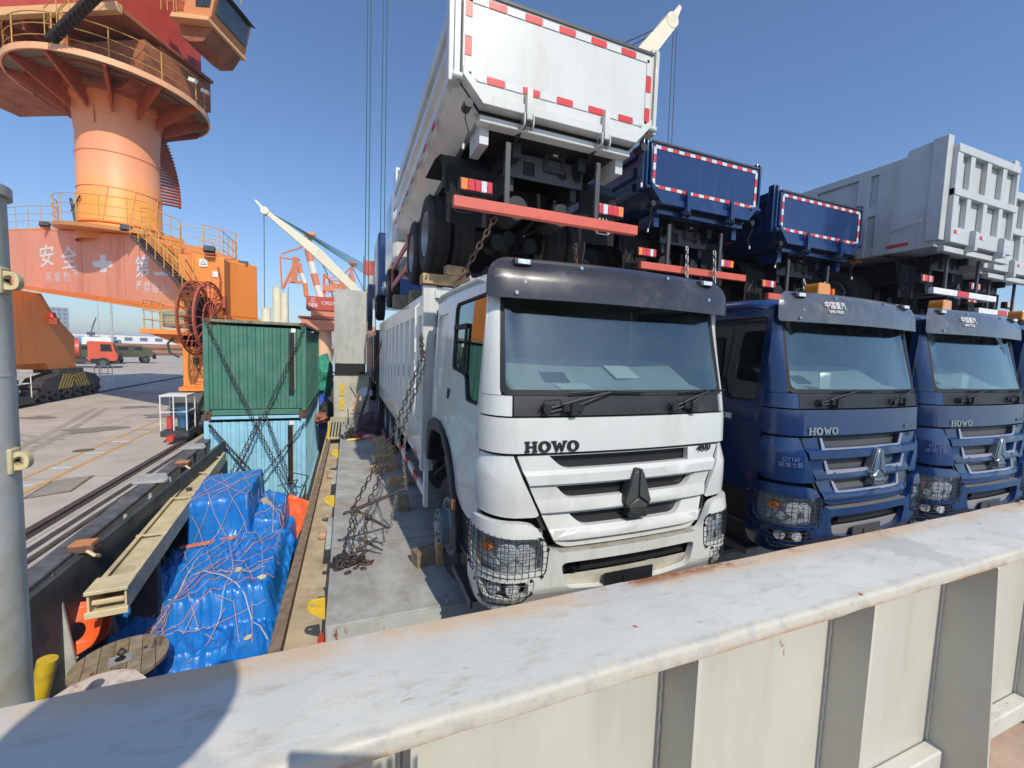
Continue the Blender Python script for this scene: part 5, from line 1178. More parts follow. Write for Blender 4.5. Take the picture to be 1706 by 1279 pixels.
# cream box boom lying along the deck
t=thing('box_boom','long cream box boom lying along the deck, open at its near end','crane boom',(-2.57,6.0,-.87)); t.rotation_euler=(0,0,R(4.9))
Wd,Hd,Ln=.175,.25,7.0
link('boom_side',box(B(),-Wd,-Wd+.02,.0,Ln,0,Hd),CREAM,t); link('boom_side',box(B(),Wd-.02,Wd,.0,Ln,0,Hd),CREAM,t); link('boom_bottom',box(B(),-Wd+.021,Wd-.021,0,Ln,.0,.02),CREAM,t)
link('boom_top',box(B(),-Wd+.021,Wd-.021,.35,Ln,Hd-.06,Hd-.04),CREAM,t); 
for x in (-Wd,Wd-.05): link('boom_flange',box(B(),x,x+.05,.02,Ln,Hd+.001,Hd+.018),CREAM,t)
for y in (1.6,3.3,5.0,6.4): link('boom_band',box(B(),-Wd-.01,Wd+.01,y,y+.05,Hd+.019,Hd+.03),CREAM,t)
link('end_lip',box(B(),-Wd-.02,Wd+.02,-.03,.33,Hd+.002,Hd+.05),CREAM,t,bev=.01); link('end_bar',box(B(),-Wd+.03,Wd-.03,.02,.06,.11,.16),CREAM,t,bev=.01); link('end_plate',box(B(),-Wd+.021,Wd-.021,.5,.52,.021,Hd-.061),BLK,t); link('end_sill',box(B(),-Wd-.02,Wd+.02,-.04,.0,-.02,.06),CREAM,t,bev=.01)
link('boom_lug',lathe(B(),[(0,.0),(0,.05),(.04,.05),(.04,.0)],14),DSTEEL,t,loc=(.0,3.9,Hd-.02),rot=(0,R(-90),0))
for y in (1.2,5.5): link('boom_support',box(B(),-.15,.15,y,y+.2,-1.35,-.001),DSTEEL,t)
# mid ground between the containers and the trucks
t=thing('fibre_panel_crate','tall weathered grey panel crate standing on the far hatch beside the trucks','crate',(-.40,15.5,1.72))
bm=grid_sheet(0,1,0,1,0,18,30); 
link('crate_front',box(B(),0,1.02,0,.06,0,2.50),mat('weathered_panel',(.50,.50,.46),.8,var=.10,vs=5,col2=(.42,.42,.38),dirt=.4,dcol=(.33,.32,.28),ds=4,streak=True,bump=.2,bs=15),t)
link('crate_body',box(B(),.0,1.02,.061,3.0,0,2.46),mat('weathered_panel2',(.35,.35,.32),.8,var=.1,vs=5),t); link('crate_base',box(B(),.02,1.0,.02,3.,-.36,-.001),BLK,t)
t=thing('steel_cabinet','pale steel locker with yellow brackets under the grey panel crate','cabinet',(-.42,15.6,-.15))
link('cabinet_body',box(B(),0,1.15,0,1.2,0,1.46),mat('pale_cabinet',(.52,.50,.40),.6,var=.08,dirt=.3,dcol=(.3,.27,.2),rust=.1),t,bev=.01); link('cabinet_top',box(B(),-.03,1.18,-.03,1.23,1.461,1.50),PALEG,t)
for z in (.25,.75): link('yellow_bracket',plate2(rnd([(.20,z),(.34,z),(.34,z+.42),(.20,z+.42)],.05,3),[[(.27+.03*math.cos(a),z+.12+.03*math.sin(a)) for a in [2*math.pi*k/8 for k in range(8)]][::-1]],.02,1,-.03),YPAD,t)
t=thing('striped_step','steel step plate with diagonal dark stripes and a yellow edge beyond the chain heap','step',(-.50,14.2,-.78))
link('step_plate',box(B(),0,.45,0,.9,.15,.72),mat('step_cream',(.45,.42,.30),.6,var=.1,dirt=.3,dcol=(.2,.18,.1)),t)
for k in range(5): link('dark_stripe',prism(B(),[(.0+k*.085,.24),(.04+k*.085,.24),(.10+k*.085,.70),(.06+k*.085,.70)],1,-.006,-.001),BLK,t)
link('yellow_edge',box(B(),-.05,-.005,-.02,.1,.05,.72),YPAD,t)
# second heap of lashing gear by the rear wheels
chain('lashing_chain',[(.70,12.4,1.6),(.35,12.0,.4),(.18,11.8,-.10)],.10,.014,mat('dark_chain',(.065,.055,.05),.6),label='dark chain hanging by the rear tyres to the far heap',group='lashing chains beside the white truck')
chain('lashing_chain',[(.95,12.6,2.6),(.55,12.2,1.0),(.22,12.0,.1)],.10,.014,CHAINR,label='rusty chain hanging from the bed corner to the far heap',group='lashing chains beside the white truck')
t=thing('lashing_gear_pile','dark pile of chains, rags and slings beside the rear tyres','gear pile',(.52,12.2,-.15))
def lump(r,sc,loc,m,nm,f=5):
    bm=B(); bmesh.ops.create_icosphere(bm,subdivisions=4,radius=r)
    for v in bm.verts:
        n_=noise.noise(v.co*f+Vector(loc)); k=1+.35*n_+.15*noise.noise(v.co*f*3); v.co=Vector((v.co.x*sc[0]*k,v.co.y*sc[1]*k,max(-.02,v.co.z*sc[2]*k)))
    return link(nm,bm,m,t,loc=loc)
lump(.3,(1.2,1.2,.9),(.1,.1,0),mat('dark_rag',(.05,.035,.04),.9,var=.4,vs=6,col2=(.11,.02,.025)),'rag'); lump(.2,(1,1,.9),(-.1,-.35,0),mat('red_rag',(.22,.035,.03),.8,var=.3),'rag'); lump(.16,(1.2,.8,.8),(.05,-.5,.02),mat('pale_rag',(.42,.38,.33),.8,var=.2),'rag'); lump(.35,(1.1,1.5,1.4),(.2,1.1,0),mat('purple_rag',(.10,.05,.07),.9,var=.3),'rag'); lump(.22,(1,1,1.2),(.05,2.2,.9),mat('white_bag',(.62,.62,.66),.7,var=.15),'white_bag')
for k in range(60):
    a=rnd_.uniform(0,6.3); r0=abs(rnd_.gauss(0,.13)); o=bpy.data.objects.new('chain_link',LM[(.08,.010,'chain_steel')]); C.objects.link(o); o.parent=t; o.location=(-.38+r0*math.cos(a),-.2+r0*math.sin(a)*1.5,rnd_.uniform(.01,.30-r0)); o.rotation_euler=(rnd_.uniform(-1,1),rnd_.uniform(-1,1),a); o.scale=(1.6,1.6,1.6)
bm=B(); tube(bm,[(-.45,-.62,.03),(.0,-.60,.04),(.35,-.58,.05),(.6,-.5,.04)],.03,6); link('red_sling',bm,mat('red_sling',(.62,.05,.03),.7),t)
bm=B(); tube(bm,[(-.5,-.66,.03),(-.2,-.63,.05)],.03,6); link('yellow_sling',bm,YPAD,t)
for k in range(8):
    a=Vector((rnd_.uniform(-.5,.1),rnd_.uniform(.8,2.4),rnd_.uniform(.3,.9))); b=a+Vector((rnd_.uniform(-.5,.5),rnd_.uniform(-.2,.2),rnd_.uniform(-.5,.6))); bm=B(); cyl(bm,a,b,.015,6); link('lashing_rod',bm,DSTEEL if k%3 else STRAP,t)
# netting and bags in the gap beyond the containers
for lab,c,s,m in (('bright green safety netting heap in the gap beyond the containers',(-1.0,20.5,.9),(.42,.8,.95),mat('green_net',(.04,.32,.22),.8,var=.2,vs=8,bump=.5)),('blue tarpaulin bundle in the gap under the green netting',(-1.0,20.2,-.6),(.33,.7,.8),mat('blue_bundle',(.03,.10,.50),.6,var=.3,vs=5,bump=.4)),('dark machinery lump on the far walkway',(-.75,18.5,-.35),(.30,.5,.4),DSTEEL),('reddish coil on the far walkway',(-.95,18.0,-.55),(.25,.4,.22),mat('reddish_coil',(.40,.14,.10),.8,var=.3))):
    bm=B(); bmesh.ops.create_icosphere(bm,subdivisions=4,radius=1)
    for v in bm.verts: k=1+.3*noise.noise(v.co*2.5+Vector(c)); v.co=Vector((v.co.x*s[0]*k,v.co.y*s[1]*k,v.co.z*s[2]*k))
    nm={'bright':'green_netting','blue t':'tarpaulin_bundle','dark m':'deck_machine','reddis':'rope_coil'}[lab[:6]]
    tag(link(nm,bm,m,None,loc=c),lab,nm.split('_')[-1])
# more trucks farther aft: blue beds beyond the white one
snap_kids()
t=thing('tipper_truck','blue tipper truck parked behind the white one on the next hatch, ribbed bed side','tipper truck',(2.15,16.4,-.15),0)
for k in range(1):
    link('bed_side',box(B(),-1.15,1.15,.0,7.,1.1,3.1),BLUE,t); link('cab_shell',box(B(),-1.15,1.15,-2.6,-.2,.8,3.05),CHAS,t,bev=.1)
    for i in range(8): link('bed_rib',box(B(),-1.21,-1.151,.2+i*.85,.5+i*.85,1.15,2.9),WPAINT if i%2 else BLUE,t)
    for y in (-1.5,4.2,5.6): wheel(t,-1.0,y,.53,-1)
t=thing('tipper_truck','blue tipper truck stacked on the one behind, seen edge-on beside the white bed','tipper truck',(2.15,15.6,3.3),0)
link('cab_shell',box(B(),-1.15,1.15,.0,2.3,.8,3.0),BLUE,t,bev=.08); link('white_stripe',box(B(),-1.158,-1.151,.5,1.0,.9,2.8),WPAINT,t); link('bed_side',box(B(),-1.15,1.15,2.6,8.,1.0,2.5),BLUE,t)
for y in (.9,): wheel(t,-1.0,y,.53,-1)
link('bed_lattice',box(B(),-1.35,-1.16,3.,9.,-.3,1.6),BLUE,t)
for i in range(5): link('lattice_gap',box(B(),-1.352,-1.351,3.2+i*1.1,3.9+i*1.1,.1,1.3),BLK,t)
for i,(c,lab) in enumerate((((.62,.08,.05),'small red flag flying on a thin staff above the far trucks'),((.7,.7,.7),'small white and red flag beside the red one above the far trucks'))):
    t=thing('signal_flag',lab,'flag',(.75+i*.55,22,3.5)); bm=B(); cyl(bm,(0,0,-1),(0,0,3.2),.02,6); link('flag_staff',bm,DSTEEL,t); link('flag_cloth',grid_sheet(.02,.6,0,.01,0,6,1).copy() if 0 else box(B(),.02,.50,0,.01,2.3,3.0),mat('flag%d'%i,c,.7),t)
    if i: link('flag_cross',box(B(),.2,.3,-.004,-.001,2.3,3.0),RETR,t)
# ---------------------------------------------------------------- orange portal crane
CR=thing('portal_crane','big orange portal crane with a round column and a platform, straddling the quay rails','portal crane',(-9.08,23.6,-.8)); CO=Vector((9.08,-23.6,.8))
def cl(name,bm,m,**k):      # world-space mesh as a part of the crane
    o=link(name,bm,m,CR,**k); o.location=CO; return o
PZ=Vector((-5.0,17.72,0)); PA=-math.atan2(.723,.691)
def bl(name,bm,m,par=None,**k):     # mesh drawn in the plane of the sloping beam (x right along it, z up)
    o=link(name,bm,m,CR,**k); o.location=CO+PZ; o.rotation_euler=(0,0,PA); return o
# main beam: x=-s
top=lambda s:5.32+.30*min(s,2.7)+.12*max(0,min(s-2.7,12)); bot=lambda s:3.27+.098*s
ss=[-.1,1.2,2.7,5,8,11.9,16.5]
bl('portal_beam',prism(B(),[(-s,top(s)) for s in ss]+[(-s,bot(s)) for s in ss[::-1]],1,0,2.3),ORNG,bev=.03)
bl('faded_panel',prism(B(),[(-2.9,top(2.9)-.12),(-5,top(5)-.12),(-8,top(8)-.12),(-11.8,top(11.8)-.12),(-16.3,top(16.3)-.12),(-16.3,bot(16.3)+.10),(-11.8,bot(11.8)+.10),(-.35,bot(.35)+.12),(-.3,3.75)],1,-.012,-.002),PINK)
bl('panel_seam',box(box(B(),-4.32,-4.28,-.016,-.0125,3.9,6.2),-7.72,-7.68,-.016,-.0125,4.2,6.5),mat('seam_dark',(.55,.17,.10),.6))
for s in (0,): bl('bottom_flange',prism(B(),[(-s,bot(s)) for s in ss]+[(-s,bot(s)-.09) for s in ss[::-1]],1,-.12,2.4),ORNG)
sl=R(5.2)
for tx,s,z,sz,sx in (('安',10.95,5.84,1.02,1.55),('全',8.83,5.62,1.02,1.45),('第',3.02,4.96,.82,1.25),('吊',10.9,4.92,.50,1.35),('重',10.0,4.90,.46,1.3),('物',9.1,4.88,.46,1.3),('下',8.3,4.95,.46,1.25),('严',3.3,4.28,.44,1.05),('禁',2.75,4.22,.42,1.0),('站',2.2,4.17,.42,1.0),('人',1.65,4.12,.42,1.0)):
    o=text_mesh('painted_character',tx,sz,WTXT,.002,CR,(0,0,0),sx=sx,bold=.012 if sz>.6 else .0); o.rotation_euler=(R(90),sl*0,PA); o.location=CO+PZ+Matrix.Rotation(PA,3,'Z')@Vector((-s,-.018,z))
bl('painted_character',prism(B(),[(-2.2,4.66),(-1.26,4.60),(-1.26,4.72),(-2.2,4.78)],1,-.018,-.013),WTXT)
bl('painted_cross',prism(B(),[(-6.15,4.95),(-5.70,4.93),(-5.70,5.13),(-5.2,5.10),(-5.2,5.35),(-5.70,5.38),(-5.70,5.62),(-6.15,5.66),(-6.15,5.41),(-6.75,5.45),(-6.75,5.19),(-6.15,5.16)],1,-.018,-.013),WTXT)
# right corner block over the near leg
cl('corner_block',box(B(),-5.35,-4.02,17.70,19.9,3.24,5.24),ORNG,bev=.03)
cl('block_flange',box(B(),-5.4,-3.98,17.66,19.95,3.15,3.239),ORNG)
s_=cl('warning_sign',box(B(),-4.74,-4.50,17.67,17.695,4.88,5.14),WPAINT); cl('sign_triangle',prism(B(),[(-4.70,4.95),(-4.54,4.95),(-4.62,5.10)],1,17.66,17.668),mat('sign_green',(.05,.16,.12),.6)); cl('sign_centre',prism(B(),[(-4.675,4.965),(-4.565,4.965),(-4.62,5.07)],1,17.654,17.659),WPAINT)
cl('warning_sign',box(B(),-4.36,-4.20,17.67,17.695,4.56,4.76),WPAINT)
for a,b in (((-5.35,17.66),(-5.05,17.68)),): pass
bm=B(); tube(bm,[(-4.18,17.60,4.9),(-4.10,17.58,4.5),(-4.14,17.6,4.1),(-4.06,17.58,3.8),(-4.3,17.6,3.7)],.03,6); tube(bm,[(-4.3,17.62,3.9),(-4.1,17.6,4.2)],.02,5); cl('cable_loop',bm,DKOR)
cl('cable_box',box(B(),-4.08,-3.95,17.45,17.69,3.5,3.9),DKOR)
# column
bm=B(); prof=[(0,1.46),(.5,1.43),(.55,1.37),(4.3,1.34),(5.4,1.44),(5.45,1.58),(5.75,1.58)]
n=56; cc=Vector((-9.08,23.6,6.3)); rings=[[bm.verts.new(cc+Vector((r*math.cos(2*math.pi*k/n),r*math.sin(2*math.pi*k/n),z))) for k in range(n)] for z,r in prof]
for a,b in zip(rings,rings[1:]):
    for k in range(n): bm.faces.new((a[k],a[(k+1)%n],b[(k+1)%n],b[k]))
m=bpy.data.materials.new('column_paint'); m.use_nodes=True; nt_=m.node_tree; bs_=nt_.nodes['Principled BSDF']; g_=nt_.nodes.new('ShaderNodeNewGeometry'); sp_=nt_.nodes.new('ShaderNodeSeparateXYZ'); nt_.links.new(g_.outputs['Position'],sp_.inputs[0])
nz=nt_.nodes.new('ShaderNodeTexNoise'); nz.inputs['Scale'].default_value=.8; nt_.links.new(g_.outputs['Position'],nz.inputs['Vector'])
ad=nt_.nodes.new('ShaderNodeMath'); ad.operation='MULTIPLY_ADD'; nt_.links.new(nz.outputs[0],ad.inputs[0]); ad.inputs[1].default_value=1.1; nt_.links.new(sp_.outputs[2],ad.inputs[2])
rm_=nt_.nodes.new('ShaderNodeValToRGB'); mr_=nt_.nodes.new('ShaderNodeMapRange'); mr_.inputs[1].default_value=7; mr_.inputs[2].default_value=13.5; nt_.links.new(ad.outputs[0],mr_.inputs[0]); nt_.links.new(mr_.outputs[0],rm_.inputs[0])
e=rm_.color_ramp.elements; e[0].position=.0; e[0].color=(.86,.32,.07,1); e[1].position=.95; e[1].color=(.80,.22,.05,1)
for p,c in ((.22,(.88,.34,.06,1)),(.38,(.88,.37,.17,1)),(.62,(.86,.33,.16,1)),(.72,(.84,.29,.12,1))): x=e.new(p); x.color=c
nt_.links.new(rm_.outputs[0],bs_.inputs['Base Color']); bs_.inputs['Roughness'].default_value=.5
cl('column',bm,m,smooth=50)
for z,r in ((7.0,1.43),(11.2,1.40)): cl('column_band',(lambda b:(cyl(b,(-9.08,23.6,z),(-9.08,23.6,z+.06),r,48),b)[1])(B()),ORNG)
cl('column_seam',box(B(),-9.30,-9.27,22.20,22.23,10.8,11.6),DKOR)
for z in (8.4,9.8,11.0): cl('weld_ring',(lambda b:(tube(b,[(-9.08+1.368*math.cos(2*math.pi*k/64)*(1 if z<10.5 else 1.0),23.6+1.368*math.sin(2*math.pi*k/64),z) for k in range(64)],.012,4,closed=True),b)[1])(B()),PINK)
for a in (-100,-135,-60): cl('weld_seam',(lambda b:(tube(b,[(-9.08+1.382*math.cos(R(a+z*6)),23.6+1.382*math.sin(R(a+z*6)),z) for z in (7.1,8.39)],.012,4),b)[1])(B()),PINK)
def ringplate(c,z,r0,r1,n=56,t=.05,a0=0,a1=2*math.pi):
    bm=B(); A=[]
    full=abs(a1-a0-2*math.pi)<1e-3; N=n+(0 if full else 1)
    for k in range(N):
        a=a0+(a1-a0)*k/n; A.append([bm.verts.new((c[0]+r*math.cos(a),c[1]+r*math.sin(a),zz)) for r,zz in ((r0,z),(r1,z),(r1,z+t),(r0,z+t))])
    for k in range(N if full else N-1):
        p,q=A[k],A[(k+1)%N]
        for i in range(4): bm.faces.new((p[i],q[i],q[(i+1)%4],p[(i+1)%4]))
    bmesh.ops.recalc_face_normals(bm,faces=bm.faces[:]); return bm
PLM=mat('platform_mesh_grey',(.20,.20,.17),.8,var=.15,vs=3)
cl('platform_deck',ringplate((-9.08,23.6),12.4,1.5,3.12),PLM); cl('platform_rim',ringplate((-9.08,23.6),12.3,3.13,3.19,t=.22),mat('rim_orange',(.82,.42,.22),.5,var=.05))
for k in range(12):
    a=2*math.pi*(k+.5)/12; d=Vector((math.cos(a),math.sin(a),0)); pz=Vector((-9.08,23.6,0)); s=Vector((-d.y,d.x,0))*.05
    bm=B(); P=[pz+d*1.5+Vector((0,0,11.3)),pz+d*1.5+Vector((0,0,12.39)),pz+d*3.11+Vector((0,0,12.39)),pz+d*3.11+Vector((0,0,12.22))]
    quadset(bm,[p-s for p in P]+[p+s for p in P],((0,1,2,3),(7,6,5,4),(0,4,5,1),(1,5,6,2),(2,6,7,3),(3,7,4,0))); bmesh.ops.recalc_face_normals(bm,faces=bm.faces[:]); cl('platform_bracket',bm,DKOR)
for r in (2.05,2.6): cl('platform_ring_bar',ringplate((-9.08,23.6),12.32,r,r+.04,t=.07),DKOR)
RAILM={}
def railing(pts,z=1.0,closed=False,step=1.3,m=None,r=.022,base=None,rails=(1.0,.66,.33)):
    r=r*.72
    """railing as a part of the crane: separate posts and rails; pts world coords at deck level"""
    m=m or YELR; pts=[Vector(p) for p in pts]; hd=None
    for k in rails:
        o=cl('rail',tube(B(),[p+Vector((0,0,z*k)) for p in pts],r*.8 if k<1 else r,5,closed=closed),m)
    d=0; prev=None; Q=pts+([pts[0]] if closed else [])
    key=(round(z,2),round(r,3))
    if key not in RAILM:
        b=B(); cyl(b,(0,0,0),(0,0,z),r,6); me=bpy.data.meshes.new('railing_post'); b.to_mesh(me); b.free(); me.materials.append(m); RAILM[key]=me
    acc=0; put=[]
    put.append(Q[0])
    for a,b in zip(Q,Q[1:]):
        L=(b-a).length; t=step-acc
        while t<L: put.append(a.lerp(b,t/L)); t+=step
        acc=(L-(t-step))
    if not closed: put.append(Q[-1])
    for p in put: olink('railing_post',RAILM[key],CR,CO+p)
circ=lambda c,r,z,a0=0,a1=2*math.pi,n=48:[(c[0]+r*math.cos(a0+(a1-a0)*k/n),c[1]+r*math.sin(a0+(a1-a0)*k/n),z) for k in range(n+(0 if a1-a0>6.28 else 1))]
railing(circ((-9.08,23.6),3.09,12.45),1.15,closed=True,step=1.55,r=.028)
# lower round gallery round the column foot, and railings along the beam
GS=[9.9,9.3,8.6,7.8,7.0,6.26,5.5,4.7,3.9,3.2,2.62]; gy=lambda s:-1.0*(1-((s-6.26)/3.66)**2)
bl('gallery_deck',prism(B(),[(-s,gy(s)) for s in GS]+[(-2.62,1.2),(-9.9,1.2)],2,0,.14),mat('rim_orange2',(.66,.27,.08),.5))
def gz():
    o=[x for x in C.objects if x.name=='gallery_deck'][0]
    for v in o.data.vertices: v.co.z+=top(-v.co.x)+.02
gz()
def bw_(s,y,z): return PZ+Matrix.Rotation(PA,3,'Z')@Vector((-s,y,z))
railing([bw_(s,gy(s)+.05,top(s)+.16) for s in GS],1.05,step=1.15,r=.022)
railing([bw_(s,.08,top(s)) for s in (15.8,13,9.9)],1.0,step=1.4,r=.022)
railing([bw_(s,.08,top(s)) for s in (3.2,2.6)]+[(-5.3,17.9,5.42)],1.0,step=1.1,r=.024)
railing([(-5.30,17.80,5.28),(-4.08,17.80,5.24),(-4.08,19.85,5.24),(-5.3,19.9,5.28)],.95,step=.68,r=.02)
railing([bw_(s,2.2,top(s)) for s in (3.2,1.0)],1.0,step=1.1,r=.024)
for p,lab in ((bw_(10.6,-.15,top(10.6)+.05),0),(bw_(3.3,-.35,top(3.3)+.05),0),((-4.4,17.5,5.36),0),((-3.7,19.0,5.2),1)):
    bm=B(); box(bm,-.16,.16,-.10,.06,.0,.20,mtx=Matrix.Translation(p)@Matrix.Rotation(R(-25),4,'X')); o=cl('floodlight',bm,DSTEEL)
    cl('floodlight_arm',box(B(),p[0]-.14,p[0]+.14,p[1]-.02,p[1]+.30,p[2]-.07,p[2]-.02),DKOR)
bm=B(); tube(bm,[bw_(7.6,-.3,top(7.6)+1.2),bw_(7.2,-.3,top(7.2)+.1)],.05,6); tube(bm,[bw_(7.6,-.3,top(7.6)+.7),bw_(6.8,-.3,top(7)+1.3)],.03,6); cl('davit_arm',bm,DSTEEL)
# stairs down the face of the beam
def stairs(a,b,width,n,side,m=DSTEEL,rm=YELR,rh=.95):
    a=Vector(a); b=Vector(b); d=b-a; w=Vector(side).normalized()*width
    for off in (Vector((0,0,0)),w):
        cl('stair_stringer',tube(B(),[a+off,b+off],.055,4),m)
        cl('stair_rail',tube(B(),[a+off+Vector((0,0,rh)),b+off+Vector((0,0,rh))],.017,5),rm); cl('stair_rail',tube(B(),[a+off+Vector((0,0,rh*.5)),b+off+Vector((0,0,rh*.5))],.013,5),rm)
        for k in range(0,n+1,3): p=a+d*k/n+off; cl('stair_post',tube(B(),[p,p+Vector((0,0,rh))],.015,5),rm)
    me=None
    for k in range(1,n):
        p=a+d*k/n
        if me is None:
            bm=B(); q=[Vector((0,0,0)),w]; e=Vector((d.x,d.y,0)).normalized()*.13
            quadset(bm,[-e,e,w+e,w-e,-e+Vector((0,0,-.03)),e+Vector((0,0,-.03)),w+e+Vector((0,0,-.03)),w-e+Vector((0,0,-.03))],((0,1,2,3),(7,6,5,4),(0,4,5,1),(1,5,6,2),(2,6,7,3),(3,7,4,0))); me=bpy.data.meshes.new('stair_tread'); bm.to_mesh(me); bm.free(); me.materials.append(m)
        olink('stair_tread',me,CR,CO+p)
stairs((-6.85,19.30,5.95),(-4.58,17.15,3.85),.38,20,(-.66,-.75,0),rh=.75)
# near leg, its platform, cable reel
cl('near_leg',box(B(),-5.14,-4.05,17.2,18.6,.75,2.50),ORNG,bev=.02)
cl('leg_foot',box(B(),-5.24,-3.98,17.1,18.7,.62,.749),ORNG)
for x in (-5.1,-4.85,-4.6,-4.35,-4.1): cl('foot_rib',prism(B(),[(17.10,.75),(17.19,.95),(17.19,.75)],0,x,x+.03),ORNG)
cl('leg_flare',prism(B(),[(-5.14,2.1),(-4.05,2.1),(-3.95,2.50),(-6.0,2.50),(-5.45,2.28)],1,17.2,18.7),ORNG)
cl('leg_platform',box(B(),-6.15,-3.9,16.9,18.8,2.50,2.66),ORNG,bev=.01)
cl('upper_leg',box(B(),-4.9,-4.05,17.9,19.4,2.661,3.149),ORNG)
railing([(-5.0,16.95,2.66),(-6.1,16.95,2.66),(-6.1,18.7,2.66)],.92,step=.62,r=.02)
cl('motor_housing',box(B(),-5.75,-4.95,17.4,18.5,2.75,3.35),mat('housing_olive',(.30,.30,.20),.6,var=.15,dirt=.3,dcol=(.15,.13,.08)),bev=.05)
bm=B(); tube(bm,[(-5.35,17.1,2.4),(-5.5,17.1,2.2),(-5.45,17.1,1.9),(-5.2,17.15,1.75)],.035,6); cl('cable_loop',bm,DSTEEL)
bm=B(); tube(bm,[(-4.75,17.15,1.7),(-4.72,17.12,1.45),(-4.6,17.12,1.2),(-4.4,17.12,1.22),(-4.32,17.14,1.4)],.018,6); cl('cable_loop',bm,DSTEEL); cl('tap_box',box(B(),-4.82,-4.70,17.08,17.19,1.55,1.75),RUSTY)
# reel: two spoked rims facing mostly along x
rc=Vector((-4.38,16.6,3.05)); ax=Vector((.99,-.13,0)).normalized(); u_=Vector((0,0,1)); v_=ax.cross(u_)
for off in (-.22,.22):
    c0=rc+ax*off
    for rad,tr in ((1.18,.035),(1.08,.02),(.55,.02)):
        cl('reel_rim',tube(B(),[c0+(u_*math.cos(a)+v_*math.sin(a))*rad for a in [2*math.pi*k/56 for k in range(56)]],tr,6,closed=True),DKOR if off<0 else mat('reel_red',(.48,.10,.06),.5,var=.1))
    for k in range(20):
        a=2*math.pi*k/20; cl('reel_spoke',tube(B(),[c0+(u_*math.cos(a)+v_*math.sin(a))*.15,c0+(u_*math.cos(a)+v_*math.sin(a))*1.18],.018,4),mat('reel_red',(.48,.10,.06),.5))
bm=B(); cyl(bm,rc-ax*.12,rc+ax*.12,.72,32); cl('reel_cable_coil',bm,mat('cable_black',(.02,.018,.018),.7)); bm=B(); cyl(bm,rc-ax*.5,rc+ax*.3,.14,14); cl('reel_hub',bm,DKOR)
for k in range(28):
    a=2*math.pi*k/28; e=(u_*math.cos(a)+v_*math.sin(a))*1.18; cl('reel_crossbar',tube(B(),[rc-ax*.22+e,rc+ax*.22+e],.014,4),DKOR)
# bogies
YB=mat('hazard_yellow',(.50,.34,.03),.6,var=.2)
def bogie(x,y0,y1,zt,side):
    yc=(y0+y1)/2
    cl('equaliser_beam',prism(B(),[(y0+.5,.0),(y0+1.0,zt-.25),(yc-.5,zt),(yc+.5,zt),(y1-1.0,zt-.25),(y1-.5,.0),(y1-.7,-.25),(y0+.7,-.25)],0,x-.38,x+.38),DSTEEL,bev=.04)
    for k in range(5):
        for sg in (-1,1):
            yy=yc+sg*(.30+k*.24); P=[(yy,-.2),(yy+.11,-.2),(yy+.11-sg*.45,zt-.12),(yy-sg*.45,zt-.12)]
            cl('hazard_stripe',prism(B(),P,0,x+side*.385-.003,x+side*.385+.003),YB)
    n=int((y1-y0)/1.0)
    for k in range(n+1):
        y=y0+.35+k*(y1-y0-.7)/n; bm=B(); cyl(bm,(x-.10,y,-.45),(x+.10,y,-.45),.33,20); cyl(bm,(x-.20,y,-.45),(x+.20,y,-.45),.12,12); cl('rail_wheel',bm,DSTEEL)
        if k<n: cl('bogie_frame',prism(B(),[(y+.05,-.55),(y+.2,-.15),(y+.75,-.15),(y+.9,-.55),(y+.5,-.35)],0,x-.30,x+.30),DSTEEL,bev=.02)
        cl('wheel_hub_cap',(lambda b:(cyl(b,(x+side*.21,y,-.45),(x+side*.25,y,-.45),.10,12),b)[1])(B()),YB if k%2 else DSTEEL)
bogie(-4.65,16.3,21.5,.60,-1); bogie(-13.3,24.9,31.0,.62,1); bogie(-4.65,27.0,32.0,.60,-1); bogie(-13.3,14.0,19.0,.6,1)
cl('drive_cover',prism(B(),[(16.4,-.1),(16.5,.25),(17.2,.60),(17.9,.60),(17.9,-.1)],0,-5.3,-4.55),mat('slate_cover',(.10,.12,.125),.5,var=.15),bev=.03)
def cage(x0,x1,y0,y1,z0,z1,m=WPAINT,r=.02):
    for x in (x0,x1):
        for y in (y0,y1): cl('cage_post',tube(B(),[(x,y,z0),(x,y,z1)],r,5),m)
    for z in (z1,(z0+z1)/2+.05): cl('cage_rail',tube(B(),[(x0,y0,z),(x1,y0,z),(x1,y1,z),(x0,y1,z)],r,5,closed=True),m)
    cl('cage_post',tube(B(),[((x0+x1)/2,y0,z0),((x0+x1)/2,y0,z1)],r,5),m)
cage(-5.2,-4.55,15.45,16.2,-.42,.62); cl('cage_top',box(B(),-5.22,-4.53,15.43,16.22,.63,.66),WPAINT); cl('cage_floor',box(B(),-5.2,-4.5,15.4,16.3,-.60,-.43),DSTEEL)
bm=B(); cyl(bm,(-4.75,15.85,-.4),(-4.75,15.85,.25),.15,14); cyl(bm,(-4.75,15.85,.0),(-4.75,15.85,.08),.19,14); cl('blue_motor',bm,mat('motor_blue',(.03,.12,.22),.5,var=.2)); bm=B(); cyl(bm,(-5.05,15.7,-.4),(-5.05,15.7,.0),.08,10); cl('red_cylinder',bm,mat('extinguisher_red',(.55,.06,.05),.5))
bm=B(); cyl(bm,(-4.9,15.15,-.62),(-4.9,15.42,-.62),.10,12); cl('red_buffer',bm,mat('buffer_red',(.55,.06,.03),.5))
cage(-13.8,-12.9,23.6,24.8,-.4,.75); cage(-13.5,-12.9,31.2,31.7,-.3,.7,r=.025)
bm=B(); cyl(bm,(-13.3,24.3,-.5),(-13.3,24.3,.4),.25,14); cl('blue_motor',bm,mat('motor_blue',(.03,.12,.22),.5)); cl('drive_base',box(B(),-13.7,-12.9,23.7,25.0,-.65,-.35),DSTEEL)
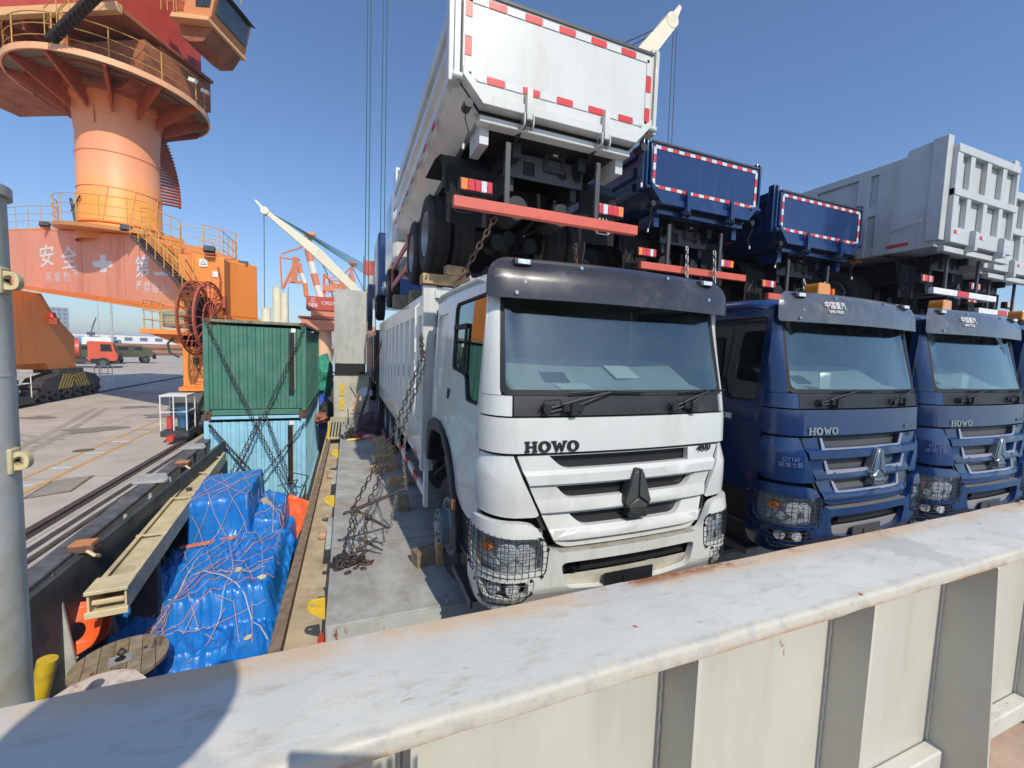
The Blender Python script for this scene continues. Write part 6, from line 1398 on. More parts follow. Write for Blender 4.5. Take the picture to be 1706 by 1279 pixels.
# far side frame (in shade, seen from inside), with a haunch down to its bogie
cl('far_frame',prism(B(),[(20.5,4.28),(26.4,4.28),(27.2,3.4),(28.8,2.35),(28.8,.72),(26.7,.72),(26.4,1.04),(20.5,1.04)],0,-14.6,-13.2),ORNG,bev=.03)
cl('frame_foot',box(B(),-13.9,-12.95,26.9,28.9,.55,.72),DSTEEL)
cl('front_far_leg',prism(B(),[(22.3,1.03),(24.6,1.03),(24.3,-.8),(23.0,-.8)],0,-14.2,-13.25),ORNG)
bm=B(); cyl(bm,(-13.1,26.9,3.2),(-13.1,26.9,3.45),.16,12,.10); cl('red_lamp',bm,mat('lamp_housing_red',(.5,.04,.03),.4)); cl('lamp_bracket',box(B(),-13.19,-12.9,26.8,27.0,2.9,3.19),DKOR)
# slewing superstructure
ORD=mat('super_orange',(.74,.29,.10),.5,var=.08,vs=.4,col2=(.66,.24,.09),dirt=.25,dcol=(.36,.11,.05),ds=.7,streak=True)
UND=mat('underside_shade_brown',(.36,.12,.055),.6,var=.2,vs=1,dirt=.3,dcol=(.12,.05,.03),ds=1)  # dark brown with the shade under the superstructure put into its colour
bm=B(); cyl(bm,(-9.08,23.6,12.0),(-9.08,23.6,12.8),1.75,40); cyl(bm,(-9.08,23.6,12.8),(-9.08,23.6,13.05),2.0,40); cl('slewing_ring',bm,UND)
SM=Matrix.Translation((-9.08,23.6,-.7))@Matrix.Rotation(R(-27),4,'Z')
def sb(name,x0,x1,y0,y1,z0,z1,m,bev=.02): return cl(name,box(B(),x0,x1,y0,y1,z0,z1,mtx=SM),m,bev=bev)
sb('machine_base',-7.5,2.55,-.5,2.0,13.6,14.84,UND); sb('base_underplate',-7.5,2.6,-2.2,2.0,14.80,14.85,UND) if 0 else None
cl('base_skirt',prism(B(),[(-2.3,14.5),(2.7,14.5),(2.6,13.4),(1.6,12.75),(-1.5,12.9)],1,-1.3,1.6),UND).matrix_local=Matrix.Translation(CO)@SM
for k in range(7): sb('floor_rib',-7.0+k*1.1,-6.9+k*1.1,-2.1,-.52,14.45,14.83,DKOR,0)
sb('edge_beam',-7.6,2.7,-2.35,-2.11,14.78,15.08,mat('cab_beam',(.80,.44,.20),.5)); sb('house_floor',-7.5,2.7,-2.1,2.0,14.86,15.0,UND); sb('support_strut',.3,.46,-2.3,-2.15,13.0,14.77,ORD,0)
sb('machine_house',-7.5,2.2,-2.0,1.9,15.01,19.5,REDP)
sb('pipe_duct',-3.4,-3.2,-.65,-.52,13.6,14.7,DKOR,0); sb('pipe_duct',-3.0,-2.9,-.65,-.52,13.6,14.7,DKOR,0)
# operator cab on the right
CM=Matrix.Translation((-6.35,22.9,-.65))@Matrix.Rotation(R(-22),4,'Z')@Matrix.Translation((2.1,0,15.5))@Matrix.Diagonal((.80,.85,.80,1))@Matrix.Translation((-2.0,0,-15.4))
def cb_(name,poly,y0,y1,m,bev=.02):
    o=cl(name,prism(B(),poly,1,y0,y1),m,bev=bev); o.matrix_local=Matrix.Translation(CO)@CM; return o
cb_('cab_body',[(.1,15.81),(1.75,15.62),(1.85,15.75),(2.15,17.1),(1.5,18.0),(.1,18.2)],-1.6,.9,ORD)
cb_('cab_floor_beam',[(-.1,15.55),(1.8,15.42),(1.8,15.60),(0,15.78)],-1.75,1.0,mat('cab_beam',(.80,.44,.20),.5))
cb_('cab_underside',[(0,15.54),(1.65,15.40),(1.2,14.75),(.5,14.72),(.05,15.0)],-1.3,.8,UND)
cb_('cab_window',[(1.10,16.15),(1.80,16.12),(2.02,17.05),(1.10,17.35)],-1.63,-1.602,mat('cab_dark_glass',(.03,.035,.035),.1,coat=1)); cb_('window_frame',[(1.10,16.62),(1.92,16.58),(1.93,16.66),(1.10,16.70)],-1.66,-1.631,DSTEEL); cb_('window_frame',[(1.42,16.14),(1.48,16.14),(1.55,17.2),(1.49,17.22)],-1.665,-1.631,DSTEEL)
cb_('window_glass',[(1.90,15.95),(1.98,15.95),(2.2,17.05),(2.12,17.07)],-1.4,.7,mat('cab_dark_glass',(.03,.035,.035),.1)); cb_('cab_visor',[(1.05,17.42),(2.4,17.05),(2.42,17.10),(1.05,17.50)],-1.75,.9,DSTEEL)
cb_('cab_door',[(.15,15.95),(.5,15.92),(.5,17.7),(.15,17.8)],-1.62,-1.602,DKOR); cb_('grab_bar',[(.55,16.3),(.60,16.3),(.60,17.7),(.55,17.7)],-1.72,-1.68,CREAM)
cb_('aircon_unit',[(-.2,17.0),(.25,16.9),(.25,17.6),(-.2,17.7)],-2.3,-1.75,WPAINT)
mw=lambda x,y,z:(CM@Vector((x,y,z)))
railing([mw(-.5,-1.75,15.85),mw(.25,-1.75,15.78)],1.1,step=.25,r=.02,m=YELR)
railing([mw(1.4,-1.5,18.1),mw(1.75,-1.5,18.0),mw(1.9,.5,18.0)],1.0,step=.4,r=.02)
sw=lambda x,y,z:(SM@Vector((x,y,z)))
stairs(sw(.6,-2.8,13.25),sw(3.0,-2.9,14.9),.6,14,(0.2,-1,0)); stairs(sw(3.1,-2.7,14.9),sw(1.4,-2.7,17.9),.6,16,(0.2,-1,0),rm=DSTEEL)
# spiral stair behind the column
for k in range(26):
    a=R(66-k*2.1); z=12.2-k*.15; d=Vector((math.cos(a),math.sin(a),0)); s=Vector((-d.y,d.x,0))*.11; o=Vector((-9.08,23.6,z)); bm=B()
    P=[o+d*1.36-s,o+d*2.0-s*1.3,o+d*2.0+s*1.3,o+d*1.36+s]; quadset(bm,P+[p+Vector((0,0,-.05)) for p in P],((0,1,2,3),(7,6,5,4),(0,4,5,1),(1,5,6,2),(2,6,7,3),(3,7,4,0))); cl('spiral_step',bm,DKOR)
cl('spiral_stringer',tube(B(),[(-9.08+2.0*math.cos(R(66-k*2.1)),23.6+2.0*math.sin(R(66-k*2.1)),12.1-k*.15) for k in range(26)],.05,5),DKOR)
for a in (R(-25),R(-12)):
    p=Vector((-9.08+3.28*math.cos(a),23.6+3.28*math.sin(a),13.2)); bm=B(); box(bm,-.05,.25,-.07,.07,-.08,.06,mtx=Matrix.Translation(p)@Matrix.Rotation(a,4,'Z')@Matrix.Rotation(R(20),4,'Y')); cl('floodlight',bm,WPAINT)
# ---------------------------------------------------------------- quay and background
QZ=-.8
CONC=mat('quay_concrete',(.50,.44,.365),.8,var=.05,vs=.5,col2=(.46,.405,.335),dirt=.5,dcol=(.33,.285,.235),ds=.5,bump=.08,bs=12)
CONC2=mat('quay_edge_concrete',(.50,.44,.37),.8,var=.06,vs=.6,dirt=.35,dcol=(.33,.28,.23),ds=.9,bump=.08,bs=12)
bm=B(); quadset(bm,[(-2500,-300,QZ),(-3.95,-300,QZ),(-3.95,40,QZ),(-7,140,QZ),(-60,2600,QZ),(-2500,2600,QZ)],((0,1,2,3,4,5),)); tag(link('quay_ground',bm,CONC,None,smooth=0),kind='structure')
bm=B(); quadset(bm,[(-3.951,-300,QZ),(-3.951,-300,-9),(-3.951,40,-9),(-3.951,40,QZ)],((0,1,2,3),)); tag(link('quay_wall',bm,CONC2,None),kind='structure')
bm=B(); quadset(bm,[(-2500,-600,-7),(2500,-600,-7),(2500,2600,-7),(-2500,2600,-7)],((0,1,2,3),)); tag(link('harbour_water',bm,mat('water',(.05,.08,.09),.08,bump=.3,bs=1),None,smooth=0),kind='structure')
def strip(nm,x0,x1,y0,y1,z,m,sl=0,h=None):
    bm=B()
    if h: prism(bm,[(x0,QZ+.001),(x1,QZ+.001),(x1,QZ+h),(x0,QZ+h)],1,y0,y1)
    else: quadset(bm,[(x0,y0,z),(x1,y0,z),(x1,y1,z),(x0,y1,z)],((0,1,2,3),))
    for v in bm.verts: v.co.x+=sl*(v.co.y-16)
    return tag(link(nm,bm,m,None,smooth=0),kind='structure')
strip('quay_edge',-4.42,-3.95,2,60,QZ+.004,CONC2); 
GRV=mat('rail_groove',(.06,.05,.045),.8,var=.3,vs=4); RAI=mat('crane_rail_steel',(.13,.10,.085),.5,metal=.5,var=.2,vs=3)
strip('rail_groove',-4.80,-4.52,2,90,QZ+.008,GRV); strip('crane_rail',-4.70,-4.62,2,90,0,RAI,h=.05)
strip('rail_groove',-4.50,-4.44,2,90,QZ+.009,CONC2); strip('rail_groove',-4.34,-4.22,2,90,QZ+.010,GRV); strip('rail_groove',-4.14,-4.08,2,90,QZ+.010,GRV)
strip('rail_groove',-13.55,-13.05,10,200,QZ+.006,GRV); strip('crane_rail',-13.34,-13.26,10,200,0,RAI,h=.05)
YL=mat('lane_yellow',(.62,.33,.07),.7,var=.15,vs=2,dirt=.4,dcol=(.42,.33,.22),ds=1.5); WL=mat('lane_white',(.66,.65,.62),.7,var=.08,vs=3,dirt=.2,dcol=(.45,.4,.33))
strip('lane_line',-6.20,-6.11,6,60,QZ+.006,YL,-.045); strip('lane_line',-6.72,-6.64,6,60,QZ+.006,YL,-.03)
for k,y in enumerate((11.5,12.9,14.4,15.9,17.4,19.0,21,23.5,26)):
    strip('lane_dash',-6.58,-6.16,y,y+.14,QZ+.007,WL,-.02)
bm=B(); quadset(bm,[(-5.75,10.6,QZ+.006),(-5.15,10.9,QZ+.006),(-5.3,12.1,QZ+.006),(-5.9,11.8,QZ+.006)],((0,1,2,3),)); tag(link('drain_frame',bm,mat('drain_frame',(.14,.12,.08),.7,var=.2),None),kind='structure')
bm=B(); quadset(bm,[(-5.71,10.66,QZ+.009),(-5.20,10.92,QZ+.009),(-5.34,12.03,QZ+.009),(-5.85,11.77,QZ+.009)],((0,1,2,3),)); tag(link('drain_cover',bm,mat('drain_cover',(.30,.26,.21),.8,var=.15,vs=4),None),kind='structure')
tag(link('manhole_cover',(lambda b:(cyl(b,(-6.75,14.9,QZ+.002),(-6.75,14.9,QZ+.008),.22,24),b)[1])(B()),mat('drain_frame',(.14,.12,.08),.7),None),'round dark manhole cover beside the yellow lane line','manhole cover')
JT=mat('concrete_joint',(.30,.265,.22),.85)
for y in range(6,150,6): strip('joint_line',-60,-4.85,y,y+.025,QZ+.003,JT)
for x in (-8.2,-11,-15,-19,-24,-30,-38,-48): strip('joint_line',x,x+.03,2,150,QZ+.0035,JT)
bm=B(); pts=[Vector((-4.05,y*.1+6,QZ+.03+.01*math.sin(y))) for y in range(0,40)]
tube(bm,pts,.03,6); tag(link('mooring_rope',bm,mat('rope_dark',(.12,.10,.085),.9,var=.4,vs=40,bump=1,bs=60),None),'dark twisted mooring rope lying along the quay edge','rope')
# helper for compact vehicles
def bmbox(m,par,nm,*a,bev=0): return link(nm,box(B(),*a),m,par,bev=bev)
def tanker(loc,rz):
    t=thing('tanker_truck','red tank truck parked on the quay in front of the pipe stack','tank truck',loc,rz); RD=mat('tanker_red',(.62,.10,.05),.4,var=.08,coat=.3)
    x=0
    link('cab',prism(B(),rnd([(-1.1,.75),(1.05,.75),(1.15,1.3),(1.0,1.7),(.78,2.75),(-1.1,2.8)],.08,3),1,-1.2,1.2),RD,t,bev=.05)
    for y in (-1.205,1.2): 
        link('cab_window',prism(B(),[(-.15,1.75),(.75,1.75),(.62,2.5),(-.15,2.5)],1,y,y+.005),BLK,t); link('cab_steps',box(B(),-.9,-.3,y-.02 if y<0 else y,y+.005 if y<0 else y+.03,.5,1.0),BLACKP,t)
    link('windscreen',prism(B(),[(1.02,1.72),(1.05,1.72),(.84,2.6),(.81,2.6)],1,-1.05,1.05),BLK,t); bmbox(BLACKP,t,'bumper',.95,1.22,-1.22,1.22,.45,.75); 
    bm=B(); cyl(bm,(-1.7,0,2.0),(-8.2,0,2.0),.95,28); tk=link('tank',bm,RD,t); tk.scale=(1,1.2,1)
    bmbox(RD,t,'tank_walkway',-8.,-1.8,-.4,.4,2.96,3.1); bmbox(DSTEEL,t,'chassis',-8.3,1.,-.45,.45,.6,.95); 
    for xx in (-7.5,-6,-4.5,-3.0): bmbox(WPAINT,t,'guard_post',xx,xx+.06,-1.22,-1.18,.5,1.1)
    for z in (.55,.85,1.08): bmbox(WPAINT,t,'guard_rail',-8,-2.2,-1.24,-1.21,z,z+.06)
    for y in (-1.05,1.05):
        for xx in (.0,-5.6,-6.9):
            bm=B(); cyl(bm,(xx,y-.16,.56),(xx,y+.16,.56),.56,26); w_=link('wheel',bm,RUB,t); bm=B(); cyl(bm,(xx,y-.18,.56),(xx,y+.18,.56),.26,16); link('rim',bm,mat('green_rim',(.05,.12,.08),.5),w_)
    return t
tanker((-24.0,57.3,QZ),R(20))
def army(loc,rz,lab):
    t=thing('military_truck',lab,'military truck',loc,rz); t.scale=(.72,.72,.80); AG=mat('army_green',(.075,.085,.045),.6,var=.2,vs=.8,dirt=.3,dcol=(.04,.045,.03))
    link('hull',prism(B(),rnd([(-3.2,1.0),(2.4,1.0),(3.0,1.5),(2.7,2.1),(1.2,2.9),(-2.8,2.9),(-3.3,2.2)],.1,3),1,-1.25,1.25),AG,t,bev=.06)
    for y in (-1.255,1.25): link('side_window',prism(B(),[(.2,2.1),(1.4,2.1),(1.1,2.65),(.2,2.65)],1,y,y+.006),BLK,t); link('side_window',prism(B(),[(-2.,2.1),(-.6,2.1),(-.6,2.65),(-2.,2.65)],1,y,y+.006),BLK,t)
    bmbox(mat('army_dark',(.03,.035,.02),.7),t,'bull_bar',3.0,3.25,-1.1,1.1,.7,1.7,bev=.05)
    for y in (-1.1,1.1):
        for xx in (1.7,-1.9): bm=B(); cyl(bm,(xx,y-.2,.62),(xx,y+.2,.62),.62,24); w_=link('wheel',bm,RUB,t); bm=B(); cyl(bm,(xx,y-.22,.62),(xx,y+.22,.62),.28,12); link('rim',bm,AG,w_)
army((-26.2,69.5,QZ),R(28),'dark green armoured truck parked behind the red tank truck'); army((-28.3,66.0,QZ),R(20),'dark green armoured truck mostly hidden behind the red cab')
# pipe stack
pg='steel pipes stacked on the quay'
for k,(x,y,z) in enumerate(((-47.4,106,.2),(-46.0,105,.2),(-44.6,104,.2),(-46.7,105.5,1.3),(-45.3,104.5,1.3))):
    t=thing('steel_pipe',['lowest left steel pipe of the brown stack','lowest middle steel pipe of the brown stack','lowest right steel pipe of the brown stack','upper left steel pipe of the brown stack','upper right steel pipe of the brown stack'][k],'pipe',(x,y,QZ),R(24),pg)
    bm=B(); n=28; A=[[bm.verts.new((xx,r*math.cos(2*math.pi*i/n),z+.3+r*math.sin(2*math.pi*i/n))) for i in range(n)] for xx,r in ((0,.55),(0,.66),(0,.66),(24,.66),(24,.55))]
    for a,b in zip(A,A[1:]):
        for i in range(n): bm.faces.new((a[i],b[i],b[(i+1)%n],a[(i+1)%n]))
    link('pipe_wall',bm,mat('pipe_ochre' if k%2 else 'pipe_brown',(.36,.20,.08) if k%2 else (.25,.12,.06),.6,var=.15,vs=.4),t)
    bm=B(); cyl(bm,(.2,0,z+.3),(23.8,0,z+.3),.54,20); link('pipe_bore',bm,BLK,t)
# distant rows of vehicles, sheds and port buildings
rb_=random.Random(5); proto=None
VEH=mat('distant_white',(.72,.72,.70),.5,var=.05)
for i in range(46):
    row=i//16; x=-62-row*26-(i%16)*5.2+rb_.uniform(-1,1); y=150+row*38+(i%16)*1.5
    c=[(.72,.72,.70),(.70,.70,.70),(.05,.07,.12),(.72,.72,.7),(.5,.08,.06),(.1,.35,.55)][rb_.randrange(6)]
    if proto is None:
        def mk():
            bm=B(); box(bm,-1.9,.9,-1.2,1.2,1.0,3.2); box(bm,1.0,2.6,-1.15,1.15,.6,2.9); return bm
    t=thing('parked_truck','distant %s truck, %s, parked far behind the pipes'%({.72:'white',.70:'pale',.05:'dark blue',.5:'red',.1:'light blue'}[c[0]],'%s of the %s row'%(['first','second','third','fourth','fifth','sixth','seventh','eighth','ninth','tenth','eleventh','twelfth','thirteenth','fourteenth','fifteenth','last'][i%16],['front','middle','rear'][i//16])),'truck',(x,y,QZ),R(10),'trucks parked in rows far down the quay')
    cm_=mat('veh_%d_%d'%(int(c[0]*100),int(c[2]*100)),c,.5)
    link('box_body',box(B(),-4.9,.9,-1.2,1.2,1.0,3.4),VEH if rb_.random()<.6 else cm_,t); link('cab',prism(B(),[(1.0,.6),(2.9,.6),(2.7,2.0),(2.4,2.9),(1.0,2.9)],1,-1.15,1.15),cm_,t); link('cab_window',prism(B(),[(1.4,1.8),(2.6,1.8),(2.35,2.6),(1.4,2.6)],1,-1.17,-1.155),BLK,t)
    bm=B()
    for xx in (-3.5,-2.3,1.9): cyl(bm,(xx,-1.2,.5),(xx,1.2,.5),.5,10)
    link('wheels',bm,RUB,t)
def shed(loc,L,D,H,col,lab,rz=0,n=12,roof=(.45,.47,.50)):
    t=thing('port_building',lab,'building',loc,rz); m=mat('wall_%s'%lab[:10].replace(' ','_'),col,.7,var=.06,vs=.1)
    link('wall',box(B(),0,L,0,D,0,H),m,t); link('roof',prism(B(),[(-.5,H),(D+.5,H),(D+.5,H+.2),(D/2,H+H*.18+.4),(-.5,H+.2)],0,-1,L+1),mat('roof_%s'%lab[:10].replace(' ','_'),roof,.6),t)
    for k in range(n): 
        x=L*(k+.25)/n; link('window',box(B(),x,x+L/n*.5,-.15,-.02,H*.35,H*.72),mat('far_window',(.10,.13,.16),.3),t)
    return t
shed((-300,330,QZ),120,30,6.5,(.66,.67,.68),'long white warehouse with a shallow grey roof far behind the lorries',R(8),16)
shed((-170,350,QZ),110,30,6.0,(.68,.68,.66),'long low white shed right of the warehouse, below the lamp mast',R(6),14)
shed((-230,235,QZ),60,12,3.4,(.62,.64,.66),'low pale open shed above the red roofed stalls',R(10),18)
shed((-130,205,QZ),34,8,3.0,(.30,.36,.32),'low green-grey rack building behind the white lorries',R(8),16,(.6,.62,.6))
shed((-158,200,QZ),22,9,3.2,(.55,.16,.14),'low shed with a faded red roof beyond the dark lorries',R(8),6,(.55,.2,.18))
def tower(loc,w,d,h,lab,ny=8,nx=5):
    t=thing('city_block',lab,'building',loc,R(24)); m=mat('far_grey_wall',(.26,.29,.32),.8,var=.05,vs=.1); link('wall',box(B(),0,w,0,d,0,h),m,t)
    for j in range(ny):
        for i in range(nx):
            link('window',box(B(),w*(i+.2)/nx,w*(i+.75)/nx,-.1,-.01,h*(j+.25)/ny,h*(j+.7)/ny),mat('far_window',(.10,.13,.16),.3),t)
tower((-212,395,QZ),13,13,30,'tall grey office block at the left of the far pair'); tower((-199,394,QZ),14,14,24,'lower grey office block beside the tall one')
def mast(x,y,h,lab,r=.12,lamps=True):
    t=thing('lamp_mast',lab,'lamp mast',(x,y,QZ)); bm=B(); cyl(bm,(0,0,0),(0,0,h),r*1.4,10,r*.7); link('mast_pole',bm,PALEG,t)
    bm=B(); cyl(bm,(-r*6,0,h),(r*6,0,h),r*.6,6); link('mast_arm',bm,PALEG,t)
    for s in (-1,1): bm=B(); box(bm,s*r*6-.35,s*r*6+.35,-.2,.2,h-.2,h); link('lamp_head',bm,DSTEEL,t)
mast(-47,116,26,'tall pale lamp mast rising behind the portal beam between the sheds',.16); mast(-175,330,34,'thin far lamp mast over the white shed',.25); mast(-150,250,24,'thin lamp mast right of the office blocks',.18)
mast(-140,330,38,'slender far mast near the tall pale one',.2); mast(-195,330,30,'slender mast directly above the long warehouse',.2)
def jibcrane(x,y,h,lab,sg=1):
    t=thing('distant_crane',lab,'crane',(x,y,QZ)); bm=B(); cyl(bm,(0,0,0),(0,0,h*.35),h*.05,8); box(bm,-h*.1,h*.1,-h*.06,h*.06,h*.3,h*.42); link('crane_base',bm,DSTEEL,t); bm=B(); tube(bm,[(0,0,h*.4),(sg*h*.35,0,h)],h*.02,4); tube(bm,[(0,0,h*.6),(sg*h*.33,0,h*.98)],h*.006,4); link('crane_jib',bm,DSTEEL,t)
jibcrane(-185,340,19,'small dark crane with a raised jib beyond the warehouse',.8); jibcrane(-148,340,16,'smaller dark crane right of the other, behind the white shed',.5); jibcrane(-232,340,17,'thin dark crane beside the office blocks',.3)
# port cranes beyond the containers
def port_crane(x,y,s,lab):
    t=thing('port_crane',lab,'port crane',(x,y,QZ)); RO=mat('far_crane_orange',(.66,.22,.10),.6,var=.1,vs=.2); WH=mat('far_crane_white',(.75,.70,.64),.6); W=lambda *a:Vector(a)*s
    def P(nm,bm,m): link(nm,bm,m,t)
    bm=B(); cyl(bm,W(0,0,0),W(0,0,7.5),1.25*s,20); P('column',bm,mat('far_crane_column',(.80,.48,.27),.6)); P('platform',box(B(),-3.2*s,2.0*s,-2*s,2*s,7.0*s,7.3*s),DKOR)
    P('machine_house',box(B(),-2.1*s,2.1*s,-2*s,2*s,8.3*s,10.2*s),REDP); P('house_base',box(B(),-1.5*s,2.1*s,-1.8*s,1.8*s,7.4*s,8.29*s),RO)
    for i,tx in enumerate(('三','088')): o=text_mesh('house_letters',tx,.8*s,WTXT,.01,t,(-1.2*s,-2.02*s,(9.6-i*.7)*s)); 
    text_mesh('house_letters','CRD75',.7*s,WTXT,.01,t,(1.0*s,-2.02*s,9.3*s))
    for a,b,r in (((-.8,0,10.2),(-1.8,0,14.2),.45),((-1.8,0,14.2),(-2.8,0,18.2),.42),((.0,-.9,10.2),(-1.4,-.4,16.5),.25)):
        pass
    seg=[(W(-.3,0,10.2),W(-.8,0,12)),(W(-.8,0,12),W(-1.2,0,13.7)),(W(-1.2,0,13.7),W(-1.6,0,15.4)),(W(-1.6,0,15.4),W(-2.0,0,17.1))]
    for k,(a,b) in enumerate(seg): bm=B(); cyl(bm,a,b,.5*s,10); P('jib_section',bm,WH if k%2==0 else RO)
    for k,(a,b) in enumerate(((W(-2.2,0,10.2),W(-2.4,0,12.2)),(W(-2.4,0,12.2),W(-2.9,0,13.6)),(W(-2.9,0,13.6),W(-3.2,0,15)))): bm=B(); cyl(bm,a,b,.32*s,8); P('strut_section',bm,WH if k==1 else RO)
    bm=B(); tube(bm,[W(-2.0,0,17.1),W(-1.7,0,18.9)],.35*s,6); tube(bm,[W(-3.2,0,17.1),W(-1.4,0,19)],.15*s,5); cyl(bm,W(-2.4,-.5,19.2),W(-.9,-.5,19.2),.4*s,8); P('jib_head',bm,RO)
    bm=B(); tube(bm,[W(-3.0,0,15.5),W(-5.6,0,15.6),W(-5.4,0,16.2),W(-3.2,0,17.2)],.13*s,5); tube(bm,[W(-5.6,0,15.6),W(-5.4,0,11.2)],.12*s,5); tube(bm,[W(-3.4,0,15.6),W(-5.3,0,11.2)],.22*s,5); tube(bm,[W(-3.6,0,15.8),W(-3.9,0,12.2)],.45*s,6); box(bm,-4.6*s,-2.8*s,-.2*s,.2*s,12.1*s,12.5*s); P('rocker_frame',bm,RO)
    bm=B(); tube(bm,[W(.2,0,13.8),W(2.8,0,11.2)],.22*s,5); tube(bm,[W(.2,0,13.8),W(.2,0,10.2)],.2*s,5); tube(bm,[W(2.8,0,11.2),W(2.8,0,10.2)],.3*s,5); box(bm,0,2.6*s,-.4*s,.4*s,11.3*s,12.2*s); P('a_frame',bm,RO)
    bm=B(); tube(bm,[W(1.5,0,10.2),W(.6,0,13.9),W(-1.8,0,18.7)],.07*s,4); P('stay',bm,DSTEEL)
    for x_ in (-2.2,2.2):
        for y_ in (-2,2): P('portal_leg',box(B(),x_*s-.4*s,x_*s+.4*s,y_*s-.4*s,y_*s+.4*s,0,5.4*s),RO)
    P('portal_top',box(B(),-2.7*s,2.7*s,-2.5*s,2.5*s,5.4*s,6.8*s),RO)
    bm=B(); 
    for x_ in (-5.3,-4.6): tube(bm,[W(x_,0,11.5),W(x_,0,2.5)],.03*s,4)
    P('hoist_rope',bm,DSTEEL)
port_crane(-3.4,70,1.0,'orange and white port crane with a red machine house beyond the green container')
port_crane(3.1,105,1.15,'smaller looking orange port crane farther away, behind the white jib')
port_crane(-.8,150,1.2,'distant orange port crane just left of the grey panel crate')
# white silos
for k,(x,h,r,lab) in enumerate(((-8.15,9.25,.46,'tallest white silo tower above the green container'),(-7.28,8.6,.42,'white silo tower right of the tallest one'),(-9.3,6.6,.52,'shortest white silo tower left of the tallest one'))):
    t=thing('silo',lab,'silo',(x,60,QZ)); bm=B(); cyl(bm,(0,0,0),(0,0,h+.8),r,24); link('silo_shell',bm,CREAM2,t); bm=B(); cyl(bm,(0,0,h+.801),(0,0,h+.88),r*1.04,24); link('silo_cap',bm,CREAM2,t)
    link('silo_bracket',box(B(),r,r+.2,-.3,.3,h*.6,h*.66),CREAM2,t)
# ship's own cargo gear: white jib aft, jib head top right, falls
t=thing('ship_crane_jib','long pale ship crane jib raised to the left with stay ropes','crane jib',(1.98,60,9.0))
bm=B(); tip=Vector((-11.4,0,8.6)); prism_=[(0,0),(0,0)]
def tbox(a,b,w0,w1,name,m,par):
    a=Vector(a); b=Vector(b); u,v=frame(b-a); bm=B(); co=[]
    for p,w in ((a,w0),(b,w1)): co+=[p+u*w+v*w,p-u*w+v*w,p-u*w-v*w,p+u*w-v*w]
    quadset(bm,co,((0,1,2,3),(7,6,5,4),(0,4,5,1),(1,5,6,2),(2,6,7,3),(3,7,4,0))); bmesh.ops.recalc_face_normals(bm,faces=bm.faces[:]); return link(name,bm,m,par)
tbox((.5,0,-.6),(-5.5,0,5.0),.42,.62,'jib_body',CREAM2,t); tbox((-5.5,0,5.0),(-11.3,0,9.4),.619,.22,'jib_body',CREAM2,t); tbox((-11.3,0,9.4),(-12.3,0,10.5),.18,.10,'jib_tip',CREAM2,t)
bm=B(); cyl(bm,(-11.3,-.4,9.35),(-11.3,.4,9.35),.45,18); link('jib_sheave',bm,CREAM2,t)
for k in range(5): link('stay_rope',tube(B(),[(-10.8+k*.4,0,9.3-k*.2),(5.5,-1,.6+1.2*(2-k)*.35)],.05,4),mat('wire_green',(.05,.12,.11),.6),t)
link('hoist_wire',tube(B(),[(-11.4,0,9.0),(-11.5,0,-9.5)],.04,4),DSTEEL,t)
t=thing('ship_jib_crane','pale tip of a ship crane jib with ropes, behind the white tailgate','crane jib',(21.9,30,26.5))
tbox((-1.5,0,-2.2),(2.9,0,3.4),.75,.55,'jib_body',CREAM2,t); tbox((2.9,0,3.4),(3.8,0,4.9),.35,.15,'jib_tip',CREAM2,t); bm=B(); cyl(bm,(2.7,-.6,3.2),(2.7,.6,3.2),.6,16); link('jib_sheave',bm,CREAM2,t)
for k in range(4): link('stay_rope',tube(B(),[(3.2,0,3.6-k*.2),(-7,0,-3.0-k*.8)],.05,4),DSTEEL,t)
for k in range(2): link('hoist_wire',tube(B(),[(3.3+k*.35,0,3.2),(3.6+k*.5,0,-18)],.04,4),DSTEEL,t)
t=thing('crane_falls','four taut wire falls hanging from a red hook block above the far hatch','hoist wires',(1.05,20,5))
for dx in (-.27,-.13,.36,.52): link('hoist_wire',tube(B(),[(dx,0,14.2),(dx-.05,0,-1.5)],.022,5),mat('wire_green',(.05,.12,.11),.6),t)
bm=B(); box(bm,-.5,.2,-.2,.2,13.25,14.3,mtx=Matrix.Rotation(R(-12),4,'Y')@Matrix.Translation((-3.1,0,.3))); link('hook_block',bm,DKOR,t)

TM=mat('tyre_mark',(.31,.27,.225),.85,var=.15,vs=1,dirt=.5,dcol=(.40,.35,.29),ds=.8)
for k,(x0,y0,x1,y1,b) in enumerate(((-6.9,10,-10,24,.5),(-7.3,10,-10.4,24,.5),(-8,16,-20,22,.8),(-8,16.6,-20,22.6,.8),(-9,30,-30,36,-1),(-16,34,-40,60,1.5))):
    bm=B(); L_=[];n=16
    for i in range(n+1):
        t=i/n; x=x0+(x1-x0)*t; y=y0+(y1-y0)*t+b*math.sin(math.pi*t); L_.append((bm.verts.new((x-.10,y,QZ+.0045+k*.0012)),bm.verts.new((x+.10,y+.02,QZ+.0045+k*.0012))))
    for a,c in zip(L_,L_[1:]): bm.faces.new((a[0],a[1],c[1],c[0]))
    tag(link('tyre_mark',bm,TM,None,smooth=0),kind='structure')
for k in range(9):
    x=-7-random.random()*16; y=11+random.random()*26; bm=B(); r=.25+random.random()*.5
    vs_=[bm.verts.new((x+r*(1+.4*math.sin(3*a+k))*math.cos(a),y+r*.8*(1+.3*math.sin(2*a+k))*math.sin(a),QZ+.013+k*.001)) for a in [2*math.pi*i/24 for i in range(24)]]; bm.faces.new(vs_); tag(link('oil_stain',bm,mat('oil_stain',(.24,.205,.17),.6,var=.2,vs=3),None,smooth=0),kind='structure')
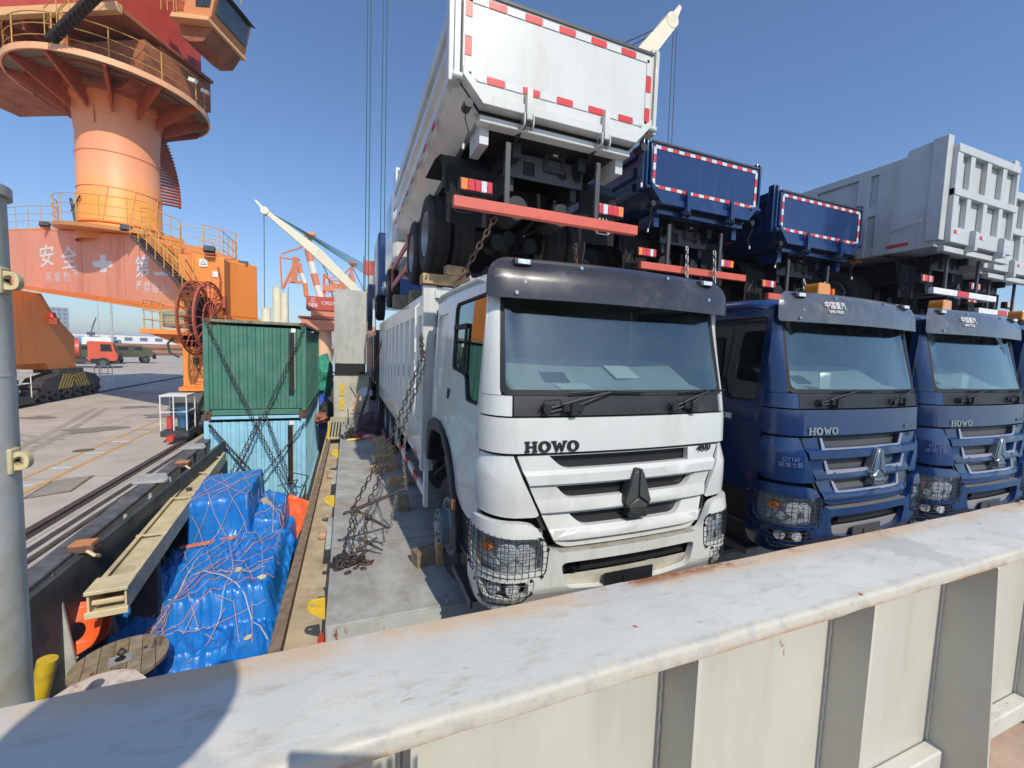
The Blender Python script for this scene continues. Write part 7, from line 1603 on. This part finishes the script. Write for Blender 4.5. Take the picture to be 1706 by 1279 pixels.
# ---------------------------------------------------------------- unseen photographer behind the breakwater, helmet and left arm shaped to widen the shadow
ph=thing('person','person in dark jacket and white helmet holding up a phone behind the breakwater','person',(-.20,-.27,1.03))
tag(bxo('shadow_riser',mat('step_steel',(.2,.2,.19),.6,var=.2),None,-.75,0.05,-.75,.0,.852,1.028,bev=.01),'added unseen step box raising the photographer so the shadow reaches the flange','step')  # unseen step, added to lift the photographer's shadow onto the flange
def skin(name,J,E_,m,par,root=0,lv=2):
    me=bpy.data.meshes.new(name); me.from_pydata([j[:3] for j in J],E_,[]); me.materials.append(m); o=olink(name,me,par)
    sk=o.modifiers.new('skin','SKIN'); lay=me.skin_vertices[0].data if me.skin_vertices else None
    if lay is None:
        bm=bmesh.new(); bm.from_mesh(me); bm.verts.layers.skin.verify(); bm.to_mesh(me); bm.free(); lay=me.skin_vertices[0].data
    for i,j in enumerate(J): lay[i].radius=(j[3],j[4] if len(j)>4 else j[3]); lay[i].use_root=(i==root)
    o.modifiers.new('s','SUBSURF').levels=lv; o.modifiers['s'].render_levels=lv
    return o
JK=mat('jacket_navy',(.03,.035,.05),.85,var=.2,vs=9); SKN=mat('skin',(.52,.32,.22),.5)
J=[(0,0,.96,.16,.12),(0,0,1.12,.15,.11),(0,.01,1.30,.17,.12),(0,.01,1.42,.14,.10),(0,.01,1.50,.06,.06),(0,.02,1.56,.05,.05),
 (-.10,0,.90,.09),(-.11,.02,.50,.065),(-.11,0,.10,.05),(-.11,.14,.05,.05,.035),(.10,0,.90,.09),(.12,.02,.50,.065),(.12,0,.10,.05),(.12,.14,.05,.05,.035),
 (-.19,0,1.42,.065),(-.40,.02,1.58,.055),(-.22,.10,1.74,.035),(.19,0,1.40,.06),(.26,.02,1.15,.045),(.350,.13,1.20,.030)]
E_=[(0,1),(1,2),(2,3),(3,4),(4,5),(0,6),(6,7),(7,8),(8,9),(0,10),(10,11),(11,12),(12,13),(3,14),(14,15),(15,16),(3,17),(17,18),(18,19)]
body=skin('body',J,E_,JK,ph)
bm=B(); bmesh.ops.create_uvsphere(bm,u_segments=24,v_segments=18,radius=.1)
for v in bm.verts:
    v.co=Vector((v.co.x*.78,v.co.y*.95,v.co.z*1.22)); 
    if v.co.y>.07 and abs(v.co.x)<.02 and -.03<v.co.z<.03: v.co.y+=.022
    if v.co.z<-.06: v.co.x*=.8
link('head',bm,SKN,body,loc=(0,.03,1.63))
bm=B()
for s in (-1,1): bmesh.ops.create_uvsphere(bm,u_segments=10,v_segments=8,radius=.012,matrix=Matrix.Translation((s*.032,.118,1.645)))
for s in (-1,1): bmesh.ops.create_uvsphere(bm,u_segments=8,v_segments=6,radius=.022,matrix=Matrix.Translation((s*.08,.02,1.63))@Matrix.Diagonal((.4,.8,1.3,1)))
link('eyes_and_ears',bm,SKN,body)
hp_=[(.165,.0),(.155,.01),(.15,.015),(.142,.05),(.12,.095),(.08,.125),(.035,.137),(0,.138)]
bm=B(); n=28; rr_=[[bm.verts.new((r*math.cos(2*math.pi*k/n)*.93,r*math.sin(2*math.pi*k/n)*1.1,z)) for k in range(n)] for r,z in hp_[:-1]]
for a,b in zip(rr_,rr_[1:]):
    for k in range(n): bm.faces.new((a[k],a[(k+1)%n],b[(k+1)%n],b[k]))
bm.faces.new(rr_[-1]); link('helmet',bm,mat('helmet_white',(.7,.7,.68),.35),body,loc=(0,.03,1.68))
# hand: palm and five separate fingers round the phone
hx,hy,hz=.372,.185,1.235
skin('hand',[(.350,.13,1.20,.026,.018),(hx-.005,hy-.02,hz-.01,.034,.013),(hx,hy-.005,hz+.015,.034,.012)],[(0,1),(1,2)],SKN,body,lv=1)
for k,(dx,ln) in enumerate(((-.030,.058),(-.010,.070),(.010,.074),(.030,.064))):
    x=hx+dx; skin('finger',[(x,hy-.012,hz+.01,.009),(x,hy-.006,hz+.01+ln*.4,.0085),(x-.002,hy+.010,hz+.01+ln*.75,.008),(x-.004,hy+.020,hz+.012+ln*.8,.007)],[(0,1),(1,2),(2,3)],SKN,body,lv=1)
skin('thumb',[(hx-.03,hy-.02,hz-.01,.012),(hx-.05,hy-.005,hz+.005,.010),(hx-.045,hy+.012,hz+.025,.009)],[(0,1),(1,2)],SKN,body,lv=1)
pn=link('phone',box(B(),-.075,.085,-.030,-.021,-.058,.026),mat('phone_black',(.02,.02,.022),.3,coat=.5),None,loc=(.086,-.056,2.358),bev=.004,rot=(0,0,R(-21.5))); skin('hand',[(-.22,.10,1.74,.026,.018),(-.17,.12,1.765,.030,.014),(-.15,.125,1.775,.028,.012)],[(0,1),(1,2)],SKN,body,lv=1)
for k in range(4): skin('finger',[(-.145,.10+.018*k,1.775,.009),(-.12,.095+.019*k,1.785-.003*abs(k-1.5),.0085),(-.095-.004*k,.09+.02*k,1.792,.0075)],[(0,1),(1,2)],SKN,body,lv=1)
skin('thumb',[(-.19,.14,1.75,.011),(-.165,.165,1.755,.010),(-.145,.17,1.762,.009)],[(0,1),(1,2)],SKN,body,lv=1)
tag(pn,'black phone held level in the raised hand of the photographer','phone')
# ---------------------------------------------------------------- air
def haze():
    bm=box(B(),-470,60,-60,470,-9.5,46); o=link('haze',bm,BLK,None,smooth=0); o.data.materials.clear()
    m=bpy.data.materials.new('haze_air'); m.use_nodes=True; n=m.node_tree; n.nodes.clear(); out=n.nodes.new('ShaderNodeOutputMaterial'); v=n.nodes.new('ShaderNodeVolumePrincipled')
    v.inputs['Color'].default_value=(.80,.87,1,1); v.inputs['Density'].default_value=.0007; v.inputs['Anisotropy'].default_value=.0; n.links.new(v.outputs[0],out.inputs['Volume']); o.data.materials.append(m); tag(o,kind='stuff')
haze()
